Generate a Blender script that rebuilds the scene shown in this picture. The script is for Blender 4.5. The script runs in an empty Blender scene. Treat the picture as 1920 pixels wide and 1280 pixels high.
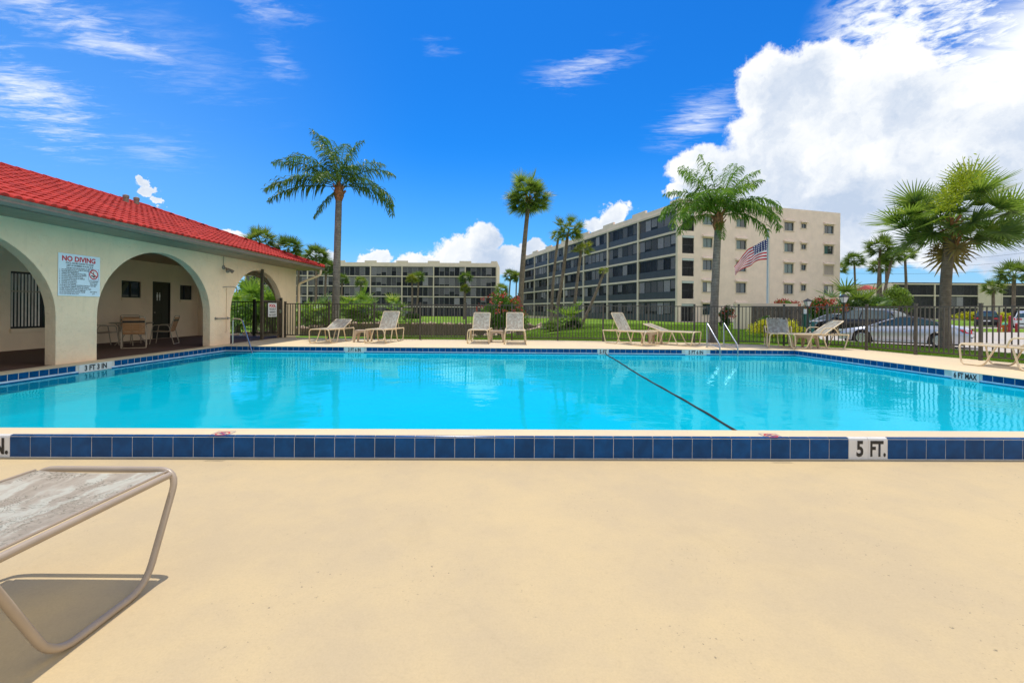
import bpy, bmesh, math, random
import numpy as np
from mathutils import Vector, Matrix, Euler

random.seed(7)
RNG = np.random.default_rng(7)
SC = bpy.context.scene
COL = SC.collection
PI = math.pi
R = math.radians

# ------------------------------------------------------------------ camera
F = 840.0            # focal length in photo pixels (photo 1920 wide)
EYE = 1.22           # eye height above the pool coping (z = 0)
ROLL = 0.0075
cam_d = bpy.data.cameras.new('camera')
cam_d.sensor_fit = 'HORIZONTAL'
cam_d.sensor_width = 36.0
cam_d.lens = F / 1920 * 36
cam_d.shift_y = -60 / 1920
cam_d.clip_start = 0.05
cam_d.clip_end = 5000
cam = bpy.data.objects.new('camera', cam_d)
COL.objects.link(cam)
cam.location = (0, 0, EYE)
cam.rotation_euler = (PI / 2, -ROLL, 0)
SC.camera = cam

# ------------------------------------------------------------------ view
SC.view_settings.view_transform = 'Standard'
SC.view_settings.look = 'None'
SC.view_settings.exposure = 0.95
SC.view_settings.gamma = 1.0
SC.view_settings.use_curve_mapping = False

# ------------------------------------------------------------------ sun
SUN_TO = Vector((-0.10, 0.26, 0.960)).normalized()
sun_el = math.asin(SUN_TO.z)
sun_az = math.atan2(SUN_TO.x, SUN_TO.y)
sl = bpy.data.lights.new('sun', 'SUN')
sl.energy = 2.05
sl.angle = R(0.53)
sl.color = (1.0, 0.94, 0.84)
sun = bpy.data.objects.new('sun', sl)
COL.objects.link(sun)
sun.rotation_euler = SUN_TO.to_track_quat('Z', 'Y').to_euler()
sun.location = (0, 0, 60)

def P(px, py, d):
    u = (px - 960) + ROLL * (py - 640)
    v = (py - 640) - ROLL * (px - 960)
    return Vector((u / F * d, d, EYE - (v + 60) / F * d))

def G(px, py, z=0.0):
    v = (py - 640) - ROLL * (px - 960)
    return P(px, py, (EYE - z) * F / (v + 60))

def azel(px, py):
    p = P(px, py, 1.0) - Vector((0, 0, EYE))
    p.normalize()
    return math.atan2(p.x, p.y), math.asin(p.z)

# ------------------------------------------------------------------ world
W = bpy.data.worlds.new('World')
SC.world = W
W.use_nodes = True
wt = W.node_tree
for n in list(wt.nodes):
    wt.nodes.remove(n)

class NT:
    """small helper to write node trees"""
    def __init__(self, tree):
        self.t = tree
    def new(self, typ, **kw):
        n = self.t.nodes.new(typ)
        for k, v in kw.items():
            setattr(n, k, v)
        return n
    def put(self, sock, v):
        if v is None:
            return
        if isinstance(v, bpy.types.NodeSocket):
            self.t.links.new(v, sock)
        else:
            sock.default_value = v
    def math(self, op, a, b=None, c=None, clamp=False):
        n = self.new('ShaderNodeMath', operation=op, use_clamp=clamp)
        self.put(n.inputs[0], a); self.put(n.inputs[1], b); self.put(n.inputs[2], c)
        return n.outputs[0]
    def vmath(self, op, a, b=None, out=0):
        n = self.new('ShaderNodeVectorMath', operation=op)
        self.put(n.inputs[0], a); self.put(n.inputs[1], b)
        return n.outputs[out]
    def scale(self, a, s):
        n = self.new('ShaderNodeVectorMath', operation='SCALE')
        self.put(n.inputs[0], a); self.put(n.inputs['Scale'], s)
        return n.outputs[0]
    def noise(self, vec, scale, detail=4, rough=0.5, dist=0.0, out='Fac'):
        n = self.new('ShaderNodeTexNoise')
        self.put(n.inputs['Vector'], vec)
        n.inputs['Scale'].default_value = scale
        n.inputs['Detail'].default_value = detail
        n.inputs['Roughness'].default_value = rough
        n.inputs['Distortion'].default_value = dist
        return n.outputs[out]
    def ramp(self, fac, stops, interp='LINEAR'):
        n = self.new('ShaderNodeValToRGB')
        n.color_ramp.interpolation = interp
        e = n.color_ramp.elements
        while len(e) > 1:
            e.remove(e[-1])
        e[0].position = stops[0][0]; e[0].color = col4(stops[0][1])
        for p, c in stops[1:]:
            k = e.new(p); k.color = col4(c)
        self.put(n.inputs[0], fac)
        return n.outputs[0]
    def smooth(self, v, a, b, lo=0.0, hi=1.0):
        n = self.new('ShaderNodeMapRange', interpolation_type='SMOOTHSTEP')
        self.put(n.inputs[0], v)
        n.inputs[1].default_value = a; n.inputs[2].default_value = b
        n.inputs[3].default_value = lo; n.inputs[4].default_value = hi
        return n.outputs[0]
    def mix(self, fac, a, b, mode='MIX'):
        n = self.new('ShaderNodeMix', data_type='RGBA', blend_type=mode)
        self.put(n.inputs[0], fac)
        self.put(n.inputs[6], col4(a) if isinstance(a, tuple) else a)
        self.put(n.inputs[7], col4(b) if isinstance(b, tuple) else b)
        return n.outputs[2]
    def combine(self, x, y, z=0.0):
        n = self.new('ShaderNodeCombineXYZ')
        self.put(n.inputs[0], x); self.put(n.inputs[1], y); self.put(n.inputs[2], z)
        return n.outputs[0]

def col4(c):
    if isinstance(c, (int, float)):
        return (c, c, c, 1)
    return (c[0], c[1], c[2], 1)

SKY_STRENGTH = 0.15
def build_world():
    t = NT(wt)
    sky = t.new('ShaderNodeTexSky', sky_type='NISHITA')
    sky.sun_disc = False
    sky.sun_elevation = sun_el
    sky.sun_rotation = sun_az
    sky.altitude = 0
    sky.air_density = 1.0
    sky.dust_density = 0.4
    sky.ozone_density = 2.5
    tc = t.new('ShaderNodeTexCoord')
    d = tc.outputs['Generated']
    sx = t.new('ShaderNodeSeparateXYZ')
    t.put(sx.inputs[0], d)
    x, y, z = sx.outputs
    az = t.math('ARCTAN2', x, y)
    el = t.math('ARCSINE', z)
    q = t.combine(az, el)
    # deeper blue: grade the Nishita sky
    hsv = t.new('ShaderNodeHueSaturation')
    hsv.inputs['Saturation'].default_value = 1.30
    hsv.inputs['Value'].default_value = 1.0
    t.put(hsv.inputs['Color'], sky.outputs[0])
    skyc = t.mix(1.0, hsv.outputs[0], (0.07, 0.37, 0.60), 'MULTIPLY')
    # pale band towards the horizon
    hz = t.smooth(el, 0.0, 0.36, 1.0, 0.0)
    skyc = t.mix(t.math('MULTIPLY', hz, 0.45), skyc, (1.0, 2.1, 3.6))
    lf = t.math('MULTIPLY', t.smooth(az, -0.15, -0.85), t.smooth(el, 0.75, 0.15))
    skyc = t.mix(t.math('MULTIPLY', lf, 0.40), skyc, (0.9, 1.95, 3.6))
    skyc = t.mix(t.math('MULTIPLY', t.smooth(el, 0.16, 0.0), 0.65), skyc, (1.7, 2.45, 3.2))
    # --- high cirrus / altocumulus sheet (planar layer projection)
    zc = t.math('MAXIMUM', z, 0.03)
    pl = t.combine(t.math('DIVIDE', x, zc), t.math('DIVIDE', y, zc))
    mp = t.new('ShaderNodeMapping')
    mp.inputs['Rotation'].default_value = (0, 0, R(28))
    mp.inputs['Scale'].default_value = (1.0, 3.0, 1.0)
    t.put(mp.inputs['Vector'], pl)
    n1 = t.noise(mp.outputs[0], 1.7, 8, 0.62, 0.6)
    n2 = t.noise(pl, 16.0, 5, 0.62, 0.4)
    n3 = t.noise(mp.outputs[0], 7.5, 6, 0.66, 0.9)
    def ell(c, r, ang=0.0):
        a0, e0 = azel(*c)
        a1, e1 = azel(c[0] + r[0], c[1]); ra = abs(a1 - a0)
        a2, e2 = azel(c[0], c[1] - r[1]); re = abs(e2 - e0)
        v = t.vmath('SUBTRACT', q, (a0, e0, 0))
        if ang:
            m = t.new('ShaderNodeMapping', vector_type='POINT')
            m.inputs['Rotation'].default_value = (0, 0, ang)
            t.put(m.inputs['Vector'], v); v = m.outputs[0]
        v = t.vmath('MULTIPLY', v, (1 / ra, 1 / re, 0))
        return t.vmath('LENGTH', v, out=1)
    def wisp(c, r, ang, amt, lo=0.42, hi=0.75):
        m = t.smooth(ell(c, (r[0] * 1.25, r[1] * 1.25), ang), 0.0, 1.0, 1.0, 0.0)
        nn = t.math('ADD', t.math('MULTIPLY', n1, 0.62), t.math('MULTIPLY', n3, 0.38))
        nn = t.math('ADD', nn, t.math('MULTIPLY', t.math('SUBTRACT', m, 0.62), 0.16))
        return t.math('MULTIPLY', t.math('MULTIPLY', t.math('POWER', m, 0.6), t.smooth(nn, lo + 0.02, hi + 0.02)), amt)
    cir = wisp((60, 10), (330, 75), 0.10, 0.95, 0.38, 0.68)
    for a in [((60, 185), (190, 110), 0.5, 0.9, 0.42, 0.7), ((480, 0), (130, 50), 0, 0.7),
              ((1095, 130), (120, 50), -0.2, 0.75, 0.40, 0.72), ((520, 110), (60, 50), 0.4, 0.45), ((300, 280), (120, 60), 0, 0.3),
              ((820, 88), (60, 25), 0, 0.45), ((1310, 220), (110, 55), -0.3, 0.85, 0.36, 0.7),
              ((330, 110), (220, 110), 0.3, 0.22)]:
        cir = t.math('MAXIMUM', cir, wisp(*a))
    # mottled sheet upper right
    m1 = t.smooth(ell((1800, 40), (470, 190), 0.25), 0.55, 1.05, 1.0, 0.0)
    sheet = t.math('MULTIPLY', m1, t.smooth(t.math('ADD', t.math('MULTIPLY', n2, 0.55), t.math('MULTIPLY', n1, 0.45)), 0.38, 0.60))
    m2 = t.smooth(ell((1960, 130), (330, 240), 0.35), 0.35, 1.0, 1.0, 0.0)
    sheet = t.math('MAXIMUM', sheet, t.math('MULTIPLY', m2, t.smooth(n1, 0.22, 0.52)))
    cir = t.math('MAXIMUM', cir, sheet)
    out = t.mix(t.math('MINIMUM', cir, 1.0), skyc, (3.5, 3.65, 3.8))
    # contrail-like streak
    # --- cumulus
    wn = t.noise(q, 9.0, 3, 0.5, 0, 'Color')
    wn2 = t.noise(q, 30.0, 5, 0.62, 0, 'Color')
    qw = t.vmath('ADD', q, t.scale(t.vmath('SUBTRACT', wn, (0.5, 0.5, 0.5)), 0.07))
    qw = t.vmath('ADD', qw, t.scale(t.vmath('SUBTRACT', wn2, (0.5, 0.5, 0.5)), 0.052))
    def blob(c, r):
        a0, e0 = azel(*c)
        a1, e1 = azel(c[0] + r[0], c[1]); ra = abs(a1 - a0)
        a2, e2 = azel(c[0], c[1] - r[1]); re = abs(e2 - e0)
        v = t.vmath('SUBTRACT', qw, (a0, e0, 0))
        v = t.vmath('MULTIPLY', v, (1 / ra, 1 / re, 0))
        return t.math('SUBTRACT', 1.0, t.vmath('LENGTH', v, out=1))
    big = [((1440, 165), (78, 80)), ((1530, 150), (90, 75)), ((1640, 170), (120, 95)), ((1470, 250), (130, 90)),
           ((1310, 315), (66, 54)), ((1390, 345), (120, 85)), ((1540, 310), (190, 130)), ((1720, 270), (220, 140)),
           ((1900, 300), (200, 190)), ((1600, 430), (320, 80)), ((1850, 430), (200, 90)), ((1275, 365), (30, 22)),
           ((1480, 420), (200, 60))]
    small = [((1158, 398), (34, 28)), ((1135, 420), (44, 22)), ((905, 448), (40, 34)), ((875, 478), (70, 30)), ((960, 492), (62, 30)),
             ((800, 490), (55, 18)), ((700, 484), (30, 14)), ((600, 480), (40, 18)), ((425, 436), (40, 18)), ((395, 445), (26, 12)),
             ((268, 345), (13, 11)), ((284, 362), (16, 13)), ((297, 380), (12, 9)), ((660, 494), (60, 10)), ((1000, 470), (28, 28)), ((740, 500), (110, 12)), ((560, 500), (50, 18))]
    f = None
    for b in big + small:
        v = blob(*b)
        if f is None:
            f = v
        else:
            n = t.new('ShaderNodeMath', operation='SMOOTH_MAX')
            t.put(n.inputs[0], f); t.put(n.inputs[1], v); n.inputs[2].default_value = 0.12
            f = n.outputs[0]
    rag = t.math('SUBTRACT', t.noise(q, 34.0, 6, 0.7), 0.5)
    f = t.math('ADD', f, t.math('MULTIPLY', rag, 0.42))
    dens = t.smooth(f, -0.03, 0.22)
    # lumpy self shading: compare the noise with itself a step towards the light
    la = t.noise(qw, 7.0, 6, 0.58)
    lb = t.noise(t.vmath('ADD', qw, (-0.035, 0.045, 0)), 7.0, 6, 0.58)
    emb = t.math('SUBTRACT', la, lb)
    lc = t.noise(qw, 3.2, 3, 0.5)
    edge = t.smooth(f, 0.02, 0.55, 0.20, 0.0)
    sh = t.math('ADD', t.math('MULTIPLY', emb, 1.9), t.math('MULTIPLY', t.math('SUBTRACT', lc, 0.5), 1.2))
    sh = t.math('ADD', t.math('ADD', sh, 0.40), edge)
    lowg = t.smooth(el, 0.10, 0.34, -0.10, 0.12)
    sh = t.math('ADD', sh, lowg, clamp=True)
    cc = t.ramp(sh, [(0.0, (0.52, 0.62, 0.78)), (0.30, (0.68, 0.75, 0.86)), (0.55, (0.85, 0.89, 0.94)), (0.85, (1.0, 1.0, 1.0))])
    cc = t.mix(1.0, cc, (3.7, 3.7, 3.7), 'MULTIPLY')
    out = t.mix(dens, out, cc)
    # cumulus carried on out of view, added brighter and denser eastward to fill shade
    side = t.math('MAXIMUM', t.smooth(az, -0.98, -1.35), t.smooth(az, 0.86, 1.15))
    east_fill = t.math('MULTIPLY', t.smooth(az, 0.86, 1.15), t.smooth(az, 2.6, 2.2))
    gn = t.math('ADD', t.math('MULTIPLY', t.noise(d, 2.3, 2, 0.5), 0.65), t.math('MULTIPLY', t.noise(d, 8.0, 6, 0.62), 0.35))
    gm = t.math('MULTIPLY', t.smooth(t.math('ADD', gn, t.math('MULTIPLY', east_fill, 0.24)), 0.485, 0.545), side)
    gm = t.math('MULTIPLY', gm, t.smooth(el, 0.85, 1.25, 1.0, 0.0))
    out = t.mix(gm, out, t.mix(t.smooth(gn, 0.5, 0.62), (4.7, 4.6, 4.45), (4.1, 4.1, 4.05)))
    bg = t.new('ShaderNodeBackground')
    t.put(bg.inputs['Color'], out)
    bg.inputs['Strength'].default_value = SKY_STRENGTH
    o = t.new('ShaderNodeOutputWorld')
    wt.links.new(bg.outputs[0], o.inputs['Surface'])
build_world()
W.cycles.sampling_method = 'MANUAL'
W.cycles.sample_map_resolution = 1024

# ------------------------------------------------------------------ materials
MATS = {}
def material(name, build):
    if name in MATS:
        return MATS[name]
    m = bpy.data.materials.new(name)
    m.use_nodes = True
    nt = m.node_tree
    for n in list(nt.nodes):
        nt.nodes.remove(n)
    t = NT(nt)
    o = t.new('ShaderNodeOutputMaterial')
    build(t, o)
    MATS[name] = m
    return m

def principled(t, o, color, rough=0.6, metal=0.0, spec=0.5, normal=None, coat=0.0):
    b = t.new('ShaderNodeBsdfPrincipled')
    t.put(b.inputs['Base Color'], col4(color) if isinstance(color, tuple) else color)
    t.put(b.inputs['Roughness'], rough)
    b.inputs['Metallic'].default_value = metal
    b.inputs['Specular IOR Level'].default_value = spec
    b.inputs['Coat Weight'].default_value = coat
    b.inputs['Coat Roughness'].default_value = 0.05
    if normal is not None:
        t.put(b.inputs['Normal'], normal)
    t.t.links.new(b.outputs[0], o.inputs['Surface'])
    return b

def bump(t, h, strength=0.3, dist=0.01):
    n = t.new('ShaderNodeBump')
    n.inputs['Strength'].default_value = strength
    n.inputs['Distance'].default_value = dist
    t.put(n.inputs['Height'], h)
    return n.outputs[0]

def objco(t):
    return t.new('ShaderNodeTexCoord').outputs['Object']
def wpos(t):
    return t.new('ShaderNodeNewGeometry').outputs['Position']
def rnd_obj(t):
    return t.new('ShaderNodeObjectInfo').outputs['Random']
def rnd_isl(t):
    return t.new('ShaderNodeNewGeometry').outputs['Random Per Island']

def plain(name, color, rough=0.6, metal=0.0, var=0.10, nscale=6.0, bumpk=0.0, bscale=60.0, spec=0.5, objvar=0.0, coat=0.0):
    def b(t, o):
        p = wpos(t)
        n = t.noise(p, nscale, 5, 0.6)
        c = t.mix(t.smooth(n, 0.3, 0.7), tuple(x * (1 - var) for x in color), tuple(min(1, x * (1 + var)) for x in color))
        if objvar:
            k = t.math('ADD', t.math('MULTIPLY', rnd_obj(t), 2 * objvar), 1 - objvar)
            c = t.mix(1.0, c, t.combine(k, k, k), 'MULTIPLY')
        nm = None
        if bumpk:
            nm = bump(t, t.noise(p, bscale, 5, 0.6), bumpk, 0.01)
        principled(t, o, c, rough, metal, spec, nm, coat)
    return material(name, b)

def m_deck(name, base, dark):
    def b(t, o):
        p = wpos(t)
        big = t.noise(p, 0.55, 4, 0.55)
        mid = t.noise(p, 3.0, 6, 0.65)
        fine = t.noise(p, 90.0, 4, 0.7)
        f = t.math('ADD', t.math('MULTIPLY', big, 0.6), t.math('MULTIPLY', mid, 0.4))
        c = t.mix(t.smooth(f, 0.36, 0.64), (base[0] * 0.91, base[1] * 0.92, base[2] * 0.97), (base[0] * 1.05, base[1] * 1.04, base[2] * 0.99))
        c = t.mix(t.math('MULTIPLY', t.smooth(fine, 0.35, 0.75), 0.24), c, tuple(x * 0.66 for x in base))
        g2 = t.noise(p, 26.0, 5, 0.75)
        c = t.mix(t.math('MULTIPLY', t.smooth(g2, 0.52, 0.72), 0.20), c, tuple(x * 0.70 for x in base))
        c = t.mix(t.math('MULTIPLY', t.smooth(g2, 0.46, 0.30), 0.12), c, tuple(min(1, x * 1.16) for x in base))
        # hairline cracks
        vo = t.new('ShaderNodeTexVoronoi', feature='DISTANCE_TO_EDGE')
        vo.inputs['Scale'].default_value = 0.42
        t.put(vo.inputs['Vector'], t.vmath('ADD', p, t.scale(t.noise(p, 2.2, 5, 0.6, 0, 'Color'), 0.35)))
        crk = t.math('MULTIPLY', t.smooth(vo.outputs['Distance'], 0.0045, 0.001), t.smooth(t.noise(p, 0.9, 3, 0.5), 0.5, 0.62))
        c = t.mix(t.math('MULTIPLY', crk, 0.06), c, tuple(x * 0.5 for x in base))
        # small chips and specks of dirt in loose clusters
        sp = t.noise(p, 38.0, 4, 0.65)
        cl = t.noise(p, 1.6, 3, 0.5)
        k = t.math('MULTIPLY', t.smooth(sp, 0.64, 0.69), t.smooth(cl, 0.50, 0.64))
        c = t.mix(t.math('MULTIPLY', k, 0.75), c, dark)
        # drifting stains
        st = t.noise(p, 1.1, 7, 0.7, 1.2)
        c = t.mix(t.math('MULTIPLY', t.smooth(st, 0.56, 0.74), 0.22), c, tuple(x * 0.72 for x in base))
        nm = bump(t, t.math('ADD', t.noise(p, 160.0, 3, 0.6), t.math('MULTIPLY', mid, 1.5)), 0.22, 0.004)
        principled(t, o, c, 0.78, 0, 0.3, nm)
    return material(name, b)

def m_stucco(name, base, bk=0.6, dirt=0.25):
    def b(t, o):
        p = wpos(t)
        n = t.noise(p, 1.1, 5, 0.6)
        c = t.mix(t.smooth(n, 0.3, 0.7), tuple(x * 0.90 for x in base), base)
        s = t.noise(p, 9.0, 6, 0.72, 0.8)
        c = t.mix(t.math('MULTIPLY', t.smooth(s, 0.60, 0.72), dirt), c, tuple(x * 0.55 for x in base))
        mp = t.new('ShaderNodeMapping'); mp.inputs['Scale'].default_value = (3.0, 3.0, 0.35)
        t.put(mp.inputs['Vector'], p)
        sk = t.noise(mp.outputs[0], 2.2, 5, 0.65, 0.5)
        c = t.mix(t.math('MULTIPLY', t.smooth(sk, 0.54, 0.74), dirt * 0.55), c, (base[0] * 0.66, base[1] * 0.66, base[2] * 0.64))
        h = t.math('ADD', t.noise(p, 28.0, 6, 0.7, 1.0), t.math('MULTIPLY', t.noise(p, 7.0, 3, 0.5), 1.3))
        principled(t, o, c, 0.85, 0, 0.2, bump(t, h, bk, 0.02))
    return material(name, b)

def m_leaf(name, c1, c2, c3=None, trans=0.35, rough=0.45, isl=True):
    def b(t, o):
        r = rnd_isl(t) if isl else rnd_obj(t)
        r2 = rnd_obj(t)
        f = t.math('ADD', t.math('MULTIPLY', r, 0.6), t.math('MULTIPLY', r2, 0.4))
        stops = [(0.0, c1), (0.72, c2), (1.0, c3 or c2)]
        c = t.ramp(f, stops)
        d = t.new('ShaderNodeBsdfPrincipled')
        t.put(d.inputs['Base Color'], c)
        d.inputs['Roughness'].default_value = rough
        d.inputs['Specular IOR Level'].default_value = 0.35
        tr = t.new('ShaderNodeBsdfTranslucent')
        t.put(tr.inputs['Color'], t.mix(1.0, c, (1.25, 1.25, 0.55), 'MULTIPLY'))
        mx = t.new('ShaderNodeMixShader')
        mx.inputs[0].default_value = trans
        t.t.links.new(d.outputs[0], mx.inputs[1]); t.t.links.new(tr.outputs[0], mx.inputs[2])
        t.t.links.new(mx.outputs[0], o.inputs['Surface'])
    return material(name, b)

def m_poolwater():
    def b(t, o):
        p = wpos(t)
        mp = t.new('ShaderNodeMapping')
        mp.inputs['Scale'].default_value = (0.75, 1.0, 1.0)
        t.put(mp.inputs['Vector'], p)
        h1 = t.noise(mp.outputs[0], 1.5, 3, 0.5, 0.4)
        h2 = t.noise(mp.outputs[0], 6.5, 3, 0.55, 0.6)
        patch = t.smooth(t.noise(p, 0.33, 2, 0.5), 0.42, 0.62)
        h = t.math('ADD', t.math('MULTIPLY', h1, 1.0), t.math('MULTIPLY', t.math('MULTIPLY', h2, 0.22), t.math('ADD', patch, 0.25)))
        nm = bump(t, h, 0.055, 0.16)
        fr = t.new('ShaderNodeFresnel')
        fr.inputs['IOR'].default_value = 1.33
        t.put(fr.inputs['Normal'], nm)
        tr = t.new('ShaderNodeBsdfTransparent')
        tr.inputs['Color'].default_value = (0.10, 0.80, 0.90, 1)
        gl = t.new('ShaderNodeBsdfGlossy')
        gl.inputs['Roughness'].default_value = 0.02
        gl.inputs['Color'].default_value = (0.34, 0.88, 0.98, 1)
        t.put(gl.inputs['Normal'], nm)
        fac = t.math('MINIMUM', fr.outputs[0], 0.56)
        # fine bubbles and chlorine haze scatter the light: the body of the water is half opaque
        df = t.new('ShaderNodeBsdfDiffuse')
        t.put(df.inputs['Color'], t.mix(t.noise(p, 0.4, 4, 0.6), (0.000, 0.54, 0.69), (0.002, 0.60, 0.76)))
        bd = t.new('ShaderNodeMixShader'); bd.inputs[0].default_value = 0.62
        t.t.links.new(tr.outputs[0], bd.inputs[1]); t.t.links.new(df.outputs[0], bd.inputs[2])
        mx = t.new('ShaderNodeMixShader')
        t.put(mx.inputs[0], fac)
        t.t.links.new(bd.outputs[0], mx.inputs[1]); t.t.links.new(gl.outputs[0], mx.inputs[2])
        t.t.links.new(mx.outputs[0], o.inputs['Surface'])
    return material('pool water', b)

def m_pond():
    def b(t, o):
        p = wpos(t)
        mp = t.new('ShaderNodeMapping')
        mp.inputs['Scale'].default_value = (0.5, 1.0, 1.0)
        t.put(mp.inputs['Vector'], p)
        h = t.math('ADD', t.noise(mp.outputs[0], 2.5, 4, 0.6), t.math('MULTIPLY', t.noise(mp.outputs[0], 9.0, 3, 0.6), 0.3))
        nm = bump(t, h, 0.12, 0.10)
        c = t.mix(t.noise(p, 0.2, 4, 0.6), (0.026, 0.022, 0.011), (0.050, 0.041, 0.022))
        df = t.new('ShaderNodeBsdfDiffuse'); t.put(df.inputs['Color'], c)
        gl = t.new('ShaderNodeBsdfGlossy'); gl.inputs['Color'].default_value = (0.62, 0.56, 0.46, 1)
        gl.inputs['Roughness'].default_value = 0.10
        t.put(gl.inputs['Normal'], nm)
        fr = t.new('ShaderNodeFresnel'); fr.inputs['IOR'].default_value = 1.33
        mx = t.new('ShaderNodeMixShader'); t.put(mx.inputs[0], t.math('MINIMUM', fr.outputs[0], 0.34))
        t.t.links.new(df.outputs[0], mx.inputs[1]); t.t.links.new(gl.outputs[0], mx.inputs[2])
        t.t.links.new(mx.outputs[0], o.inputs['Surface'])
    return material('pond water', b)

def m_screen():
    def b(t, o):
        tr = t.new('ShaderNodeBsdfTransparent')
        k = t.math('ADD', t.math('MULTIPLY', rnd_obj(t), 0.28), 0.64)
        t.put(tr.inputs['Color'], t.combine(k, k, t.math('MULTIPLY', k, 1.04)))
        d = t.new('ShaderNodeBsdfPrincipled')
        d.inputs['Base Color'].default_value = (0.036, 0.036, 0.042, 1)
        d.inputs['Roughness'].default_value = 0.35
        mx = t.new('ShaderNodeMixShader')
        mx.inputs[0].default_value = 0.20
        t.t.links.new(tr.outputs[0], mx.inputs[1]); t.t.links.new(d.outputs[0], mx.inputs[2])
        t.t.links.new(mx.outputs[0], o.inputs['Surface'])
    return material('insect screen', b)

def m_glass(name, tint, rough=0.03):
    def b(t, o):
        p = wpos(t)
        nm = bump(t, t.noise(p, 1.2, 2, 0.5), 0.06, 0.02)
        principled(t, o, tint, rough, 0, 0.8, nm)
    return material(name, b)

def m_sling():
    def b(t, o):
        p = objco(t)
        warp = t.noise(p, 3.2, 4, 0.6, 0, 'Color')
        q = t.vmath('ADD', p, t.scale(t.vmath('SUBTRACT', warp, (0.5, 0.5, 0.5)), 0.32))
        mp = t.new('ShaderNodeMapping')
        mp.inputs['Scale'].default_value = (1.0, 0.22, 0.6)
        t.put(mp.inputs['Vector'], q)
        bands = t.noise(mp.outputs[0], 15.0, 2, 0.5)
        c = t.ramp(bands, [(0.36, (0.48, 0.43, 0.365)), (0.50, (0.57, 0.53, 0.46)), (0.62, (0.69, 0.71, 0.645)), (0.74, (0.63, 0.63, 0.56))])
        # printed fern strokes
        w = t.new('ShaderNodeTexWave', wave_type='RINGS')
        w.inputs['Scale'].default_value = 20.0; w.inputs['Distortion'].default_value = 7.0
        w.inputs['Detail'].default_value = 3.0; w.inputs['Detail Scale'].default_value = 2.2
        t.put(w.inputs['Vector'], q)
        ln = t.smooth(w.outputs['Fac'], 0.74, 0.92)
        msk = t.smooth(t.noise(p, 5.0, 3, 0.6), 0.42, 0.56)
        c = t.mix(t.math('MULTIPLY', t.math('MULTIPLY', ln, msk), 0.62), c, (0.15, 0.155, 0.11))
        wv = t.new('ShaderNodeTexWave')
        wv.inputs['Scale'].default_value = 130.0
        t.put(wv.inputs['Vector'], p)
        c = t.mix(t.math('MULTIPLY', wv.outputs['Fac'], 0.12), c, (0.30, 0.26, 0.22))
        d = t.new('ShaderNodeBsdfPrincipled')
        t.put(d.inputs['Base Color'], c); d.inputs['Roughness'].default_value = 0.8
        tr = t.new('ShaderNodeBsdfTranslucent'); t.put(tr.inputs['Color'], c)
        mx = t.new('ShaderNodeMixShader'); mx.inputs[0].default_value = 0.55
        t.t.links.new(d.outputs[0], mx.inputs[1]); t.t.links.new(tr.outputs[0], mx.inputs[2])
        t.t.links.new(mx.outputs[0], o.inputs['Surface'])
    return material('sling fabric', b)

def m_trunk(name, base, ring=14.0):
    def b(t, o):
        p = objco(t)
        s = t.new('ShaderNodeSeparateXYZ'); t.put(s.inputs[0], p)
        n = t.noise(p, 5.0, 5, 0.65)
        zz = t.math('ADD', t.math('MULTIPLY', s.outputs[2], ring), t.math('MULTIPLY', n, 1.6))
        rg = t.math('ABSOLUTE', t.math('SUBTRACT', t.math('FRACT', zz), 0.5))
        c = t.mix(t.smooth(n, 0.3, 0.75), tuple(x * 0.7 for x in base), tuple(x * 1.3 for x in base))
        c = t.mix(t.smooth(rg, 0.40, 0.5), c, tuple(x * 0.55 for x in base))
        fine = t.noise(p, 55.0, 4, 0.7)
        c = t.mix(t.math('MULTIPLY', t.smooth(fine, 0.5, 0.8), 0.4), c, tuple(x * 0.45 for x in base))
        nm = bump(t, t.math('ADD', t.math('MULTIPLY', rg, -0.8), fine), 0.6, 0.03)
        principled(t, o, c, 0.9, 0, 0.15, nm)
    return material(name, b)

def m_ground():
    def b(t, o):
        p = wpos(t)
        n1 = t.noise(p, 0.25, 5, 0.6)
        n2 = t.noise(p, 3.0, 6, 0.7)
        n3 = t.noise(p, 40.0, 4, 0.7)
        c = t.ramp(t.math('ADD', t.math('MULTIPLY', n1, 0.55), t.math('MULTIPLY', n2, 0.45)),
                   [(0.30, (0.085, 0.155, 0.012)), (0.5, (0.145, 0.250, 0.020)), (0.70, (0.215, 0.305, 0.032))])
        c = t.mix(t.math('MULTIPLY', t.smooth(n3, 0.4, 0.75), 0.45), c, (0.030, 0.070, 0.008))
        principled(t, o, c, 0.9, 0, 0.1, bump(t, n3, 0.8, 0.04))
    return material('lawn', b)

def m_rooftile():
    def b(t, o):
        p = wpos(t)
        n = t.noise(p, 2.0, 5, 0.65)
        k = t.math('ADD', t.math('MULTIPLY', t.math('ADD', rnd_isl(t), rnd_obj(t)), 0.30), 0.72)
        c = t.mix(t.smooth(n, 0.3, 0.75), (0.33, 0.022, 0.015), (0.47, 0.040, 0.028))
        c = t.mix(1.0, c, t.combine(k, k, k), 'MULTIPLY')
        g = t.noise(p, 22.0, 5, 0.7)
        c = t.mix(t.math('MULTIPLY', t.smooth(g, 0.6, 0.75), 0.35), c, (0.20, 0.030, 0.022))
        principled(t, o, c, 0.75, 0, 0.12, bump(t, g, 0.2, 0.01))
    return material('red roof tile', b)

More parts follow.
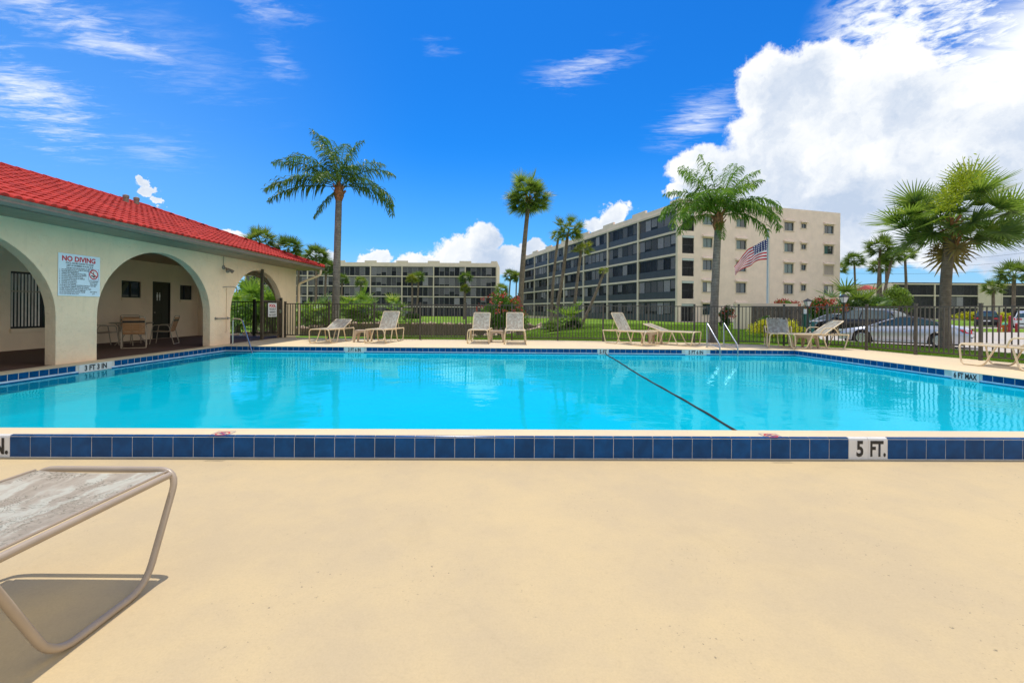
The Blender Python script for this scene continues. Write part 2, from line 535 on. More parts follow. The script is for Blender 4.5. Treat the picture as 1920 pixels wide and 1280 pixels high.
M = dict(
    deck=m_deck('beige deck coating', (0.515, 0.392, 0.218), (0.10, 0.09, 0.06)),
    coping=m_deck('beige coping', (0.66, 0.52, 0.325), (0.30, 0.24, 0.15)),
    stucco=m_stucco('cream stucco', (0.89, 0.665, 0.455), 0.9, 0.45),
    stucco_in=m_stucco('porch stucco', (0.86, 0.68, 0.49), 0.5, 0.08),
    bldg=m_stucco('apartment render', (0.86, 0.68, 0.55), 0.15, 0.06),
    slab=m_stucco('apartment trim', (0.70, 0.58, 0.45), 0.1, 0.06),
    tile=plain('blue glazed tile', (0.002, 0.058, 0.180), 0.2, 0, 0.18, 9.0, spec=0.2, objvar=0.14),
    grout=plain('pale grout', (0.58, 0.55, 0.49), 0.85),
    plate=plain('white glazed tile', (0.66, 0.64, 0.60), 0.2, 0, 0.05, 9.0),
    ink=plain('black lettering', (0.012, 0.010, 0.010), 0.5),
    red_ink=plain('red lettering', (0.55, 0.015, 0.03), 0.5),
    blue_ink=plain('blue marking', (0.05, 0.05, 0.22), 0.6),
    trim=plain('pale blue trim', (0.45, 0.60, 0.74), 0.3),
    plaster=None, water=m_poolwater(), pond=m_pond(),
    porch=m_deck('brown porch paint', (0.115, 0.062, 0.045), (0.04, 0.03, 0.025)),
    roof=m_rooftile(),
    gutter=plain('brown grey gutter', (0.20, 0.145, 0.105), 0.45, 0, 0.1),
    soffit=plain('brown soffit', (0.33, 0.24, 0.16), 0.6, 0, 0.12),
    black=plain('black metal', (0.012, 0.012, 0.013), 0.4),
    fence=plain('bronze fence metal', (0.075, 0.058, 0.040), 0.45, 0, 0.15),
    steel=plain('polished steel', (0.48, 0.48, 0.47), 0.22, 0.85, 0.04),
    frame=plain('tan lounger frame', (0.36, 0.28, 0.20), 0.38, 0, 0.06),
    frame_y=plain('cream lounger frame', (0.70, 0.54, 0.33), 0.42, 0, 0.06),
    table=plain('tan plastic', (0.50, 0.36, 0.225), 0.5, 0, 0.05),
    sling=m_sling(),
    strap=plain('tan vinyl strap', (0.42, 0.20, 0.085), 0.5, 0, 0.1),
    strap_dark=plain('dark vinyl strap', (0.030, 0.018, 0.012), 0.5),
    glass=m_glass('dark window glass', (0.018, 0.030, 0.034)),
    glass_teal=m_glass('curtained teal glass', (0.055, 0.120, 0.115), 0.06),
    glass_blue=m_glass('blue window glass', (0.025, 0.060, 0.080), 0.06),
    screen=m_screen(),
    blind=plain('drawn blind', (0.78, 0.70, 0.62), 0.8, 0, 0.1, objvar=0.35),
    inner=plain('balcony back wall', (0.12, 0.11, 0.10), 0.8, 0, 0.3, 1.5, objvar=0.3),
    kick=plain('screen kick panel', (0.052, 0.053, 0.060), 0.5, 0, 0.15, objvar=0.15),
    kick_brown=plain('brown kick panel', (0.085, 0.068, 0.058), 0.5, 0, 0.15, objvar=0.15),
    mull=plain('pale mullion', (0.50, 0.46, 0.40), 0.5),
    mull_dark=plain('dark mullion', (0.030, 0.030, 0.034), 0.5),
    shutter=plain('closed shutter', (0.46, 0.37, 0.31), 0.7, 0, 0.06),
    ground=m_ground(),
    concrete=m_deck('concrete paving', (0.46, 0.41, 0.35), (0.12, 0.11, 0.09)),
    rock=plain('coquina rock', (0.46, 0.33, 0.23), 0.9, 0, 0.35, 2.0, 0.6, 12.0),
    trunk_q=m_trunk('queen palm trunk', (0.235, 0.205, 0.170), 9.0),
    trunk_s=m_trunk('sabal trunk', (0.215, 0.165, 0.120), 16.0),
    boot=plain('palm boots', (0.30, 0.125, 0.050), 0.9, 0, 0.45, 9.0, 0.5, 30.0),
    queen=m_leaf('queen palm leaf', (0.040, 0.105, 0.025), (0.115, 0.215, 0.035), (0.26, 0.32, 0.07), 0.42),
    queen_b=m_leaf('bright queen palm leaf', (0.065, 0.155, 0.020), (0.180, 0.310, 0.035), (0.36, 0.42, 0.09), 0.45),  # brighter, yellower green for the second queen palm
    sabal=m_leaf('sabal leaf', (0.070, 0.130, 0.028), (0.175, 0.255, 0.058), (0.42, 0.42, 0.15), 0.52),
    sabal_far=m_leaf('far sabal leaf', (0.060, 0.115, 0.025), (0.150, 0.215, 0.050), (0.32, 0.33, 0.11), 0.45),
    sabal_y=m_leaf('yellowing sabal leaf', (0.12, 0.16, 0.02), (0.24, 0.26, 0.04), (0.36, 0.32, 0.05)),
    deadleaf=m_leaf('dry palm leaf', (0.16, 0.10, 0.04), (0.28, 0.20, 0.08), (0.36, 0.28, 0.12)),
    bloom=m_leaf('yellow green palm bloom', (0.24, 0.30, 0.02), (0.42, 0.46, 0.02), (0.55, 0.52, 0.03)),
    palmetto=m_leaf('palmetto leaf', (0.075, 0.160, 0.025), (0.190, 0.300, 0.055), (0.46, 0.49, 0.16), 0.45),
    shrub=m_leaf('shrub leaf', (0.030, 0.090, 0.012), (0.080, 0.170, 0.020), (0.16, 0.24, 0.03)),
    oleander=m_leaf('oleander leaf', (0.055, 0.140, 0.016), (0.140, 0.250, 0.030), (0.30, 0.36, 0.06), 0.42),
    shrub_lt=m_leaf('pale shrub leaf', (0.075, 0.150, 0.018), (0.170, 0.270, 0.035), (0.28, 0.34, 0.05)),
    shrub_y=m_leaf('golden shrub leaf', (0.22, 0.26, 0.012), (0.62, 0.56, 0.02), (0.78, 0.68, 0.03)),
    shrub_dk=m_leaf('dark shrub leaf', (0.020, 0.050, 0.010), (0.045, 0.095, 0.014), (0.09, 0.14, 0.02)),
    petal=m_leaf('red petal', (0.30, 0.025, 0.025), (0.42, 0.06, 0.04), (0.50, 0.14, 0.08), 0.25),
    petal_p=m_leaf('coral petal', (0.34, 0.06, 0.04), (0.48, 0.06, 0.06), (0.52, 0.17, 0.10), 0.25),
    grass=m_leaf('grass blade', (0.085, 0.170, 0.012), (0.170, 0.290, 0.022), (0.30, 0.36, 0.05), 0.3),
    wood=plain('grey brown fence board', (0.085, 0.066, 0.052), 0.85, 0, 0.35, 3.0, 0.4, 20.0, objvar=0.25),
    bark=plain('brown bark', (0.13, 0.09, 0.06), 0.9, 0, 0.3, 8.0, 0.5, 30.0),
    silver=plain('silver car paint', (0.56, 0.57, 0.62), 0.28, 0.55, 0.03, coat=0.8),
    black_car=plain('black car paint', (0.012, 0.012, 0.014), 0.3, 0.0, 0.03, spec=0.3, coat=0.35),
    white_car=plain('white car paint', (0.72, 0.73, 0.76), 0.3, 0.0, 0.03, coat=0.8),
    carglass=m_glass('car glass', (0.040, 0.075, 0.080), 0.06),
    rubber=plain('tyre rubber', (0.014, 0.014, 0.014), 0.8),
    rim=plain('alloy rim', (0.55, 0.56, 0.58), 0.25, 0.8, 0.05),
    softtop=plain('black soft top', (0.016, 0.016, 0.020), 0.75),
    redlamp=plain('red lamp lens', (0.50, 0.012, 0.015), 0.15),
    headlamp=plain('clear lamp lens', (0.62, 0.64, 0.66), 0.1),
    lampglass=plain('frosted lamp glass', (0.62, 0.60, 0.60), 0.3),
    pole=plain('grey green pole', (0.34, 0.40, 0.38), 0.35, 0.4, 0.05),
    gold=plain('dull gold finial', (0.42, 0.36, 0.26), 0.35, 0.6),
    green=plain('dark green paint', (0.006, 0.085, 0.060), 0.4),
    teal=plain('teal plastic', (0.035, 0.19, 0.24), 0.5),
    mint=plain('mint green paint', (0.06, 0.42, 0.26), 0.4),
    orange=plain('orange paint', (0.55, 0.13, 0.012), 0.45),
    redpaint=plain('red post paint', (0.36, 0.025, 0.03), 0.5, 0, 0.15),
    white=plain('white paint', (0.74, 0.74, 0.74), 0.4, 0, 0.03),
    signblue=plain('pale blue sign face', (0.66, 0.74, 0.83), 0.4, 0, 0.02),
    door=plain('dark brown door', (0.020, 0.014, 0.011), 0.45, 0, 0.2),
    grey=plain('grey metal', (0.25, 0.23, 0.20), 0.5, 0.3),
    rope=plain('black rope', (0.016, 0.018, 0.014), 0.8, 0, 0.4, 40.0),
    red_far=plain('far red roof', (0.36, 0.05, 0.03), 0.7),
)
def _pl(t, o):
    p = wpos(t)
    n = t.noise(p, 0.5, 4, 0.6)
    c = t.mix(t.smooth(n, 0.3, 0.7), (0.52, 0.66, 0.70), (0.62, 0.76, 0.80))
    st = t.noise(p, 1.4, 6, 0.7, 1.0)
    msk = t.smooth(t.noise(p, 0.35, 2, 0.5), 0.50, 0.62)
    c = t.mix(t.math('MULTIPLY', t.math('MULTIPLY', t.smooth(st, 0.48, 0.66), msk), 0.42), c, (0.20, 0.36, 0.40))
    principled(t, o, c, 0.8, 0, 0.2)
M['plaster'] = material('pool plaster', _pl)

# ------------------------------------------------------------------ mesh tools
class MB:
    def __init__(self):
        self.v = []; self.f = []
    def add(self, verts, faces):
        o = len(self.v)
        self.v.extend([tuple(p) for p in verts])
        self.f.extend([tuple(i + o for i in fc) for fc in faces])
        return self
    def box(self, a, b):
        x0, y0, z0 = a; x1, y1, z1 = b
        vs = [(x0, y0, z0), (x1, y0, z0), (x1, y1, z0), (x0, y1, z0), (x0, y0, z1), (x1, y0, z1), (x1, y1, z1), (x0, y1, z1)]
        return self.add(vs, [(0, 3, 2, 1), (4, 5, 6, 7), (0, 1, 5, 4), (1, 2, 6, 5), (2, 3, 7, 6), (3, 0, 4, 7)])
    def obox(self, c, r, f, u, hx, hy, hz):
        c = Vector(c); r = Vector(r).normalized(); f = Vector(f).normalized(); u = Vector(u).normalized()
        vs = []
        for sz in (-1, 1):
            for sx, sy in ((-1, -1), (1, -1), (1, 1), (-1, 1)):
                vs.append(c + r * hx * sx + f * hy * sy + u * hz * sz)
        return self.add(vs, [(0, 3, 2, 1), (4, 5, 6, 7), (0, 1, 5, 4), (1, 2, 6, 5), (2, 3, 7, 6), (3, 0, 4, 7)])
    def bar(self, a, b, w, h=None):
        a = Vector(a); b = Vector(b); h = h or w
        f = (b - a).normalized()
        up = Vector((0, 0, 1)) if abs(f.z) < 0.95 else Vector((0, 1, 0))
        r = f.cross(up).normalized(); u = r.cross(f)
        return self.obox((a + b) / 2, r, f, u, w / 2, (b - a).length / 2, h / 2)
    def quad(self, a, b, c, d):
        return self.add([a, b, c, d], [(0, 1, 2, 3)])
    def tube(self, pts, rad, n=8, caps=True, closed=False):
        pts = [Vector(p) for p in pts]
        m = len(pts)
        rads = rad if isinstance(rad, (list, tuple)) else [rad] * m
        nor = None
        vs = []; fs = []
        for i, p in enumerate(pts):
            if closed:
                tg = (pts[(i + 1) % m] - pts[i - 1]).normalized()
            else:
                tg = (pts[min(i + 1, m - 1)] - pts[max(i - 1, 0)]).normalized()
            if nor is None:
                ref = Vector((0, 0, 1)) if abs(tg.z) < 0.9 else Vector((1, 0, 0))
                nor = tg.cross(ref).normalized()
            else:
                nor = (nor - tg * nor.dot(tg)).normalized()
            bi = tg.cross(nor)
            for k in range(n):
                a = 2 * PI * k / n
                vs.append(p + (nor * math.cos(a) + bi * math.sin(a)) * rads[i])
        for i in range(m if closed else m - 1):
            j = (i + 1) % m
            for k in range(n):
                k2 = (k + 1) % n
                fs.append((i * n + k, i * n + k2, j * n + k2, j * n + k))
        if caps and not closed:
            fs.append(tuple(range(n))[::-1]); fs.append(tuple((m - 1) * n + k for k in range(n)))
        return self.add(vs, fs)
    def lathe(self, prof, n=16, c=(0, 0, 0)):
        vs = []; fs = []
        for r, z in prof:
            for k in range(n):
                a = 2 * PI * k / n
                vs.append((c[0] + r * math.cos(a), c[1] + r * math.sin(a), c[2] + z))
        for i in range(len(prof) - 1):
            for k in range(n):
                k2 = (k + 1) % n
                fs.append((i * n + k, i * n + k2, (i + 1) * n + k2, (i + 1) * n + k))
        fs.append(tuple(range(n))[::-1]); fs.append(tuple((len(prof) - 1) * n + k for k in range(n)))
        return self.add(vs, fs)
    def xform(self, mtx):
        self.v = [tuple(mtx @ Vector(p)) for p in self.v]
        return self
    def mesh(self, name, mat, smooth=False):
        me = bpy.data.meshes.new(name)
        me.from_pydata(self.v, [], self.f)
        if isinstance(mat, bpy.types.Material):
            me.materials.append(mat)
        else:
            for m in mat:
                me.materials.append(m)
        if smooth:
            me.polygons.foreach_set('use_smooth', [True] * len(me.polygons))
            me.set_sharp_from_angle(angle=R(40))
        me.update()
        return me

def wmat(o):
    loc = Matrix.LocRotScale(o.location, o.rotation_euler, o.scale) if o.matrix_basis.is_identity else o.matrix_basis
    if o.parent is None:
        return loc
    return wmat(o.parent) @ o.matrix_parent_inverse @ loc

def link(name, me, parent=None, world=False):
    o = bpy.data.objects.new(name, me)
    COL.objects.link(o)
    if parent is not None:
        o.parent = parent
        if world:
            o.matrix_parent_inverse = wmat(parent).inverted()
    return o

def part(name, mb, mat, parent, smooth=False, world=False, label=None):
    o = link(name, mb.mesh(name, mat, smooth), parent, world)
    if label:
        o['label'] = label
    return o

def thing(name, label, cat, loc=(0, 0, 0), rz=0.0, group=None):
    o = bpy.data.objects.new(name, None)
    o.empty_display_size = 0.1
    COL.objects.link(o)
    o.location = loc; o.rotation_euler = (0, 0, rz)
    o['label'] = label; o['category'] = cat
    if group:
        o['group'] = group
    return o

def struct(name, mb, mat=None, smooth=False, label=None):
    o = link(name, mb.mesh(name, mat, smooth) if isinstance(mb, MB) else mb)
    o['kind'] = 'structure'
    if label:
        o['label'] = label
    return o

def copy_tree(o, parent=None):
    c = o.copy(); COL.objects.link(c)
    if parent is not None:
        c.parent = parent
    for ch in CHILDREN.get(o.name, []):
        copy_tree(ch, c)
    return c
CHILDREN = {}
def index_children():
    CHILDREN.clear()
    for o in COL.objects:
        if o.parent:
            CHILDREN.setdefault(o.parent.name, []).append(o)

def fillet(pts, r, n=5, closed=False):
    pts = [Vector(p) for p in pts]
    out = []
    m = len(pts)
    for i, p in enumerate(pts):
        if not closed and i in (0, m - 1):
            out.append(p); continue
        a = pts[i - 1]; b = pts[(i + 1) % m]
        da = (a - p); db = (b - p)
        rr = min(r, da.length * 0.48, db.length * 0.48)
        p0 = p + da.normalized() * rr; p1 = p + db.normalized() * rr
        for k in range(n + 1):
            t = k / n
            out.append(p0 * (1 - t) ** 2 + p * 2 * t * (1 - t) + p1 * t * t)
    return out

def quads_np(verts, mat, name):
    """verts: (n,4,3) array of separate quads"""
    n = len(verts)
    me = bpy.data.meshes.new(name)
    me.vertices.add(n * 4); me.vertices.foreach_set('co', verts.reshape(-1).astype(np.float32))
    me.loops.add(n * 4); me.loops.foreach_set('vertex_index', np.arange(n * 4, dtype=np.int32))
    me.polygons.add(n)
    me.polygons.foreach_set('loop_start', np.arange(0, n * 4, 4, dtype=np.int32))
    me.polygons.foreach_set('loop_total', np.full(n, 4, dtype=np.int32))
    me.materials.append(mat)
    me.update(calc_edges=True)
    me.validate()
    return me

def text(name, body, size, origin, right, up, mat, parent, world=True, bold=0.0, align='LEFT', sx=1.0, spacing=1.0):
    cu = bpy.data.curves.new(name, 'FONT')
    cu.body = body; cu.size = size; cu.offset = bold; cu.align_x = align
    cu.resolution_u = 3; cu.space_character = spacing
    tmp = bpy.data.objects.new('tmp', cu)
    COL.objects.link(tmp)
    dg = bpy.context.evaluated_depsgraph_get()
    me = bpy.data.meshes.new_from_object(tmp.evaluated_get(dg))
    bpy.data.objects.remove(tmp); bpy.data.curves.remove(cu)
    me.materials.clear(); me.materials.append(mat)
    r = Vector(right).normalized(); u = Vector(up).normalized(); n = r.cross(u)
    mt = Matrix(((r.x * sx, u.x, n.x, origin[0]), (r.y * sx, u.y, n.y, origin[1]), (r.z * sx, u.z, n.z, origin[2]), (0, 0, 0, 1)))
    me.transform(mt)
    return link(name, me, parent, world)

def grid_wall(mb, o, r, u, n, width, height, holes, thick, inner=True):
    """wall face on plane o + r*s + u*z, facing n, with rectangular holes (s0, s1, z0, z1) and reveals"""
    o = Vector(o); r = Vector(r); u = Vector(u); n = Vector(n)
    xs = sorted(set([0, width] + [h[0] for h in holes] + [h[1] for h in holes]))
    zs = sorted(set([0, height] + [h[2] for h in holes] + [h[3] for h in holes]))
    def hole(x, z):
        return any(h[0] < x < h[1] and h[2] < z < h[3] for h in holes)
    for i in range(len(xs) - 1):
        for j in range(len(zs) - 1):
            if hole((xs[i] + xs[i + 1]) / 2, (zs[j] + zs[j + 1]) / 2):
                continue
            p = lambda s, z: o + r * s + u * z
            mb.quad(p(xs[i], zs[j]), p(xs[i + 1], zs[j]), p(xs[i + 1], zs[j + 1]), p(xs[i], zs[j + 1]))
    for h in holes:
        c = [(h[0], h[2]), (h[1], h[2]), (h[1], h[3]), (h[0], h[3])]
        for k in range(4):
            a = c[k]; b = c[(k + 1) % 4]
            p0 = o + r * a[0] + u * a[1]; p1 = o + r * b[0] + u * b[1]
            mb.quad(p0, p1, p1 - n * thick, p0 - n * thick)
    return mb

# ================================================================== SETTING
Z_LOW = -0.21       # deck on the camera's side
Z_WATER = -0.19
Z_POND = -0.90
Z_ROAD = -0.36
NEAR_L, NEAR_R = Vector((-12.0, 4.12)), Vector((12.0, 4.46))   # tiled riser line
def near_y(x, off=0.0):
    return 4.29 + 0.0142 * x + off
PX_L, PY_F = -9.10, 14.25
def right_x(y):
    return 9.0 + (14.25 - y) * 0.095

# fence line as base pixels
FB = [(535, 632.5), (640, 635), (800, 636.5), (1040, 638.3), (1318, 642.9), (1512, 649.5), (1560, 652), (1595, 653.7), (1717, 665), (1839, 675.6), (1920, 682.6), (2010, 691)]
def fence_base(px):
    ys = np.interp(px, [a for a, b in FB], [b for a, b in FB])
    return G(px, float(ys), 0.0)

def sst(a, b, x):
    t = min(1, max(0, (x - a) / (b - a)))
    return t * t * (3 - 2 * t)

POND = [(-21.5, 33.5), (-12, 33.2), (-3, 34), (-0.5, 39), (1.4, 45), (3.3, 52), (3.6, 59), (0, 63.6), (-10, 64), (-21, 63), (-23, 57), (-21.5, 48), (-21.0, 40)]
def poly_sd(x, y, poly):
    """signed distance, negative inside"""
    best = 1e9; ins = False
    n = len(poly)
    for i in range(n):
        ax, ay = poly[i]; bx, by = poly[(i + 1) % n]
        dx, dy = bx - ax, by - ay
        t = max(0, min(1, ((x - ax) * dx + (y - ay) * dy) / (dx * dx + dy * dy)))
        best = min(best, math.hypot(x - ax - t * dx, y - ay - t * dy))
        if (ay > y) != (by > y) and x < (bx - ax) * (y - ay) / (by - ay) + ax:
            ins = not ins
    return -best if ins else best

ROAD = [(22.2, 33), (15.6, 22.2), (16.7, 18.6), (17.7, 15.8), (19.4, 10.5), (22, 4), (26, -8), (75, -8), (75, 37), (36, 37), (30, 36), (27, 41), (25, 40)]
def fence_side(x, y):
    return x
def ground_z(x, y):
    zl = -0.06 - 0.70 * sst(18.5, 33, y)
    zr = -0.06 - 0.06 * sst(19, 50, y) - 0.40 * sst(55, 110, y)
    w = sst(-3, 7, x - (y - 20) * 0.05)
    z = zl * (1 - w) + zr * w
    # clubhouse side
    if x < -8:
        z = min(z, -0.06)
    # parking is lower
    sd = poly_sd(x, y, ROAD)
    z = z * sst(0, 2.6, sd) + (Z_ROAD - 0.03) * (1 - sst(0, 2.6, sd)) if sd > 0 else Z_ROAD - 0.03
    if x > 30:
        z = min(z, -0.30 + 0.3 * sst(40, 110, y))
    # pond basin
    sp = poly_sd(x, y, POND)
    if sp < 2.5:
        k = sst(2.5, -1.5, sp) if False else 1 - sst(-1.5, 2.5, sp)
        z = z * (1 - k) + (Z_POND - 0.55) * k
    # under the pool terrace
    if -19 < x < 12.4 and -12 < y < 18.6:
        b = True
        if y > 10 and x > 9.5:
            b = (x - 12.3) < -(y - 10.7) * 0.16 - 0.15 if y < 15 else (x - 11.3) < -(y - 14.9) * 1.3
        if y > 16.5:
            b = b and y < 17.6
        if b:
            z = -2.8
    return z

def build_ground():
    xs = list(np.concatenate([[-900, -500, -250, -130, -80, -50], np.arange(-34, 50, 0.6), [55, 65, 80, 110, 150, 250, 500, 900]]))
    ys = list(np.concatenate([[-300, -100, -40, -14], np.arange(-8, 16, 2), np.arange(16, 70, 0.6), [75, 80, 90, 100, 115, 130, 160, 220, 350, 600, 1200, 2500]]))
    v = []; f = []
    for y in ys:
        for x in xs:
            v.append((x, y, ground_z(x, y)))
    nx = len(xs)
    for j in range(len(ys) - 1):
        for i in range(nx - 1):
            f.append((j * nx + i, j * nx + i + 1, (j + 1) * nx + i + 1, (j + 1) * nx + i))
    mb = MB(); mb.v = v; mb.f = f
    struct('ground', mb, M['ground'], True)
build_ground()

def flat_poly(name, poly, z, mat, depth=0.0):
    me = bpy.data.meshes.new(name)
    bm = bmesh.new()
    vs = [bm.verts.new((x, y, z)) for x, y in poly]
    fc = bm.faces.new(vs)
    if fc.normal.z < 0:
        fc.normal_flip()
    if depth:
        r = bmesh.ops.extrude_face_region(bm, geom=[fc])
        for g in r['geom']:
            if isinstance(g, bmesh.types.BMVert):
                g.co.z -= depth
        bmesh.ops.recalc_face_normals(bm, faces=bm.faces[:])
    bm.to_mesh(me); bm.free()
    me.materials.append(mat)
    return me

struct('road', flat_poly('road', ROAD, Z_ROAD, M['concrete'], 0.3))
struct('parking_lane', flat_poly('parking_lane', [(30, 46), (36, 43.5), (80, 43.5), (110, 60), (110, 72), (34, 72)], -0.30 + 0.02, M['concrete'], 0.3))
struct('pond_water', flat_poly('pond_water', [(x * 1.12 + 1.2, 48 + (y - 48) * 1.14) for x, y in POND], Z_POND, M['pond']))

# near deck (lower level, where the camera stands)
mb = MB()
mb.add([(-14, -8, Z_LOW), (14, -8, Z_LOW), (14, near_y(14, 0.05), Z_LOW), (-14, near_y(-14, 0.05), Z_LOW)], [(0, 1, 2, 3)])
mb.add([(-14, -8, Z_LOW - 0.4), (14, -8, Z_LOW - 0.4), (14, -8, Z_LOW), (-14, -8, Z_LOW)], [(0, 1, 2, 3)])
struct('pool_deck', mb, M['deck'])

# far deck: between the pool coping and the fence
fd = [(-9.45, 14.55)]
back = []
for px in (545, 640, 800, 1040, 1200, 1318, 1420, 1512, 1560, 1595, 1650, 1717, 1839, 1920, 2010):
    p = fence_base(px)
    back.append((p.x + (0.12 if px > 1560 else 0.02), p.y + 0.12))
back.append((12.9, 8.0)); back.append((14.0, 4.6))
far_poly = [(-9.45, 14.56), (-9.45, 18.6)] + back + [(right_x(4.7) + 0.31, 4.7), (right_x(14.25) + 0.31, 14.56)]
struct('terrace', flat_poly('terrace', far_poly, 0.0, M['coping'], 0.5))

# ---------------------------------------------------------------- pool
def build_pool():
    y0 = lambda x: near_y(x, 0.30)
    xl = PX_L
    xr0, xr1 = right_x(4.6), right_x(14.25)
    xl0 = xl
    nl = Vector((xl, y0(xl), 0)); nr = Vector((xr0, y0(xr0), 0)); fr = Vector((xr1, PY_F, 0)); fl = Vector((xl, PY_F, 0))
    # plaster shell: floor slopes from 1.0 m to 1.9 m
    def dz(p):
        return -0.52 - 0.22 * sst(-4, 8, p.x)
    mb = MB()
    N = 16
    top = Z_WATER + 0.01
    ring = [nl, nr, fr, fl]
    def lerp(a, b, t):
        return a + (b - a) * t
    gv = []
    for j in range(N + 1):
        for i in range(N + 1):
            a = lerp(nl, nr, i / N); b = lerp(fl, fr, i / N); p = lerp(a, b, j / N)
            gv.append((p.x, p.y, dz(p)))
    gf = [(j * (N + 1) + i, j * (N + 1) + i + 1, (j + 1) * (N + 1) + i + 1, (j + 1) * (N + 1) + i) for j in range(N) for i in range(N)]
    mb.add(gv, gf)
    for a, b in ((nl, nr), (nr, fr), (fr, fl), (fl, nl)):
        for i in range(N):
            p = lerp(a, b, i / N); q = lerp(a, b, (i + 1) / N)
            mb.quad((p.x, p.y, top), (q.x, q.y, top), (q.x, q.y, dz(q)), (p.x, p.y, dz(p)))
    pool = struct('pool', mb, M['plaster'])
    # entry steps in the far left corner
    st = MB()
    for k in range(3):
        st.box((xl + 0.005, PY_F - 1.5 + k * 0.36, -0.7), (xl + 2.6 - 0.2 * k, PY_F - 0.005, -0.44 + k * 0.07))
    part('step', st, M['plaster'], pool)
    # coping: a rounded beige ring, near beam carries tiles outside
    cp = MB()
    def coping(a, b, out, w, th):
        a = Vector(a); b = Vector(b); out = Vector(out)
        prof = [(0.0, -th), (-0.012, -th * 0.5), (-0.006, -0.008), (0.012, 0.0), (w, 0.0)]
        vs = []
        for s in (a, b):
            for o_, z in prof:
                q = s + out * o_
                vs.append((q.x, q.y, z + 0.001))
        n = len(prof)
        cp.add(vs, [(i, i + 1, n + i + 1, n + i) for i in range(n - 1)])
    coping(fl, fr, (0, 1, 0), 0.32, 0.025)
    coping(nl + Vector((0, -0.3, 0)), fl + Vector((0, 0.32, 0)), (-1, 0, 0), 0.36, 0.025)
    coping(nr + Vector((0, -0.3, 0)), fr + Vector((0, 0.32, 0)), (1, 0.095, 0), 0.34, 0.025)
    dx = 14
    a = Vector((-dx, near_y(-dx, 0.30), 0)); b = Vector((dx, near_y(dx, 0.30), 0))
    nrm = Vector((0.0142, -1, 0)).normalized()
    prof = [(0.0, -0.19), (0.0, -0.03), (0.012, -0.006), (0.03, 0.0), (0.272, 0.0), (0.284, -0.004), (0.285, -0.30)]
    vs = []
    for s in (a, b):
        for o_, z in prof:
            q = s + nrm * o_
            vs.append((q.x, q.y, z))
    n = len(prof)
    cp.add(vs, [(i, i + 1, n + i + 1, n + i) for i in range(n - 1)])
    cop = part('coping', cp, M['coping'], pool, True)
    # grout backing for tile rows + pale trim strip
    gb = MB()
    def strip(a, b, z0, z1, off, out):
        a = Vector(a) + Vector(out) * off; b = Vector(b) + Vector(out) * off
        gb.quad((a.x, a.y, z0), (b.x, b.y, z0), (b.x, b.y, z1), (a.x, a.y, z1))
    inner = [(fl, fr, Vector((0, -1, 0))), (nl, fl, Vector((1, 0, 0))), (nr, fr, Vector((-1, -0.095, 0)).normalized())]
    for a_, b_, nn in inner:
        strip(a_, b_, -0.145, -0.02, 0.001, nn)
    a2 = a + nrm * 0.2952; b2 = b + nrm * 0.2952
    gb.quad((a2.x, a2.y, -0.215), (b2.x, b2.y, -0.215), (b2.x, b2.y, -0.010), (a2.x, a2.y, -0.010))
    part('grout', gb, M['grout'], pool)
    tr = MB()
    for a_, b_, nn in inner:
        p = a_ + nn * 0.004; q = b_ + nn * 0.004
        tr.quad((p.x, p.y, -0.172), (q.x, q.y, -0.172), (q.x, q.y, -0.144), (p.x, p.y, -0.144))
        tr.quad((p.x, p.y, -0.144), (q.x, q.y, -0.144), (q.x - nn.x * 0.004, q.y - nn.y * 0.004, -0.144), (p.x - nn.x * 0.004, p.y - nn.y * 0.004, -0.144))
    part('trim_band', tr, M['trim'], pool)
    tb = MB()
    for a_, b_, nn in inner:
        p = a_ + nn * 0.003; q = b_ + nn * 0.003
        tb.quad((p.x, p.y, -0.24), (q.x, q.y, -0.24), (q.x, q.y, -0.172), (p.x, p.y, -0.172))
    part('waterline_band', tb, M['tile'], pool)
    # tiles
    def tile_mesh(w, h, th, name):
        m = MB(); e = min(0.012, w * 0.08)
        vs = []
        for (ix, iz, d) in ((0, 0, 0), (e * 0.5, e * 0.5, th)):
            vs += [(-w / 2 + ix, -d, -h / 2 + iz), (w / 2 - ix, -d, -h / 2 + iz), (w / 2 - ix, -d, h / 2 - iz), (-w / 2 + ix, -d, h / 2 - iz)]
        m.add(vs, [(4, 5, 6, 7), (0, 1, 5, 4), (1, 2, 6, 5), (2, 3, 7, 6), (3, 0, 4, 7)])
        return m
    T_in = tile_mesh(0.172, 0.116, 0.006, 't').mesh('tile', M['tile'])
    # bullnose outer tile with rounded top edge
    mo = MB(); w = 0.1858
    prof = [(-0.0, -0.205), (-0.008, -0.202), (-0.009, -0.03), (-0.007, -0.012), (0.002, -0.001), (0.022, 0.0035)]
    vs = [(-w / 2, o_, z) for o_, z in prof] + [(w / 2, o_, z) for o_, z in prof]
    n = len(prof)
    mo.add(vs, [(i, n + i, n + i + 1, i + 1) for i in range(n - 1)] + [tuple(range(n)), tuple(range(2 * n - 1, n - 1, -1))])
    T_out = mo.mesh('tile', M['tile'], True)
    P_out = mo.mesh('depth_marker', M['plate'], True)
    def put(me, pos, ang, name='tile'):
        o = link(name, me, pool)
        o.location = pos; o.rotation_euler = (0, 0, ang)
        return o
    plates = {'far': [(648, 683), (1122, 1141), (1285, 1325)], 'left': [(148, 209)], 'right': [(1786, 1837)]}
    def at_edge(px, edge):
        # intersection of the pixel column with the edge line
        k = (px - 960) / F
        if edge == 'far':
            return Vector((k * PY_F, PY_F, 0))
        if edge == 'left':
            return Vector((xl, xl / k, 0))
        # right: x = 9.0+(14.25-y)*.095 = k y
        yy = (9.0 + 14.25 * 0.095) / (k + 0.095)
        return Vector((k * yy, yy, 0))
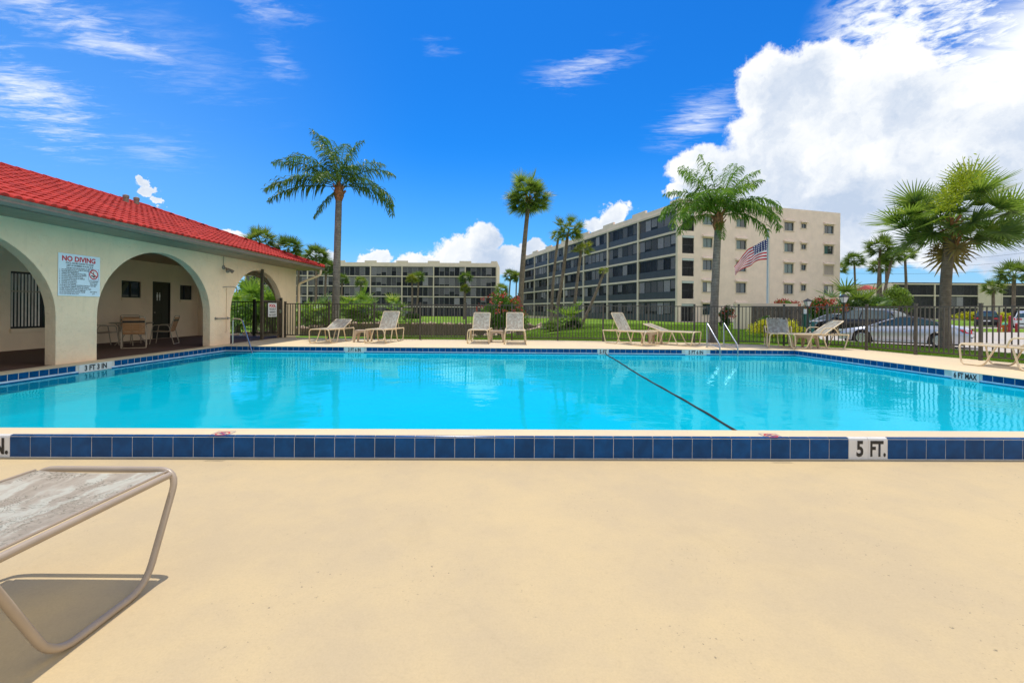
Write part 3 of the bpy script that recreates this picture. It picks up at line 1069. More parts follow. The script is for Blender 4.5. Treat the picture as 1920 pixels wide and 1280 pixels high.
    words = {('far', 0): '3 FT 6 IN', ('far', 1): '5 FT', ('far', 2): '5 FT 6 IN', ('left', 0): '3 FT 3 IN', ('right', 0): '6 FT MAX'}
    for edge, (a_, b_, nn) in zip(('far', 'left', 'right'), inner):
        d = (b_ - a_); L = d.length; d.normalize()
        ang = math.atan2(nn.y, nn.x) + PI / 2
        spans = []
        for i, (p0, p1) in enumerate(plates[edge]):
            s0 = (at_edge(p0, edge) - a_).dot(d); s1 = (at_edge(p1, edge) - a_).dot(d)
            s0, s1 = min(s0, s1), max(s0, s1)
            spans.append((s0, s1))
            # right direction as read by a swimmer looking at the wall
            rt = Vector((0, 0, 1)).cross(nn)
            c = a_ + d * (s0 + s1) / 2
            hw = (s1 - s0) / 2
            pm = MB()
            pm.obox(c + nn * 0.008 + Vector((0, 0, -0.103)), rt, nn, (0, 0, 1), hw, 0.006, 0.083)
            pl = part('depth_marker', pm, M['plate'], pool)
            wd = words[(edge, i)]
            sz = 0.155
            org = c + nn * 0.0165 + Vector((0, 0, -0.152))
            nw = len(wd.replace(' ', ''))
            tx = text('lettering', wd, sz, org, rt, (0, 0, 1), M['ink'], pl, True, 0.006, 'CENTER', 1.9 * hw / (0.60 * sz * len(wd)))
        nT = int(L / 0.1785)
        for i in range(nT):
            s = (i + 0.5) * L / nT
            if any(x0 - 0.085 < s < x1 + 0.085 for x0, x1 in spans):
                continue
            p = a_ + d * s + nn * 0.001
            put(T_in, (p.x, p.y, -0.082), ang)
    # outer riser tiles: grout joints every 0.194 m
    step = 0.1905
    ang = math.atan2(0.0142, 1)
    s5 = ((1590 - 960 + 1.5) / F) * 4.352
    base = s5
    for k in range(-52, 40):
        x = base + (k + 0.5) * step
        if abs(x) > 7.4:
            continue
        y = near_y(x, 0.30) - 0.288
        white = k in (0, 1) or k in (-43, -44, -45)
        o = put(P_out if white else T_out, (x, y, 0.0), ang, 'depth_marker' if white else 'tile')
        if k == 0:
            text('lettering', '5', 0.205, (x + 0.015, y - 0.0105, -0.172), (1, 0.0142, 0), (0, 0, 1), M['ink'], o, True, 0.007, 'CENTER', 0.72)
        if k == 1:
            text('lettering', 'FT.', 0.205, (x + 0.0, y - 0.0105, -0.172), (1, 0.0142, 0), (0, 0, 1), M['ink'], o, True, 0.007, 'CENTER', 0.60)
        if k == -43:
            text('lettering', 'IN.', 0.205, (x + 0.084, y - 0.0105, -0.172), (1, 0.0142, 0), (0, 0, 1), M['ink'], o, True, 0.007, 'RIGHT', 0.72)
    # two painted no-diving marks on the near coping
    for px, py in ((418, 812), (1446, 816)):
        c = G(px, py, 0.004)
        mk = MB()
        ring = []
        N = 24
        for k in range(N):
            a0 = 2 * PI * k / N; a1 = 2 * PI * (k + 1) / N
            rr0, rr1 = 0.052, 0.064
            mk.quad((c.x + rr0 * math.cos(a0), c.y + rr0 * math.sin(a0), 0.004), (c.x + rr1 * math.cos(a0), c.y + rr1 * math.sin(a0), 0.004),
                    (c.x + rr1 * math.cos(a1), c.y + rr1 * math.sin(a1), 0.004), (c.x + rr0 * math.cos(a1), c.y + rr0 * math.sin(a1), 0.004))
        mk.obox((c.x, c.y, 0.004), (1, -1, 0), (1, 1, 0), (0, 0, 1), 0.052, 0.006, 0.0006)
        m_ = part('no_diving_mark', mk, M['red_ink'], pool)
        fg = MB()
        fg.obox((c.x - 0.01, c.y + 0.012, 0.0055), (1, 0.5, 0), (-0.5, 1, 0), (0, 0, 1), 0.03, 0.007, 0.0004)
        fg.obox((c.x + 0.02, c.y - 0.018, 0.0055), (1, 0, 0), (0, 1, 0), (0, 0, 1), 0.03, 0.005, 0.0004)
        sq = []
        for (x0, y0_, x1, y1_) in ((-.085, -.075, .085, -.070), (-.085, .070, .085, .075), (-.085, -.075, -.080, .075), (.080, -.075, .085, .075)):
            fg.box((c.x + x0, c.y + y0_, 0.0035), (c.x + x1, c.y + y1_, 0.0042))
        part('outline', fg, M['blue_ink'], m_)
        text('lettering', 'NO DIVING', 0.034, (c.x, c.y - 0.112, 0.0045), (1, 0, 0), (0, 1, 0), M['ink'], m_, True, 0.001, 'CENTER')
    # water sheet
    N = 1
    wm = MB()
    e = 0.0
    wm.quad((nl.x, nl.y, Z_WATER), (nr.x, nr.y, Z_WATER), (fr.x, fr.y, Z_WATER), (fl.x, fl.y, Z_WATER))
    struct('pool_water', wm, M['water'])
    return pool
POOL = build_pool()

# safety rope across the pool
def build_rope():
    a = Vector((2.60, 4.62, -0.10)); b = Vector((2.98, 14.24, -0.13))
    t = thing('safety_rope', 'black safety rope stretched across the pool water', 'rope', (2.6, 4.62, -0.2))
    pts = [a, a + Vector((0, 0.06, -0.075))]
    n = 60
    for i in range(n + 1):
        k = i / n
        p = a.lerp(b, 0.02 + 0.965 * k)
        pts.append(Vector((p.x + 0.02 * math.sin(k * 9), p.y, Z_WATER + 0.006 + 0.004 * math.sin(k * 57))))
    pts.append(b)
    mb = MB().tube(pts, 0.017, 6)
    part('cord', mb, M['rope'], t, True, True)
    for i, p in enumerate((a, b)):
        h = MB().lathe([(0.02, -0.01), (0.02, 0.0), (0.008, 0.012)], 8, (p.x, p.y, p.z))
        part('hook', h, M['steel'], t, True, True)
build_rope()

# ================================================================== CLUBHOUSE
def build_clubhouse():
    t = thing('clubhouse', 'cream stucco clubhouse with arched porch and red tile roof', 'clubhouse', (-9.45, 12, 0))
    X0, TH, ZT = -9.45, 0.22, 2.90
    Y0, Y1 = 0.6, 19.6
    arches = [(0.9, 4.7, 1.0, 1.67), (5.4, 9.28, 1.0, 1.67), (10.2, 14.02, 1.0, 1.67), (15.03, 18.46, 1.0, 1.60)]
    ys = [Y0]
    NA = 28
    seg = []
    cur = Y0
    for a, b, sp, h in arches:
        seg.append(('w', cur, a)); seg.append(('a', a, b, sp, h)); cur = b
    seg.append(('w', cur, Y1))
    w = MB()
    for s in seg:
        if s[0] == 'w':
            _, a, b = s
            for x in (X0, X0 - TH):
                w.quad((x, a, -0.2), (x, b, -0.2), (x, b, ZT), (x, a, ZT))
            for y in (a, b):
                pass
        else:
            _, a, b, sp, h = s
            c = (a + b) / 2; hw = (b - a) / 2
            pts = []
            for k in range(NA + 1):
                an = PI - PI * k / NA
                pts.append((c + hw * math.cos(an), sp + h * math.sin(an)))
            for k in range(NA):
                (ya, za), (yb, zb) = pts[k], pts[k + 1]
                for x in (X0, X0 - TH):
                    w.quad((x, ya, za), (x, yb, zb), (x, yb, ZT), (x, ya, ZT))
                w.quad((X0, ya, za), (X0, yb, zb), (X0 - TH, yb, zb), (X0 - TH, ya, za))
            for y, z in ((a, sp), (b, sp)):
                w.quad((X0, y, -0.2), (X0, y, z), (X0 - TH, y, z), (X0 - TH, y, -0.2))
    # end wall with its own arch (faces +y), from x=-13.6 to X0-TH
    XI = -13.6
    a, b, sp, h = -12.75, -10.15, 1.0, 1.62
    c = (a + b) / 2; hw = (b - a) / 2
    pts = [(c + hw * math.cos(PI - PI * k / NA), sp + h * math.sin(PI - PI * k / NA)) for k in range(NA + 1)]
    for y in (Y1, Y1 - TH):
        w.quad((XI, y, -0.2), (a, y, -0.2), (a, y, ZT), (XI, y, ZT))
        w.quad((b, y, -0.2), (X0, y, -0.2), (X0, y, ZT), (b, y, ZT))
        for k in range(NA):
            w.quad((pts[k][0], y, pts[k][1]), (pts[k + 1][0], y, pts[k + 1][1]), (pts[k + 1][0], y, ZT), (pts[k][0], y, ZT))
    for k in range(NA):
        w.quad((pts[k][0], Y1, pts[k][1]), (pts[k + 1][0], Y1, pts[k + 1][1]), (pts[k + 1][0], Y1 - TH, pts[k + 1][1]), (pts[k][0], Y1 - TH, pts[k][1]))
    for x in (a, b):
        w.quad((x, Y1, -0.2), (x, Y1, sp), (x, Y1 - TH, sp), (x, Y1 - TH, -0.2))
    part('arcade_wall', w, M['stucco'], t, False, True)
    # porch inner wall with window and door openings
    iw = MB()
    O = (XI, 0.0, -0.2)
    holes = [(12.15, 13.95, 0.79, 2.36), (15.6, 16.42, 1.74, 2.33), (16.95, 17.85, 0.2, 2.38), (18.35, 19.05, 1.72, 2.32)]
    grid_wall(iw, O, (0, 1, 0), (0, 0, 1), (1, 0, 0), Y1 - TH, ZT + 0.2, holes, 0.12)
    # remaining body of the building
    iw.quad((XI - 4.0, Y1 - TH - 0.3, -0.2), (XI - 0.15, Y1 - TH - 0.3, -0.2), (XI - 0.15, Y1 - TH - 0.3, ZT), (XI - 4.0, Y1 - TH - 0.3, ZT))
    iw.quad((XI - 4.0, 0, -0.2), (XI - 4.0, Y1 - TH, -0.2), (XI - 4.0, Y1 - TH, ZT), (XI - 4.0, 0, ZT))
    iw.quad((XI - 4.0, 0.5, -0.2), (X0, 0.5, -0.2), (X0, 0.5, ZT), (XI - 4.0, 0.5, ZT))
    part('porch_wall', iw, M['stucco_in'], t, False, True)
    bk = MB()
    bk.quad((XI - 0.125, 11.5, 0), (XI - 0.125, 19.2, 0), (XI - 0.125, 19.2, 2.6), (XI - 0.125, 11.5, 2.6))
    part('dark_backing', bk, M['black'], t, False, True)
    cl = MB()
    cl.quad((XI - 4, 0.5, ZT - 0.004), (X0 - TH, 0.5, ZT - 0.004), (X0 - TH, Y1, ZT - 0.004), (XI - 4, Y1, ZT - 0.004))
    part('porch_ceiling', cl, M['soffit'], t, False, True)
    # windows
    xw = XI - 0.07
    def win(y0, y1, z0, z1, split, vert=0, hbar=None):
        fr = MB(); e = 0.045
        for (a_, b_, c_, d_) in ((y0, y1, z0, z0 + e), (y0, y1, z1 - e, z1), (y0, y0 + e, z0 + e, z1 - e), (y1 - e, y1, z0 + e, z1 - e), (split - e / 2, split + e / 2, z0 + e, z1 - e)):
            fr.box((xw - 0.02, a_, c_), (xw + 0.03, b_, d_))
        f = part('window', fr, M['black'], t, False, True)
        for a_, b_, k in ((y0 + e, split - e / 2, 0.0), (split + e / 2, y1 - e, 0.012)):
            p = MB(); p.box((xw - 0.004 + k, a_, z0 + e), (xw + 0.002 + k, b_, z1 - e))
            part('pane', p, M['glass'], f, False, True)
        s = MB(); s.box((XI - 0.05, y0 - 0.03, z0 - 0.11), (XI + 0.045, y1 + 0.12, z0 - 0.003))
        part('sill', s, M['stucco_in'], f, False, True)
        if vert:
            for k in range(vert):
                yy = y0 + e + (k + 0.5) * (split - y0 - e) / vert
                b = MB(); b.box((xw + 0.006, yy - 0.022, z0 + e + 0.01), (xw + 0.010, yy + 0.022, z1 - e - 0.01))
                part('blind', b, M['blind'], f, False, True)
        if hbar:
            b = MB(); b.box((xw - 0.01, y0 + e, hbar - 0.015), (xw + 0.022, split - e / 2, hbar + 0.015))
            part('crossbar', b, M['frame'], f, False, True)
        return f
    win(12.15, 13.95, 0.59, 2.16, 12.98, 9, 1.62)
    win(15.6, 16.42, 1.54, 2.13, 16.02)
    win(18.35, 19.05, 1.52, 2.12, 18.66)
    d = MB(); d.box((xw - 0.03, 16.99, 0.0), (xw + 0.02, 17.81, 2.14))
    for zz in (0.25, 1.2):
        for yy in (17.08, 17.44):
            d.box((xw + 0.02, yy, zz), (xw + 0.028, yy + 0.28, zz + 0.75))
    dr = part('door', d, M['door'], t, False, True)
    fr = MB()
    for (a_, b_, c_, d_) in ((16.95, 16.99, 0, 2.18), (17.81, 17.85, 0, 2.18), (16.99, 17.81, 2.14, 2.18)):
        fr.box((xw - 0.04, a_, c_), (xw + 0.05, b_, d_))
    part('door_frame', fr, M['door'], dr, False, True)
    k = MB().lathe([(0.012, 0), (0.03, 0.02), (0.03, 0.04), (0.012, 0.05)], 10)
    k.xform(Matrix.Translation((xw + 0.02, 17.08, 1.0)) @ Matrix.Rotation(PI / 2, 4, 'Y'))
    part('handle', k, M['grey'], dr, True, True)
    # restroom pictogram: two figures
    pic = MB()
    for yy in (17.22, 17.34):
        for kk in range(10):
            pass
        pic.lathe([(0.0, 0.0), (0.028, 0.0), (0.028, 0.002)], 10)
        n0 = len(pic.v) - 30
        for i in range(n0, len(pic.v)):
            x_, y_, z_ = pic.v[i]
            pic.v[i] = (xw + 0.031 + z_, yy + x_, 1.74 + y_)
        pic.box((xw + 0.029, yy - 0.035, 1.58), (xw + 0.032, yy + 0.035, 1.70))
        pic.box((xw + 0.029, yy - 0.024, 1.46), (xw + 0.032, yy - 0.004, 1.58)); pic.box((xw + 0.029, yy + 0.004, 1.46), (xw + 0.032, yy + 0.024, 1.58))
    part('restroom_sign', pic, M['white'], dr, False, True)
    # ---------- roof
    XE, ZE, XR, ZR = -8.46, 3.02, -13.03, 4.74
    YE = 20.1
    r_ = XE - XR
    YR = YE - r_
    XB = XR - r_
    deck = MB()
    ys0 = -1.0
    deck.quad((XE, ys0, ZE), (XE, YE, ZE), (XR, YR, ZR), (XR, ys0, ZR))
    deck.add([(XE, YE, ZE), (XB, YE, ZE), (XR, YR, ZR)], [(0, 1, 2)])
    deck.quad((XR, ys0, ZR), (XR, YR, ZR), (XB, YE, ZE), (XB, ys0, ZE))
    roof = part('roof', deck, M['roof'], t, False, True)
    pitch = math.atan2(ZR - ZE, r_)
    sl = math.hypot(ZR - ZE, r_)
    # barrel tile, local: x across, y up-slope, z normal
    TW, TL = 0.20, 0.36
    def barrel(nseg=5):
        m = MB(); vs = []
        for j, (yy, lift) in enumerate(((-0.0, 0.030), (TL + 0.05, 0.004))):
            for k in range(nseg + 1):
                an = PI * k / nseg
                vs.append((-TW * 0.36 * math.cos(an), yy, lift + 0.052 * math.sin(an)))
            vs.append((TW * 0.64, yy, lift - 0.004))
        n = nseg + 2
        fs = [(k, k + 1, n + k + 1, n + k) for k in range(n - 1)]
        # front lip
        vs += [(-TW * 0.36 * math.cos(PI * k / nseg), 0.0, -0.002 + 0.030 * math.sin(PI * k / nseg)) for k in range(nseg + 1)] + [(TW * 0.64, 0.0, -0.004)]
        fs += [(2 * n + k, 2 * n + k + 1, k + 1, k) for k in range(n - 1)]
        m.add(vs, fs)
        return m
    bt = barrel()
    tm = bt.mesh('tile', M['roof'], True)
    up = Vector((-math.cos(pitch), 0, math.sin(pitch))); nn = Vector((math.sin(pitch), 0, math.cos(pitch)))
    ax = Vector((0, 1, 0))    # across; handedness: ax x up = nn ?
    def basis(pos, acr, upv, nv):
        return Matrix(((acr.x, upv.x, nv.x, pos.x), (acr.y, upv.y, nv.y, pos.y), (acr.z, upv.z, nv.z, pos.z), (0, 0, 0, 1)))
    nrows = int(sl / TL)
    spots = []
    for i in range(nrows + 1):
        s = i * TL
        k = s / sl
        if s > sl - 0.1:
            continue
        ymax = YE - (s / sl) * r_
        y = ys0
        while y < ymax - 0.05:
            pos = Vector((XE, y, ZE)) + up * (s - 0.05) + nn * 0.006
            spots.append((pos, ax, up, nn))
            y += TW
    front = [s for s in spots if s[0].y > 6.9]
    # rank by apparent size
    front.sort(key=lambda s: (Vector((s[0].x, s[0].y, s[0].z - EYE))).length / max(0.05, abs(s[3].dot((Vector((0, 0, EYE)) - s[0]).normalized()))))
    single = set(id(s) for s in front[:290])
    mass = MB()
    for s in spots:
        mt = basis(*s) @ Matrix.Rotation(random.uniform(-0.012, 0.012), 4, 'Z') @ Matrix.Translation((0, random.uniform(-0.008, 0.008), random.uniform(0, 0.006)))
        if id(s) in single:
            o = link('tile', tm, roof, False)
            o.matrix_parent_inverse = wmat(roof).inverted()
            o.matrix_basis = mt
        else:
            mass.add([mt @ Vector(v) for v in bt.v], bt.f)
    # hip end
    up2 = Vector((0, -math.cos(pitch), math.sin(pitch))); nn2 = Vector((0, math.sin(pitch), math.cos(pitch)))
    for i in range(nrows):
        s = i * TL; k = s / sl
        x = XE - k * r_ - 0.1
        while x > XB + k * r_ + 0.05:
            pos = Vector((x, YE, ZE)) + up2 * (s - 0.05) + nn2 * 0.006
            mt = basis(pos, Vector((-1, 0, 0)), up2, nn2)
            mass.add([mt @ Vector(v) for v in bt.v], bt.f)
            x -= TW
    o = part('tile', mass, M['roof'], roof, True, True)
    o['kind'] = 'stuff'
    # ridge and hip caps
    cap = MB()
    def caps(a, b):
        a = Vector(a); b = Vector(b); L = (b - a).length; f = (b - a) / L
        n = int(L / 0.34)
        for i in range(n):
            p = a + f * (i * L / n); q = a + f * ((i + 1) * L / n + 0.05)
            cap.tube([p, q], [0.115, 0.098], 8)
    caps((XR, ys0, ZR + 0.02), (XR, YR, ZR + 0.02))
    caps((XE, YE, ZE + 0.03), (XR, YR, ZR + 0.03)); caps((XB, YE, ZE + 0.03), (XR, YR, ZR + 0.03))
    part('ridge_cap', cap, M['roof'], roof, True, True)
    # vent pipes
    for (yy, xx) in ((14.3, -12.35), (15.0, -12.6)):
        k = (XE - xx) / r_
        z = ZE + k * (ZR - ZE)
        v = MB().lathe([(0.075, -0.1), (0.07, 0.20), (0.085, 0.20), (0.085, 0.28), (0.03, 0.31)], 10, (xx, yy, z))
        part('roof_vent', v, M['gutter'], roof, True, True)
    # gutter (front and end), open K profile
    g = MB()
    prof = [(0.0, 0.0), (0.07, 0.0), (0.115, 0.05), (0.10, 0.085), (0.13, 0.135), (0.115, 0.135), (0.0, 0.10)]
    def sweep(a, b, out):
        a = Vector(a); b = Vector(b); out = Vector(out)
        vs = []
        for s_, e in ((a, -1), (b, 1)):
            for o_, z in prof:
                q = s_ + out * o_
                vs.append((q.x, q.y, q.z + z))
        n = len(prof)
        g.add(vs, [(i, (i + 1) % n, n + (i + 1) % n, n + i) for i in range(n)] + [tuple(range(n)), tuple(range(2 * n - 1, n - 1, -1))])
    sweep((XE - 0.06, ys0, ZT - 0.01), (XE - 0.06, YE - 0.02, ZT - 0.01), (1, 0, 0))
    sweep((XE - 0.03, YE - 0.06, ZT - 0.012), (XB, YE - 0.06, ZT - 0.012), (0, 1, 0))
    part('gutter', g, M['gutter'], t, False, True)
    fs = MB()
    fs.box((XE - 0.10, ys0, ZT - 0.02), (XE - 0.062, YE - 0.1, ZE)); fs.box((XB, YE - 0.11, ZT - 0.02), (XE - 0.1, YE - 0.065, ZE - 0.01))
    part('fascia', fs, M['gutter'], t, False, True)
    # soffit boards run across the overhang
    bw = 0.115
    sm = MB(); sm.box((X0 + 0.002, -bw / 2 + 0.006, ZT - 0.02), (XE - 0.10, bw / 2 - 0.006, ZT - 0.005))
    smm = sm.mesh('soffit_board', M['soffit'])
    yy = 5.5
    while yy < YE - 0.2:
        o = link('soffit_board', smm, t); o.matrix_parent_inverse = t.matrix_basis.inverted(); o.location = (0, yy, 0)
        yy += bw
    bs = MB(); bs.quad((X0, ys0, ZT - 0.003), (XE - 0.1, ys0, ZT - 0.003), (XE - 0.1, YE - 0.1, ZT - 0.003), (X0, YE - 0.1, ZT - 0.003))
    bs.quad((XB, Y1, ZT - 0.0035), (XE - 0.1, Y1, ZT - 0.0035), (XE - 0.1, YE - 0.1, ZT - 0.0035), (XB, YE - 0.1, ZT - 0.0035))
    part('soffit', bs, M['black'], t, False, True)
    # downspout at the far corner
    ds = MB()
    pts = fillet([(XE + 0.0, 19.78, ZT - 0.0), (XE + 0.0, 19.78, ZT - 0.22), (X0 + 0.09, 19.68, ZT - 0.62), (X0 + 0.09, 19.68, 0.05)], 0.12, 4)
    ds.tube(pts, 0.052, 8)
    part('downspout', ds, M['stucco'], t, True, True)
    return t
CLUB = build_clubhouse()

# porch floor
mb = MB(); mb.box((-17.6, 0.5, -0.4), (-9.452, 19.62, -0.004))
struct('porch_floor', mb, M['porch'])

# flood light, shower arm and grab bar on the pillar
def wall_fixtures():
    X = -9.45
    p = P(417, 500, 14.3)
    y = X * F / (418 - 960) ; 
    z = 2.52
    t = thing('flood_light', 'small grey floodlight mounted on the stucco pillar', 'light', (X, y, z))
    a = MB().lathe([(0.07, 0), (0.07, 0.03), (0.03, 0.05)], 10); a.xform(Matrix.Rotation(PI / 2, 4, 'Y'))
    part('base', a, M['grey'], t, True)
    b = MB().tube([(0.04, 0, 0), (0.14, 0.02, -0.03)], 0.014, 6); part('arm', b, M['grey'], t, True)
    for s in (-1, 1):
        c = MB().tube([(0.12, 0.03 * s, -0.03), (0.20, 0.10 * s, -0.10), (0.24, 0.14 * s, -0.14)], [0.025, 0.05, 0.06], 10)
        part('lamp_head', c, M['gutter'], t, True)
    w = MB().tube([(0.02, -0.01, 0.02), (0.015, -0.02, 0.36)], 0.008, 6); part('cable', w, M['grey'], t, True)
    # shower
    ys = X * F / (424 - 960)
    t = thing('outdoor_shower', 'thin shower pipe with curved arm on the stucco pillar', 'shower', (X, ys, 0))
    a = MB().tube([(0.02, 0.0, 0.4), (0.02, 0.0, 1.86)], 0.011, 6); part('pipe', a, M['stucco'], t, True)
    b = MB().tube(fillet([(0.0, -0.18, 1.87), (0.10, -0.1, 1.90), (0.24, 0.08, 1.90), (0.28, 0.12, 1.80)], 0.06, 4), 0.013, 8); part('arm', b, M['grey'], t, True)
    c = MB().lathe([(0.015, 0.03), (0.035, -0.02), (0.03, -0.025)], 10, (0.28, 0.12, 1.78)); part('shower_head', c, M['grey'], t, True)
    yg0, yg1 = X * F / (402 - 960), X * F / (428.5 - 960)
    t = thing('grab_bar', 'short grey grab bar low on the stucco pillar', 'grab bar', (X, (yg0 + yg1) / 2, 0.86))
    h = (yg1 - yg0) / 2
    a = MB().tube([(0.06, -h + 0.05, 0), (0.06, h - 0.05, 0)], 0.018, 8); part('bar', a, M['grey'], t, True)
    for s in (-1, 1):
        a = MB().tube([(0.0, s * (h - 0.05), 0), (0.012, s * (h - 0.05), 0), (0.013, s * (h - 0.05), 0), (0.075, s * (h - 0.05), 0)], [0.045, 0.045, 0.022, 0.022], 10)
        part('bracket', a, M['grey'], t, True)
wall_fixtures()

# NO DIVING sign
def pool_sign():
    X = -9.45
    y0, y1, z0, z1 = 9.31, 10.25, 1.44, 2.335
    t = thing('pool_rules_sign', 'pale blue rules sign headed NO DIVING on the stucco pillar', 'sign', (X, (y0 + y1) / 2, z0))
    m = MB(); m.box((X + 0.006, y0, z0), (X + 0.016, y1, z1))
    pan = part('panel', m, M['signblue'], t, False, True)
    xf = X + 0.0175
    yc = (y0 + y1) / 2
    rt, up = (0, 1, 0), (0, 0, 1)
    text('lettering', 'NO DIVING', 0.148, (xf, yc - 0.02, z1 - 0.155), rt, up, M['red_ink'], pan, True, 0.006, 'CENTER', 0.98)
    heads = [('POOL HOURS DAWN TO DUSK', 0.054), ('LIMIT OF SWIMMERS IN POOL IS 20', 0.047), ('THIS MAY NOT BE EXCEEDED AT ANY TIME', 0.038)]
    z = z1 - 0.215
    for s, sz in heads:
        text('lettering', s, sz, (xf, yc, z), rt, up, M['ink'], pan, True, 0.0012, 'CENTER', 0.82)
        z -= 0.05
    rules = ['NO LIFEGUARD ON DUTY. SWIM AT OWN RISK', 'SHOWER BEFORE ENTERING', 'ANIMALS NOT PERMITTED IN POOL AREA', 'DO NOT LEAVE CHILDREN UNATTENDED', 'NO FURNITURE ALLOWED IN POOL',
             'NO FOOD, DRINK, GLASS OR ANIMALS', 'NO RUNNING ON DECK', 'SHOWER ALLOWED IF ILL', 'NO POOL IN DARKNESS',
             'NO BALLS, TOYS, RAFTS ARE ALLOWED IN THE POOL AT ANY TIME', 'NO RUNNING, JUMPING, DIVING OR PUSHING', 'KEEP GATES CLOSED AND LATCHED AT ALL TIMES', 'POOL FURNITURE NOT TO BE REMOVED', 'DO NOT SWALLOW THE POOL WATER', 'DO NOT ENTER WITH CUTS']
    z = z1 - 0.352
    for i, s in enumerate(rules):
        text('lettering', '%d.' % (i + 1), 0.036, (xf, y0 + 0.02, z), rt, up, M['ink'], pan, True, 0.001, 'LEFT', 0.9)
        text('lettering', s, 0.036, (xf, y0 + 0.065, z), rt, up, M['ink'], pan, True, 0.001, 'LEFT', 0.80 if len(s) < 45 else 0.70)
        z -= 0.0365
    # prohibition emblem
    cy, cz = y1 - 0.155, z1 - 0.405
    bx = MB()
    for (a, b, c, d) in ((-.125, .125, -.125, -.121), (-.125, .125, .121, .125), (-.125, -.121, -.12, .12), (.121, .125, -.12, .12)):
        bx.box((xf - 0.001, cy + a, cz + c), (xf + 0.0005, cy + b, cz + d))
    part('emblem_border', bx, M['blue_ink'], pan, False, True)
    wb = MB().lathe([(0.1, 0), (0.1, 0.0005)], 24); wb.xform(Matrix.Translation((xf, cy, cz)) @ Matrix.Rotation(PI / 2, 4, 'Y'))
    part('emblem_ground', wb, M['white'], pan, False, True)
    bl = MB()
    bl.box((xf + 0.001, cy - 0.06, cz - 0.045), (xf + 0.0016, cy - 0.01, cz - 0.02)); bl.box((xf + 0.001, cy - 0.02, cz - 0.065), (xf + 0.0016, cy + 0.03, cz - 0.03))
    bl.box((xf + 0.001, cy - 0.01, cz - 0.02), (xf + 0.0016, cy + 0.005, cz + 0.03)); bl.box((xf + 0.001, cy - 0.012, cz + 0.035), (xf + 0.0016, cy + 0.012, cz + 0.06))
    part('emblem_figure', bl, M['ink'], pan, False, True)
    rg = MB(); N = 32
    for k in range(N):
        a0, a1 = 2 * PI * k / N, 2 * PI * (k + 1) / N
        rg.quad((xf + 0.0022, cy + 0.085 * math.cos(a0), cz + 0.085 * math.sin(a0)), (xf + 0.0022, cy + 0.11 * math.cos(a0), cz + 0.11 * math.sin(a0)),
                (xf + 0.0022, cy + 0.11 * math.cos(a1), cz + 0.11 * math.sin(a1)), (xf + 0.0022, cy + 0.085 * math.cos(a1), cz + 0.085 * math.sin(a1)))
    rg.obox((xf + 0.0024, cy, cz), (0, 1, -0.75), (1, 0, 0), (0, 0.75, 1), 0.088, 0.0003, 0.012)
    part('emblem_ring', rg, M['red_ink'], pan, False, True)
    for i, s in enumerate(('NO GLASSWARE', 'ALLOWED IN', 'POOL AREA')):
        text('lettering', s, 0.036, (xf, cy, cz - 0.165 - i * 0.038), rt, up, M['ink'], pan, True, 0.001, 'CENTER', 0.85)
    text('lettering', 'MAX DEPTH', 0.036, (xf, cy, z0 + 0.085), rt, up, M['ink'], pan, True, 0.001, 'CENTER', 0.85)
    text('lettering', '6 FT', 0.040, (xf, cy, z0 + 0.04), rt, up, M['ink'], pan, True, 0.001, 'CENTER', 0.85)
pool_sign()

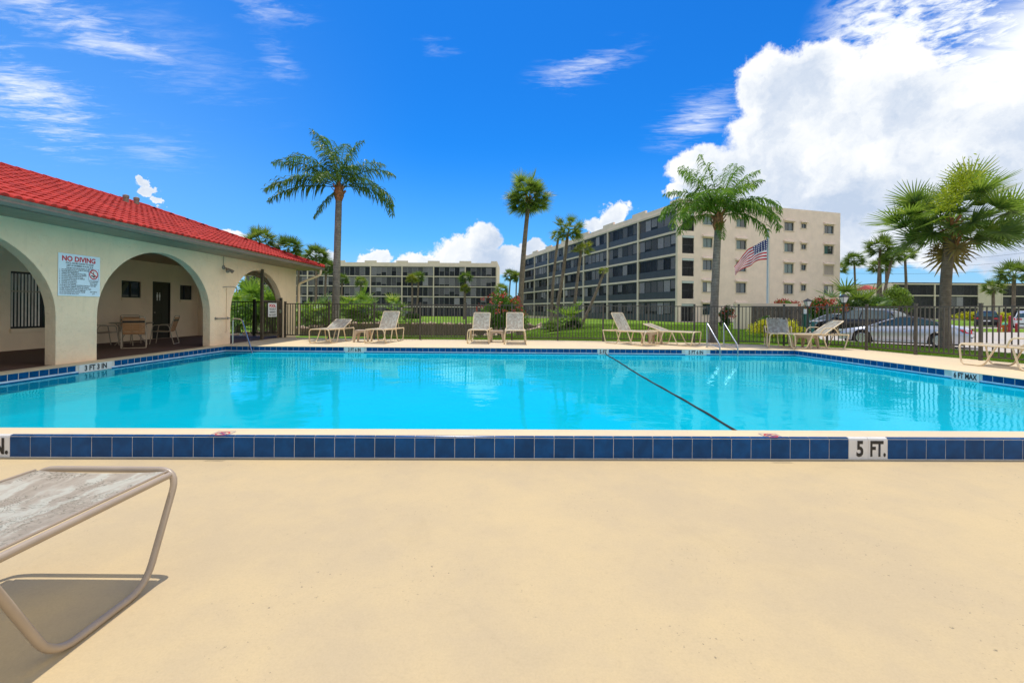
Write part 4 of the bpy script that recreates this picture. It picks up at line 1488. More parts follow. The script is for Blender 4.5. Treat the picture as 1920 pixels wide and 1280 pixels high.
# ================================================================== APARTMENT BLOCKS
def apartment(label, origin, rz, widths, nf, fh, parapet, depth, zdown, panes=6, seed=1, kick=0.36, kickmat='kick', mull='mull_dark',
              light=0.3, endwall=None, step=True, group='apartment blocks', recess=0.32):
    rnd = random.Random(seed)
    t = thing('apartment_building', label, 'building', origin, rz, group)
    L = sum(w for k, w in widths)
    H = nf * fh
    w = MB()
    # core behind the balconies, parapet, roof
    xs = 0.0
    w.quad((0, recess, -zdown), (L, recess, -zdown), (L, recess, H), (0, recess, H))
    w.quad((0, depth, -zdown), (0, 0.0, -zdown), (0, 0.0, H + parapet), (0, depth, H + parapet))
    if endwall is None:
        w.quad((L, 0, -zdown), (L, depth, -zdown), (L, depth, H + parapet), (L, 0, H + parapet))
    w.quad((0, depth, -zdown), (L, depth, -zdown), (L, depth, H + parapet), (0, depth, H + parapet))
    w.quad((0.0, 0.3, H + 0.4), (L, 0.3, H + 0.4), (L, depth, H + 0.4), (0.0, depth, H + 0.4))
    part('wall', w, M['bldg'], t)
    p = MB(); p.box((0.003, 0.0, H - 0.05), (L - 0.003, 0.28, H + parapet * 0.66))
    pp = part('parapet', p, M['bldg'], t)
    xs = 0; bounds = [0]
    for k, ww in widths:
        xs += ww; bounds.append(xs)
    if step:
        sm = None
        for b in bounds:
            a0, a1 = max(0.003, b - 1.6), min(L - 0.003, b + 1.6)
            q = MB(); q.box((a0, 0.003, H + parapet * 0.66), (a1, 0.277, H + parapet))
            part('raised_step', q, M['bldg'], pp)
    for f in range(1, nf + 1):
        s = MB(); s.box((0.002, -0.08, f * fh - 0.13), (L - 0.002, 0.6, f * fh + 0.13))
        part('floor_slab', s, M['slab'], t)
    for i, b in enumerate(bounds):
        cw = 0.15 if 0 < i < len(bounds) - 1 else 0.15
        c = MB(); x0 = min(max(b - cw, 0.001), L - 2 * cw - 0.001)
        c.box((x0, -0.11, -zdown), (x0 + 2 * cw, 0.55, H + 0.02))
        part('column', c, M['slab'], t)
    # shared meshes per bay width
    cache = {}
    def rectm(name, mat, x0, x1, y, z0, z1, th=0.02):
        key = (name, mat.name, round(x1 - x0, 3), round(z1 - z0, 3), th)
        if key not in cache:
            m = MB(); m.box((0, -th / 2, 0), (x1 - x0, th / 2, z1 - z0)); cache[key] = m.mesh(name, mat)
        return cache[key], (x0, y, z0)
    xs = 0
    for bi, (kind, ww) in enumerate(widths):
        x0, x1 = xs + 0.15, xs + ww - 0.15
        if kind == 'w':
            q = MB(); q.box((x0, -0.05, -zdown), (x1, 0.5, H))
            part('blank_wall', q, M['slab'], t)
        else:
            for f in range(nf):
                z0 = f * fh + (0.13 if f else -zdown + 0.5); z1 = (f + 1) * fh - 0.13
                if f == 0:
                    z0 = 0.02
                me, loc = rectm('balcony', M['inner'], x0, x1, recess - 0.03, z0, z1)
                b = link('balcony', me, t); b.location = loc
                bz = z1 - z0
                bays = panes
                pw = (x1 - x0) / bays
                state = rnd.random()
                for k in range(bays):
                    # what stands behind the screen: blinds drawn to different heights
                    r = rnd.random()
                    if r < light * (1.6 if state < 0.4 else 0.7):
                        hgt = bz * rnd.choice([0.95, 0.95, 0.6, 0.5, 0.8])
                        me, loc = rectm('blind', M['blind'], 0.05, pw - 0.05, -0.06, bz - hgt, bz - 0.03)
                        o = link('blind', me, b); o.location = (k * pw + 0.05, -recess + 0.13, bz - hgt)
                    me, loc = rectm('screen_pane', M['screen'], 0.02, pw - 0.02, 0, 0, bz, 0.006)
                    o = link('screen_pane', me, b); o.location = (k * pw + 0.02, -recess + 0.10, 0)
                    if k:
                        me, loc = rectm('mullion', M[mull], 0, 0.055, 0, 0, bz, 0.05)
                        o = link('mullion', me, b); o.location = (k * pw - 0.027, -recess + 0.10, 0)
                if rnd.random() < 0.72 or kick > 0.3:
                    kh = bz * kick
                    me, loc = rectm('kick_panel', M[kickmat], 0.02, x1 - x0 - 0.02, 0, 0, kh, 0.02)
                    o = link('kick_panel', me, b); o.location = (0.02, -recess + 0.085, 0)
                # top rail
                me, loc = rectm('top_rail', M['mull_dark'], 0.0, x1 - x0, 0, 0, 0.16, 0.04)
                o = link('top_rail', me, b); o.location = (0, -recess + 0.07, bz - 0.16)
        xs += ww
    if endwall:
        ew = MB()
        holes = [(s0, s1, z0 + zdown, z1 + zdown) for (s0, s1, z0, z1, *_) in endwall]
        grid_wall(ew, (L, 0, -zdown), (0, 1, 0), (0, 0, 1), (1, 0, 0), depth, H + parapet + zdown, holes, 0.22)
        part('end_wall', ew, M['bldg'], t)
        for (s0, s1, z0, z1, kind) in endwall:
            xg = L - 0.14
            e = 0.05
            if kind == 'balcony':
                m = MB(); m.box((L - 1.2, s0 - 0.3, z0), (L - 1.18, s1 + 0.3, z1)); bb = part('balcony', m, M['inner'], t)
                m = MB(); m.box((L - 0.12, s0, z0), (L - 0.11, s1, z1)); part('screen_pane', m, M['screen'], bb)
                m = MB()
                for k in range(9):
                    y = s0 + (k + 0.5) * (s1 - s0) / 9
                    m.box((L - 0.08, y - 0.012, z0), (L - 0.06, y + 0.012, z0 + 0.95))
                m.box((L - 0.09, s0, z0 + 0.95), (L - 0.05, s1, z0 + 1.0))
                part('railing', m, M['mull_dark'], bb)
                if z1 - z0 > 1.8:
                    m = MB(); m.box((L - 0.10, s0 + 0.02, z1 - 0.28), (L + 0.03, s1 - 0.02, z1 - 0.02)); part('shutter_box', m, M['pole'], bb)
                continue
            fr = MB(); mid = (s0 + s1) / 2
            for (a, b, c, d) in ((s0, s1, z0, z0 + e), (s0, s1, z1 - e, z1), (s0, s0 + e, z0 + e, z1 - e), (s1 - e, s1, z0 + e, z1 - e), (mid - e / 2, mid + e / 2, z0 + e, z1 - e)):
                fr.box((xg - 0.03, a, c), (xg + 0.03, b, d))
            wnd = part('window', fr, M['mull_dark'], t)
            gm = {'teal': ['glass_teal', 'glass_teal'], 'half': ['glass_teal', 'glass'], 'dark': ['glass', 'glass_blue'], 'blue': ['glass_blue', 'glass_blue'],
                  'shut': ['shutter', 'shutter'], 'white': ['glass_blue', 'blind']}[kind]
            for (a, b, g) in ((s0 + e, mid - e / 2, gm[0]), (mid + e / 2, s1 - e, gm[1])):
                q = MB(); q.box((xg - 0.006, a, z0 + e), (xg + 0.006, b, z1 - e)); part('pane', q, M[g], wnd)
            if kind == 'shut':
                q = MB()
                n = 12
                for k in range(n):
                    zz = z0 + (k + 0.5) * (z1 - z0) / n
                    q.box((L - 0.05, s0 + 0.01, zz - 0.045), (L - 0.02, s1 - 0.01, zz + 0.04))
                part('shutter', q, M['shutter'], wnd)
            q = MB(); q.box((L - 0.05, s0 - 0.12, z0 - 0.10), (L + 0.07, s1 + 0.12, z0 - 0.005)); part('sill', q, M['slab'], wnd)
            if (s1 - s0) > 0.7 or z1 > 5:
                # hood: sloped shutter housing
                q = MB()
                a, b = s0 - 0.14, s1 + 0.14
                q.add([(L - 0.02, a, z1 + 0.12), (L + 0.30, a, z1 + 0.12), (L + 0.30, a, z1 + 0.27), (L - 0.02, a, z1 + 0.40),
                       (L - 0.02, b, z1 + 0.12), (L + 0.30, b, z1 + 0.12), (L + 0.30, b, z1 + 0.27), (L - 0.02, b, z1 + 0.40)],
                      [(0, 1, 2, 3), (7, 6, 5, 4), (0, 4, 5, 1), (1, 5, 6, 2), (2, 6, 7, 3), (3, 7, 4, 0)])
                part('hood', q, M['bldg'], wnd)
            # narrow surround strips
            for a in (s0 - 0.10, s1 + 0.003):
                q = MB(); q.box((L - 0.02, a, z0), (L + 0.03, a + 0.097, z1 + 0.115)); part('surround', q, M['slab'], wnd)
    return t

rows = [(0.75, 2.02), (3.45, 4.65), (6.08, 7.27), (8.78, 9.87), (11.47, 12.52)]
ew = []
zb = -0.15
for i in range(5):
    z0 = [0.0, 2.68, 5.33, 8.0, 10.65][i] - 0.0
    ew.append((0.55, 2.2, z0 + 0.1, z0 + 2.2, 'balcony'))
kinds = {0: ['dark', 'dark', 'dark', 'dark', 'dark'], 1: ['white', 'dark', 'dark', 'dark', 'white'], 2: ['blue', 'dark', 'teal', 'dark', 'shut'],
         3: ['teal', 'half', 'half', 'dark', 'half'], 4: ['teal', 'half', 'dark', 'dark', 'dark']}
for i, (z0, z1) in enumerate(rows):
    z0 -= zb; z1 -= zb
    for j, (s0, s1) in enumerate([(3.45, 4.8), (8.3, 9.8), (15.75, 17.25), (18.5, 19.35), (22.4, 24.0)]):
        if j == 3:
            if i == 0:
                continue
            ew.append((s0, s1, z0 + 0.45, z1 - 0.02, kinds[i][j]))
        else:
            ew.append((s0, s1, z0, z1, kinds[i][j]))
a = Vector((2.6, 108.2)); b = Vector((19.3, 52.2))
dv = (b - a); LB = dv.length
apartment('five storey beige apartment block with screened balconies and bare windowed end wall', (a.x, a.y, zb), math.atan2(dv.y, dv.x),
          [('b', LB / 7)] * 7, 5, 2.66, 1.15, 25.2, 1.0, 6, 3, 0.36, 'kick', 'mull_dark', 0.62, ew)
wl = 61.5 * 8.5 / 60
x1 = P(932, 560, 121).x
apartment('long five storey apartment block facing the pond with tan parapet', (x1 - 8 * 8.55, 121.5, -0.95), -0.012,
          [('b', 8.55)] * 8, 5, 2.72, 1.5, 18, 0.6, 6, 11, 0.0, 'kick_brown', 'mull', 0.62)
apartment('low three storey apartment block with dark screens beyond the car park', (P(1672, 560, 104).x, 104, -0.15), 0.0,
          [('b', 10.0), ('b', 10.2), ('w', 5.4), ('b', 10.5), ('b', 10.5)], 3, 2.65, 0.25, 16, 0.6, 6, 21, 0.0, 'kick', 'mull_dark', 0.05, None, False)

def red_roof_house():
    c = P(1640, 536, 98)
    t = thing('roof_pavilion', 'small building with red roof mostly hidden behind the palm trunks', 'building', (c.x, c.y, -0.2))
    h = 6.4
    m = MB(); m.box((-0.5, 0, 0), (1.0, 5, h)); part('wall', m, M['bldg'], t)
    m = MB(); m.add([(-0.7, -0.3, h), (1.2, -0.3, h), (1.2, 5.3, h), (-0.7, 5.3, h), (-0.2, 2.4, h + 1.0), (0.7, 2.4, h + 1.0)], [(0, 1, 5, 4), (2, 3, 4, 5), (1, 2, 5), (3, 0, 4), (3, 2, 1, 0)])
    part('roof', m, M['red_far'], t)
red_roof_house()

# ================================================================== POOL FENCE
def build_fence():
    t = thing('pool_fence', 'bronze metal picket fence running behind the pool terrace', 'fence', tuple(fence_base(1046)))
    posts = [535, 617, 702, 788, 874, 960, 1046, 1131, 1216, 1302, 1385, 1470, 1551, 1625, 1717, 1839, 1990]
    H = 1.40
    pm = MB(); pm.box((-0.012, -0.012, 0.10), (0.012, 0.012, H)); pme = pm.mesh('picket', M['fence'])
    qm = MB(); qm.box((-0.032, -0.032, -0.05), (0.032, 0.032, H + 0.05)); qm.box((-0.038, -0.038, H + 0.05), (0.038, 0.038, H + 0.075)); qme = qm.mesh('post', M['fence'])
    inv = wmat(t).inverted()
    pts = [fence_base(p) for p in posts]
    for i, p in enumerate(pts):
        nx = pts[min(i + 1, len(pts) - 1)] - pts[max(i - 1, 0)]
        ang = math.atan2(nx.y, nx.x)
        o = link('post', qme, t); o.matrix_parent_inverse = inv
        o.location = (p.x, p.y, 0); o.rotation_euler = (0, 0, ang)
    for a, b in zip(pts, pts[1:]):
        a = Vector((a.x, a.y, 0)); b = Vector((b.x, b.y, 0))
        d = (b - a).normalized(); L = (b - a).length
        ang = math.atan2(d.y, d.x)
        for z, hh in ((H - 0.015, 0.034), (0.11, 0.034)):
            r = MB(); r.bar(a + d * 0.033 + Vector((0, 0, z)), b - d * 0.033 + Vector((0, 0, z)), 0.034, hh)
            part('rail', r, M['fence'], t, False, True)
        n = max(2, round(L / 0.117))
        for k in range(1, n):
            p = a + d * (L * k / n)
            o = link('picket', pme, t); o.matrix_parent_inverse = inv
            o.location = (p.x, p.y, 0); o.rotation_euler = (0, 0, ang)
build_fence()

def gate():
    X = -9.45
    def yw(px):
        return X * F / (px - 960)
    yA, yB = yw(490), yw(526)
    t = thing('pool_gate', 'brown metal gate standing in the clubhouse arch beside the terrace', 'gate', (X, yA, 0))
    x = X + 0.02
    p = MB(); p.box((x - 0.045, yA - 0.045, -0.1), (x + 0.045, yA + 0.045, 2.66)); part('tall_post', p, M['fence'], t, False, True)
    p = MB(); p.box((x - 0.04, yB - 0.04, -0.1), (x + 0.04, yB + 0.04, 1.62)); part('post', p, M['fence'], t, False, True)
    fr = MB()
    ya, yb = yA + 0.06, yB - 0.06
    fr.box((x - 0.02, ya, 0.10), (x + 0.02, ya + 0.05, 1.5)); fr.box((x - 0.02, yb - 0.05, 0.10), (x + 0.02, yb, 1.5))
    fr.box((x - 0.02, ya + 0.05, 0.10), (x + 0.02, yb - 0.05, 0.15)); fr.box((x - 0.02, ya + 0.05, 1.45), (x + 0.02, yb - 0.05, 1.5))
    part('gate_frame', fr, M['fence'], t, False, True)
    n = 12
    pm = MB(); pm.box((x - 0.009, -0.009, 0.15), (x + 0.009, 0.009, 1.45)); me = pm.mesh('picket', M['fence'])
    for k in range(1, n):
        o = link('picket', me, t); o.matrix_parent_inverse = wmat(t).inverted(); o.location = (0, ya + 0.05 + (yb - ya - 0.1) * k / n, 0)
    l = MB(); l.box((x + 0.02, yb - 0.12, 1.0), (x + 0.06, yb, 1.14)); part('latch', l, M['steel'], t, False, True)
    # sign on the gate
    y0, y1 = yw(500.5), yw(516.5)
    s = thing('gate_sign', 'white notice with red heading hung on the gate pickets', 'sign', (x, (y0 + y1) / 2, 0.8))
    z0, z1 = 0.86, 1.40
    m = MB(); m.box((x + 0.022, y0, z0), (x + 0.030, y1, z1)); pl = part('panel', m, M['white'], s, False, True)
    yc = (y0 + y1) / 2
    text('lettering', 'POOL', 0.145, (x + 0.032, yc, z1 - 0.16), (0, 1, 0), (0, 0, 1), M['red_ink'], pl, True, 0.008, 'CENTER', 1.2)
    for k, w_ in enumerate(('FOR USE OF', 'RESIDENTS', 'AND GUESTS')):
        text('lettering', w_, 0.095, (x + 0.032, yc, z1 - 0.27 - k * 0.115), (0, 1, 0), (0, 0, 1), M['ink'], pl, True, 0.003, 'CENTER', 0.9)
    # black fence inside the end arch
    b = thing('porch_fence', 'black metal fence closing the arch at the far porch end', 'fence', (-11.4, 19.5, 0))
    f = MB(); y = 19.48
    for z in (0.10, 1.44):
        f.box((-12.75, y - 0.018, z), (-10.15, y + 0.018, z + 0.045))
    part('rail', f, M['black'], b, False, True)
    pm = MB(); pm.box((-0.009, y - 0.009, 0.145), (0.009, y + 0.009, 1.44)); me = pm.mesh('picket', M['black'])
    xx = -12.65
    while xx < -10.2:
        o = link('picket', me, b); o.matrix_parent_inverse = wmat(b).inverted(); o.location = (xx, 0, 0)
        xx += 0.118
    for xx in (-11.2, ):
        p = MB(); p.box((xx - 0.045, y - 0.045, -0.01), (xx + 0.045, y + 0.045, 1.58)); part('post', p, M['black'], b, False, True)
gate()

# ================================================================== POOL RAILS
def rails():
    a = P(432, 646, 14.62)
    t = thing('step_handrail', 'single bent steel handrail over the corner pool steps', 'handrail', (-9.12, 14.62, 0))
    pts = fillet([(-9.13, 14.66, 0.0), (-9.13, 14.66, 0.86), (-8.72, 14.46, 0.84), (-7.70, 13.62, -0.75)], 0.10, 5)
    part('rail', MB().tube(pts, 0.022, 10), M['steel'], t, True, True)
    part('flange', MB().lathe([(0.05, 0), (0.05, 0.012), (0.03, 0.018)], 12, (-9.13, 14.66, 0.0)), M['steel'], t, True, True)
    t = thing('pool_ladder', 'steel pool ladder with two sloping handrails at the deep end', 'ladder', (6.8, 14.5, 0))
    for x in (6.50, 7.06):
        pts = fillet([(x, 14.92, 0.0), (x, 14.94, 0.84), (x + 0.02, 14.03, 0.14), (x + 0.02, 14.03, -1.1)], 0.09, 6)
        part('handrail', MB().tube(pts, 0.022, 10), M['steel'], t, True, True)
        pts = fillet([(x, 14.92, 0.14), (x + 0.02, 14.05, 0.07)], 0.05, 3)
        part('lower_bar', MB().tube(pts, 0.018, 8), M['steel'], t, True, True)
        part('flange', MB().lathe([(0.05, 0), (0.05, 0.012), (0.03, 0.018)], 12, (x, 14.92, 0.0)), M['steel'], t, True, True)
    for z in (-0.42, -0.72, -1.0):
        m = MB(); m.box((6.53, 13.98, z), (7.07, 14.08, z + 0.03)); part('tread', m, M['white'], t, False, True)
rails()

# ================================================================== LOUNGERS
def lounger(name_label, loc, rz, tilt, arms=False, fmat='frame_y', h=0.49, length=1.86, width=0.70, group='sun loungers around the pool', splay=0.03, tube=0.019, slant=0.07):
    t = thing('sun_lounger', name_label, 'lounger', loc, rz, group)
    hw = width / 2
    fm = M[fmat]
    tr = tube
    # foot loop: floor runs, corner legs and cross bar in one bent tube
    pts = [(-hw - 0.004, slant + 0.68, h - 0.03), (-hw - splay, slant + 0.46, tr), (-hw - splay, slant, tr), (-hw, 0.0, h), (hw, 0.0, h), (hw + splay, slant, tr), (hw + splay, slant + 0.46, tr), (hw + 0.004, slant + 0.68, h - 0.03)]
    part('foot_loop', MB().tube(fillet(pts, 0.11, 6), tr, 10), fm, t, True)
    for s in (-1, 1):
        part('side_rail', MB().tube([(s * (hw - 0.012), 0.05, h - 0.012), (s * (hw - 0.012), length, h - 0.02)], tr, 10), fm, t, True)
        pts = [(s * (hw + 0.012), length - 0.80, h - 0.03), (s * (hw + 0.03), length - 0.66, tr), (s * (hw + 0.03), length - 0.12, tr), (s * (hw + 0.012), length + 0.04, h - 0.0), (s * (hw - 0.10), length + 0.04, h - 0.03)]
        part('leg', MB().tube(fillet(pts, 0.10, 6), tr, 10), fm, t, True)
        if arms:
            pts = [(s * (hw + 0.03), 0.96, h - 0.02), (s * (hw + 0.05), 1.06, h + 0.20), (s * (hw + 0.05), 1.44, h + 0.20), (s * (hw + 0.03), 1.56, h - 0.02)]
            part('armrest', MB().tube(fillet(pts, 0.11, 6), tr, 10), fm, t, True)
    yh0 = min(1.16, length - 0.56)
    part('crossbar', MB().tube([(-hw, yh0 + 0.02, h - 0.05), (hw, yh0 + 0.02, h - 0.05)], tr * 0.9, 8), fm, t, True)
    part('rear_bar', MB().tube([(-hw, length, h - 0.02), (hw, length, h - 0.02)], tr, 8), fm, t, True)
    yh = min(1.16, length - 0.56)
    # seat sling
    n, k = 14, 8
    vs = []; fs = []
    y0 = 0.035
    for j in range(n + 1):
        y = y0 + (yh - y0) * j / n
        for i in range(k + 1):
            x = (hw - 0.03) * (2 * i / k - 1)
            sag = 0.030 * (1 - (2 * i / k - 1) ** 2) * math.sin(PI * min(1, 0.15 + j / n))
            vs.append((x, y, h + 0.004 - sag))
    fs = [(j * (k + 1) + i, j * (k + 1) + i + 1, (j + 1) * (k + 1) + i + 1, (j + 1) * (k + 1) + i) for j in range(n) for i in range(k)]
    part('seat_sling', MB().add(vs, fs), M['sling'], t, True)
    for s in (-1, 1):
        part('sling_piping', MB().tube([(s * (hw - 0.034), y0, h + 0.006), (s * (hw - 0.034), yh, h + 0.006)], 0.006, 6), fm, t, True)
    # back
    bl = 0.74
    ca, sa = math.cos(tilt), math.sin(tilt)
    def bp(x, u, d=0.0):
        return (x, yh + ca * u - sa * d, h + sa * u + ca * d)
    pts = [bp(-hw + 0.035, 0.0), bp(-hw + 0.035, bl), bp(hw - 0.035, bl), bp(hw - 0.035, 0.0)]
    part('back_frame', MB().tube(fillet(pts, 0.05, 5), tr * 0.9, 8), fm, t, True)
    vs = []
    for j in range(n + 1):
        for i in range(k + 1):
            x = (hw - 0.045) * (2 * i / k - 1)
            sag = 0.026 * (1 - (2 * i / k - 1) ** 2) * math.sin(PI * min(1, 0.1 + j / n))
            vs.append(bp(x, bl * j / n, 0.012 - sag))
    part('back_sling', MB().add(vs, fs), M['sling'], t, True)
    # prop under the back
    if tilt > 0.2:
        for s in (-1, 1):
            part('prop', MB().tube([bp(s * (hw - 0.06), bl * 0.62, -0.02), (s * (hw - 0.06), min(length - 0.1, yh + ca * bl * 0.62 + 0.14), h - 0.05)], 0.009, 6), fm, t, True)
    return t

# the large one cut by the left edge of the photo
lounger('tan framed patterned sling lounger on the camera side of the pool', (-2.27, 2.52, Z_LOW), PI, 0.30, False, 'frame', 0.515, 2.2, 0.80, splay=0.03, tube=0.017, slant=0.26)

LG = [((604, 643), -0.10, 0.42, False, 'low reclined lounger nearest the clubhouse arch'),
      ((706, 643), -0.12, 0.98, False, 'upright backed lounger with a side table at its left foot'),
      ((897, 643.5), -0.03, 0.92, False, 'left lounger of the pair in front of the red flowered oleander'),
      ((966, 645), 0.0, 0.95, False, 'right lounger of the pair in front of the red flowered oleander')]
for (px, py), rz, tl, arms, lab in LG:
    p = G(px, py, 0)
    lounger('cream ' + lab, (p.x, p.y - 0.25, 0), rz, tl, arms)
p = G(1222, 648.5, 0); lounger('cream lounger with raised back turned towards the pool ladder', (p.x, p.y, 0), R(36), 1.02)
p = G(1308, 649, 0); lounger('cream lounger lying almost flat beside the pool ladder', (p.x, p.y, 0), R(47), 0.32)
p = G(1446, 652, 0); lounger('cream armed lounger standing in front of the golden shrub', (p.x + 0.2, p.y - 0.30, 0), R(-24), 0.72, True, length=1.52)
p = G(1508, 653, 0); lounger('cream armed lounger seen from the side in front of the silver car', (9.05, 14.95, 0), R(-92), 0.62, True)
lounger('cream armed lounger by the fence at the right edge of the terrace', (11.05, 10.75, 0), R(186), 0.75, True)

def side_table(label, loc, rz=0.0):
    t = thing('side_table', label, 'side table', loc, rz, 'tan plastic side tables')
    h = 0.43; w = 0.24
    m = MB(); m.box((-w, -w, h - 0.035), (w, w, h)); part('top', m, M['table'], t)
    for i in range(4):
        sx, sy = ((-1, -1), (1, -1), (1, 1), (-1, 1))[i]
        m = MB()
        a0 = Vector((sx * (w - 0.045), sy * (w - 0.045), h - 0.036)); b0 = Vector((sx * (w + 0.012), sy * (w + 0.012), 0))
        vs = []
        for p, r in ((a0, 0.05), (b0, 0.028)):
            vs += [(p.x - r, p.y - r, p.z), (p.x + r, p.y - r, p.z), (p.x + r, p.y + r, p.z), (p.x - r, p.y + r, p.z)]
        m.add(vs, [(0, 1, 5, 4), (1, 2, 6, 5), (2, 3, 7, 6), (3, 0, 4, 7), (4, 5, 6, 7)])
        part('leg', m, M['table'], t)
    # arched aprons
    for k in range(4):
        m = MB(); n = 10; vs = []
        for i in range(n + 1):
            s = -w + 0.02 + (2 * w - 0.04) * i / n
            drop = 0.05 + 0.075 * abs(2 * i / n - 1) ** 2.2
            vs.append((s, -w + 0.012, h - 0.034)); vs.append((s, -w + 0.004, h - drop - 0.03))
        m.add(vs, [(2 * i, 2 * i + 1, 2 * i + 3, 2 * i + 2) for i in range(n)])
        m.xform(Matrix.Rotation(k * PI / 2, 4, 'Z'))
        part('apron', m, M['table'], t)
p = G(681, 640.5, 0); side_table('tan side table beside the upright lounger near the clubhouse', (p.x, p.y, 0), 0.05)
p = G(932, 641, 0); side_table('tan side table between the two loungers by the oleander', (p.x, p.y, 0), 0.0)
p = G(1224, 645, 0); side_table('tan side table at the foot of the raised lounger near the ladder', (p.x, p.y + 0.1, 0), 0.3)
p = G(1512, 652.5, 0); side_table('tan side table between the two armed loungers', (p.x, p.y, 0), 0.5)

# porch furniture
def patio_chair(label, loc, rz):
    t = thing('patio_chair', label, 'chair', loc, rz, 'strapped patio chairs on the porch')
    hw, h = 0.28, 0.43
    fm = M['frame']
    for s in (-1, 1):
        pts = [(s * hw, 0.30, 0.012), (s * hw, 0.22, h + 0.20), (s * hw, -0.20, h + 0.20), (s * hw, -0.34, 0.012)]
        part('side_frame', MB().tube(fillet(pts, 0.08, 5), 0.014, 8), fm, t, True)
    part('floor_bar', MB().tube([(-hw, -0.34, 0.012), (hw, -0.34, 0.012)], 0.012, 8), fm, t, True)
    pts = [(-hw + 0.03, 0.26, h), (-hw + 0.03, -0.20, h - 0.03), (-hw + 0.03, -0.36, h + 0.50), (hw - 0.03, -0.36, h + 0.50), (hw - 0.03, -0.20, h - 0.03), (hw - 0.03, 0.26, h)]
    part('seat_frame', MB().tube(fillet(pts, 0.06, 5), 0.013, 8), fm, t, True)
    for k in range(6):
        y = 0.22 - k * 0.078
        m = MB(); m.box((-hw + 0.03, y - 0.030, h - 0.010 - 0.004 * k), (hw - 0.03, y + 0.030, h - 0.002 - 0.004 * k)); part('strap', m, M['strap'], t)
    for k in range(7):
        u = 0.05 + k * 0.066
        y = -0.21 - 0.16 * (u / 0.53); z = h - 0.03 + u * 1.0
        m = MB(); m.obox((0, y - 0.012, z), (1, 0, 0), (0, 1, 0.3), (0, -0.3, 1), hw - 0.03, 0.004, 0.028)
        part('strap', m, M['strap_dark'] if k == 5 else M['strap'], t)
c = Vector((-12.05, 14.2, 0))
t = thing('patio_table', 'round tan patio table in the shade of the porch', 'table', c)
part('top', MB().lathe([(0.02, 0.69), (0.52, 0.69), (0.55, 0.705), (0.52, 0.72), (0.02, 0.72)], 28), M['frame'], t, True)
for k in range(4):
    a = PI / 4 + k * PI / 2
    part('leg', MB().tube(fillet([(0.38 * math.cos(a), 0.38 * math.sin(a), 0.68), (0.14 * math.cos(a), 0.14 * math.sin(a), 0.36), (0.40 * math.cos(a), 0.40 * math.sin(a), 0.012)], 0.08, 4), 0.014, 8), M['frame'], t, True)
patio_chair('tan strapped chair with its back to the pool, nearest the pool', (-11.25, 13.35, 0), R(38))
patio_chair('tan strapped chair half hidden by the stucco pillar', (-12.55, 13.75, 0), R(-28))
patio_chair('tan strapped chair seen from the side before the dark door', (-11.45, 14.75, 0), R(112))
patio_chair('tan strapped chair behind the table against the porch wall', (-12.7, 14.9, 0), R(-140))

# ================================================================== VEGETATION
def strip_pts(pts, widths, side):
    """thin ribbon along pts; returns quads"""
    q = []
    for i in range(len(pts) - 1):
        a, b = pts[i], pts[i + 1]
        wa, wb = widths[i], widths[i + 1]
        q.append((a - side * wa, a + side * wa, b + side * wb, b - side * wb))
    return q

def fan_leaf(el, seed, petiole=0.9, R_=0.85, nseg=34, droop=0.42, segq=3):
    """sabal / palmetto fan in a gravity frame: grows towards +x at elevation el"""
    rnd = random.Random(seed)
    vs = []; fs = []
    def ribbon(pts, ws, side):
        o = len(vs)
        for p, w, s in zip(pts, ws, side):
            vs.append(tuple(p - s * w)); vs.append(tuple(p + s * w))
        for i in range(len(pts) - 1):
            fs.append((o + 2 * i, o + 2 * i + 1, o + 2 * i + 3, o + 2 * i + 2))
    # petiole arcs with gravity
    pts = []; p = Vector((0, 0, 0)); e = el
    n = 5
    for i in range(n + 1):
        pts.append(p.copy())
        p = p + Vector((math.cos(e), 0, math.sin(e))) * (petiole / n)
        e -= droop * 0.10 * (0.1 + math.cos(e))
    hub = pts[-1]
    ribbon(pts, [0.022 - 0.002 * i for i in range(n + 1)], [Vector((0, 1, 0))] * (n + 1))
    f = Vector((math.cos(e), 0, math.sin(e))); up = Vector((-math.sin(e), 0, math.cos(e))); y = Vector((0, 1, 0))
    for k in range(nseg):
        a = (k / (nseg - 1) * 2 - 1) * R(128)
        a += rnd.uniform(-0.03, 0.03)
        L = R_ * (0.62 + 0.38 * math.cos(a * 0.62)) * rnd.uniform(0.9, 1.08)
        d0 = f * math.cos(a) + y * math.sin(a)
        # fan is folded in a shallow V
        d0 = (d0 + up * (0.10 + 0.28 * abs(math.sin(a)))).normalized()
        q = hub.copy(); dirv = d0.copy(); pp = []; ss = []
        for j in range(segq + 1):
            pp.append(q.copy())
            sd = dirv.cross(up)
            if sd.length < 1e-3:
                sd = y
            ss.append((sd.normalized() * 0.8 + up * rnd.uniform(-0.35, 0.35)).normalized())
            q = q + dirv * (L / segq)
            dirv = (dirv + Vector((0, 0, -1)) * droop * (0.06 + 0.40 * (j / segq)) * (0.35 + 0.65 * math.cos(max(0, e)))).normalized()
        ww = 0.025 * R_ / 0.85 * (34 / nseg) ** 0.7
        ribbon(pp, [ww * 0.6, ww, ww * 0.75, 0.003][:segq + 1] if segq == 3 else [ww * 0.7, ww, 0.004], ss)
    return vs, fs

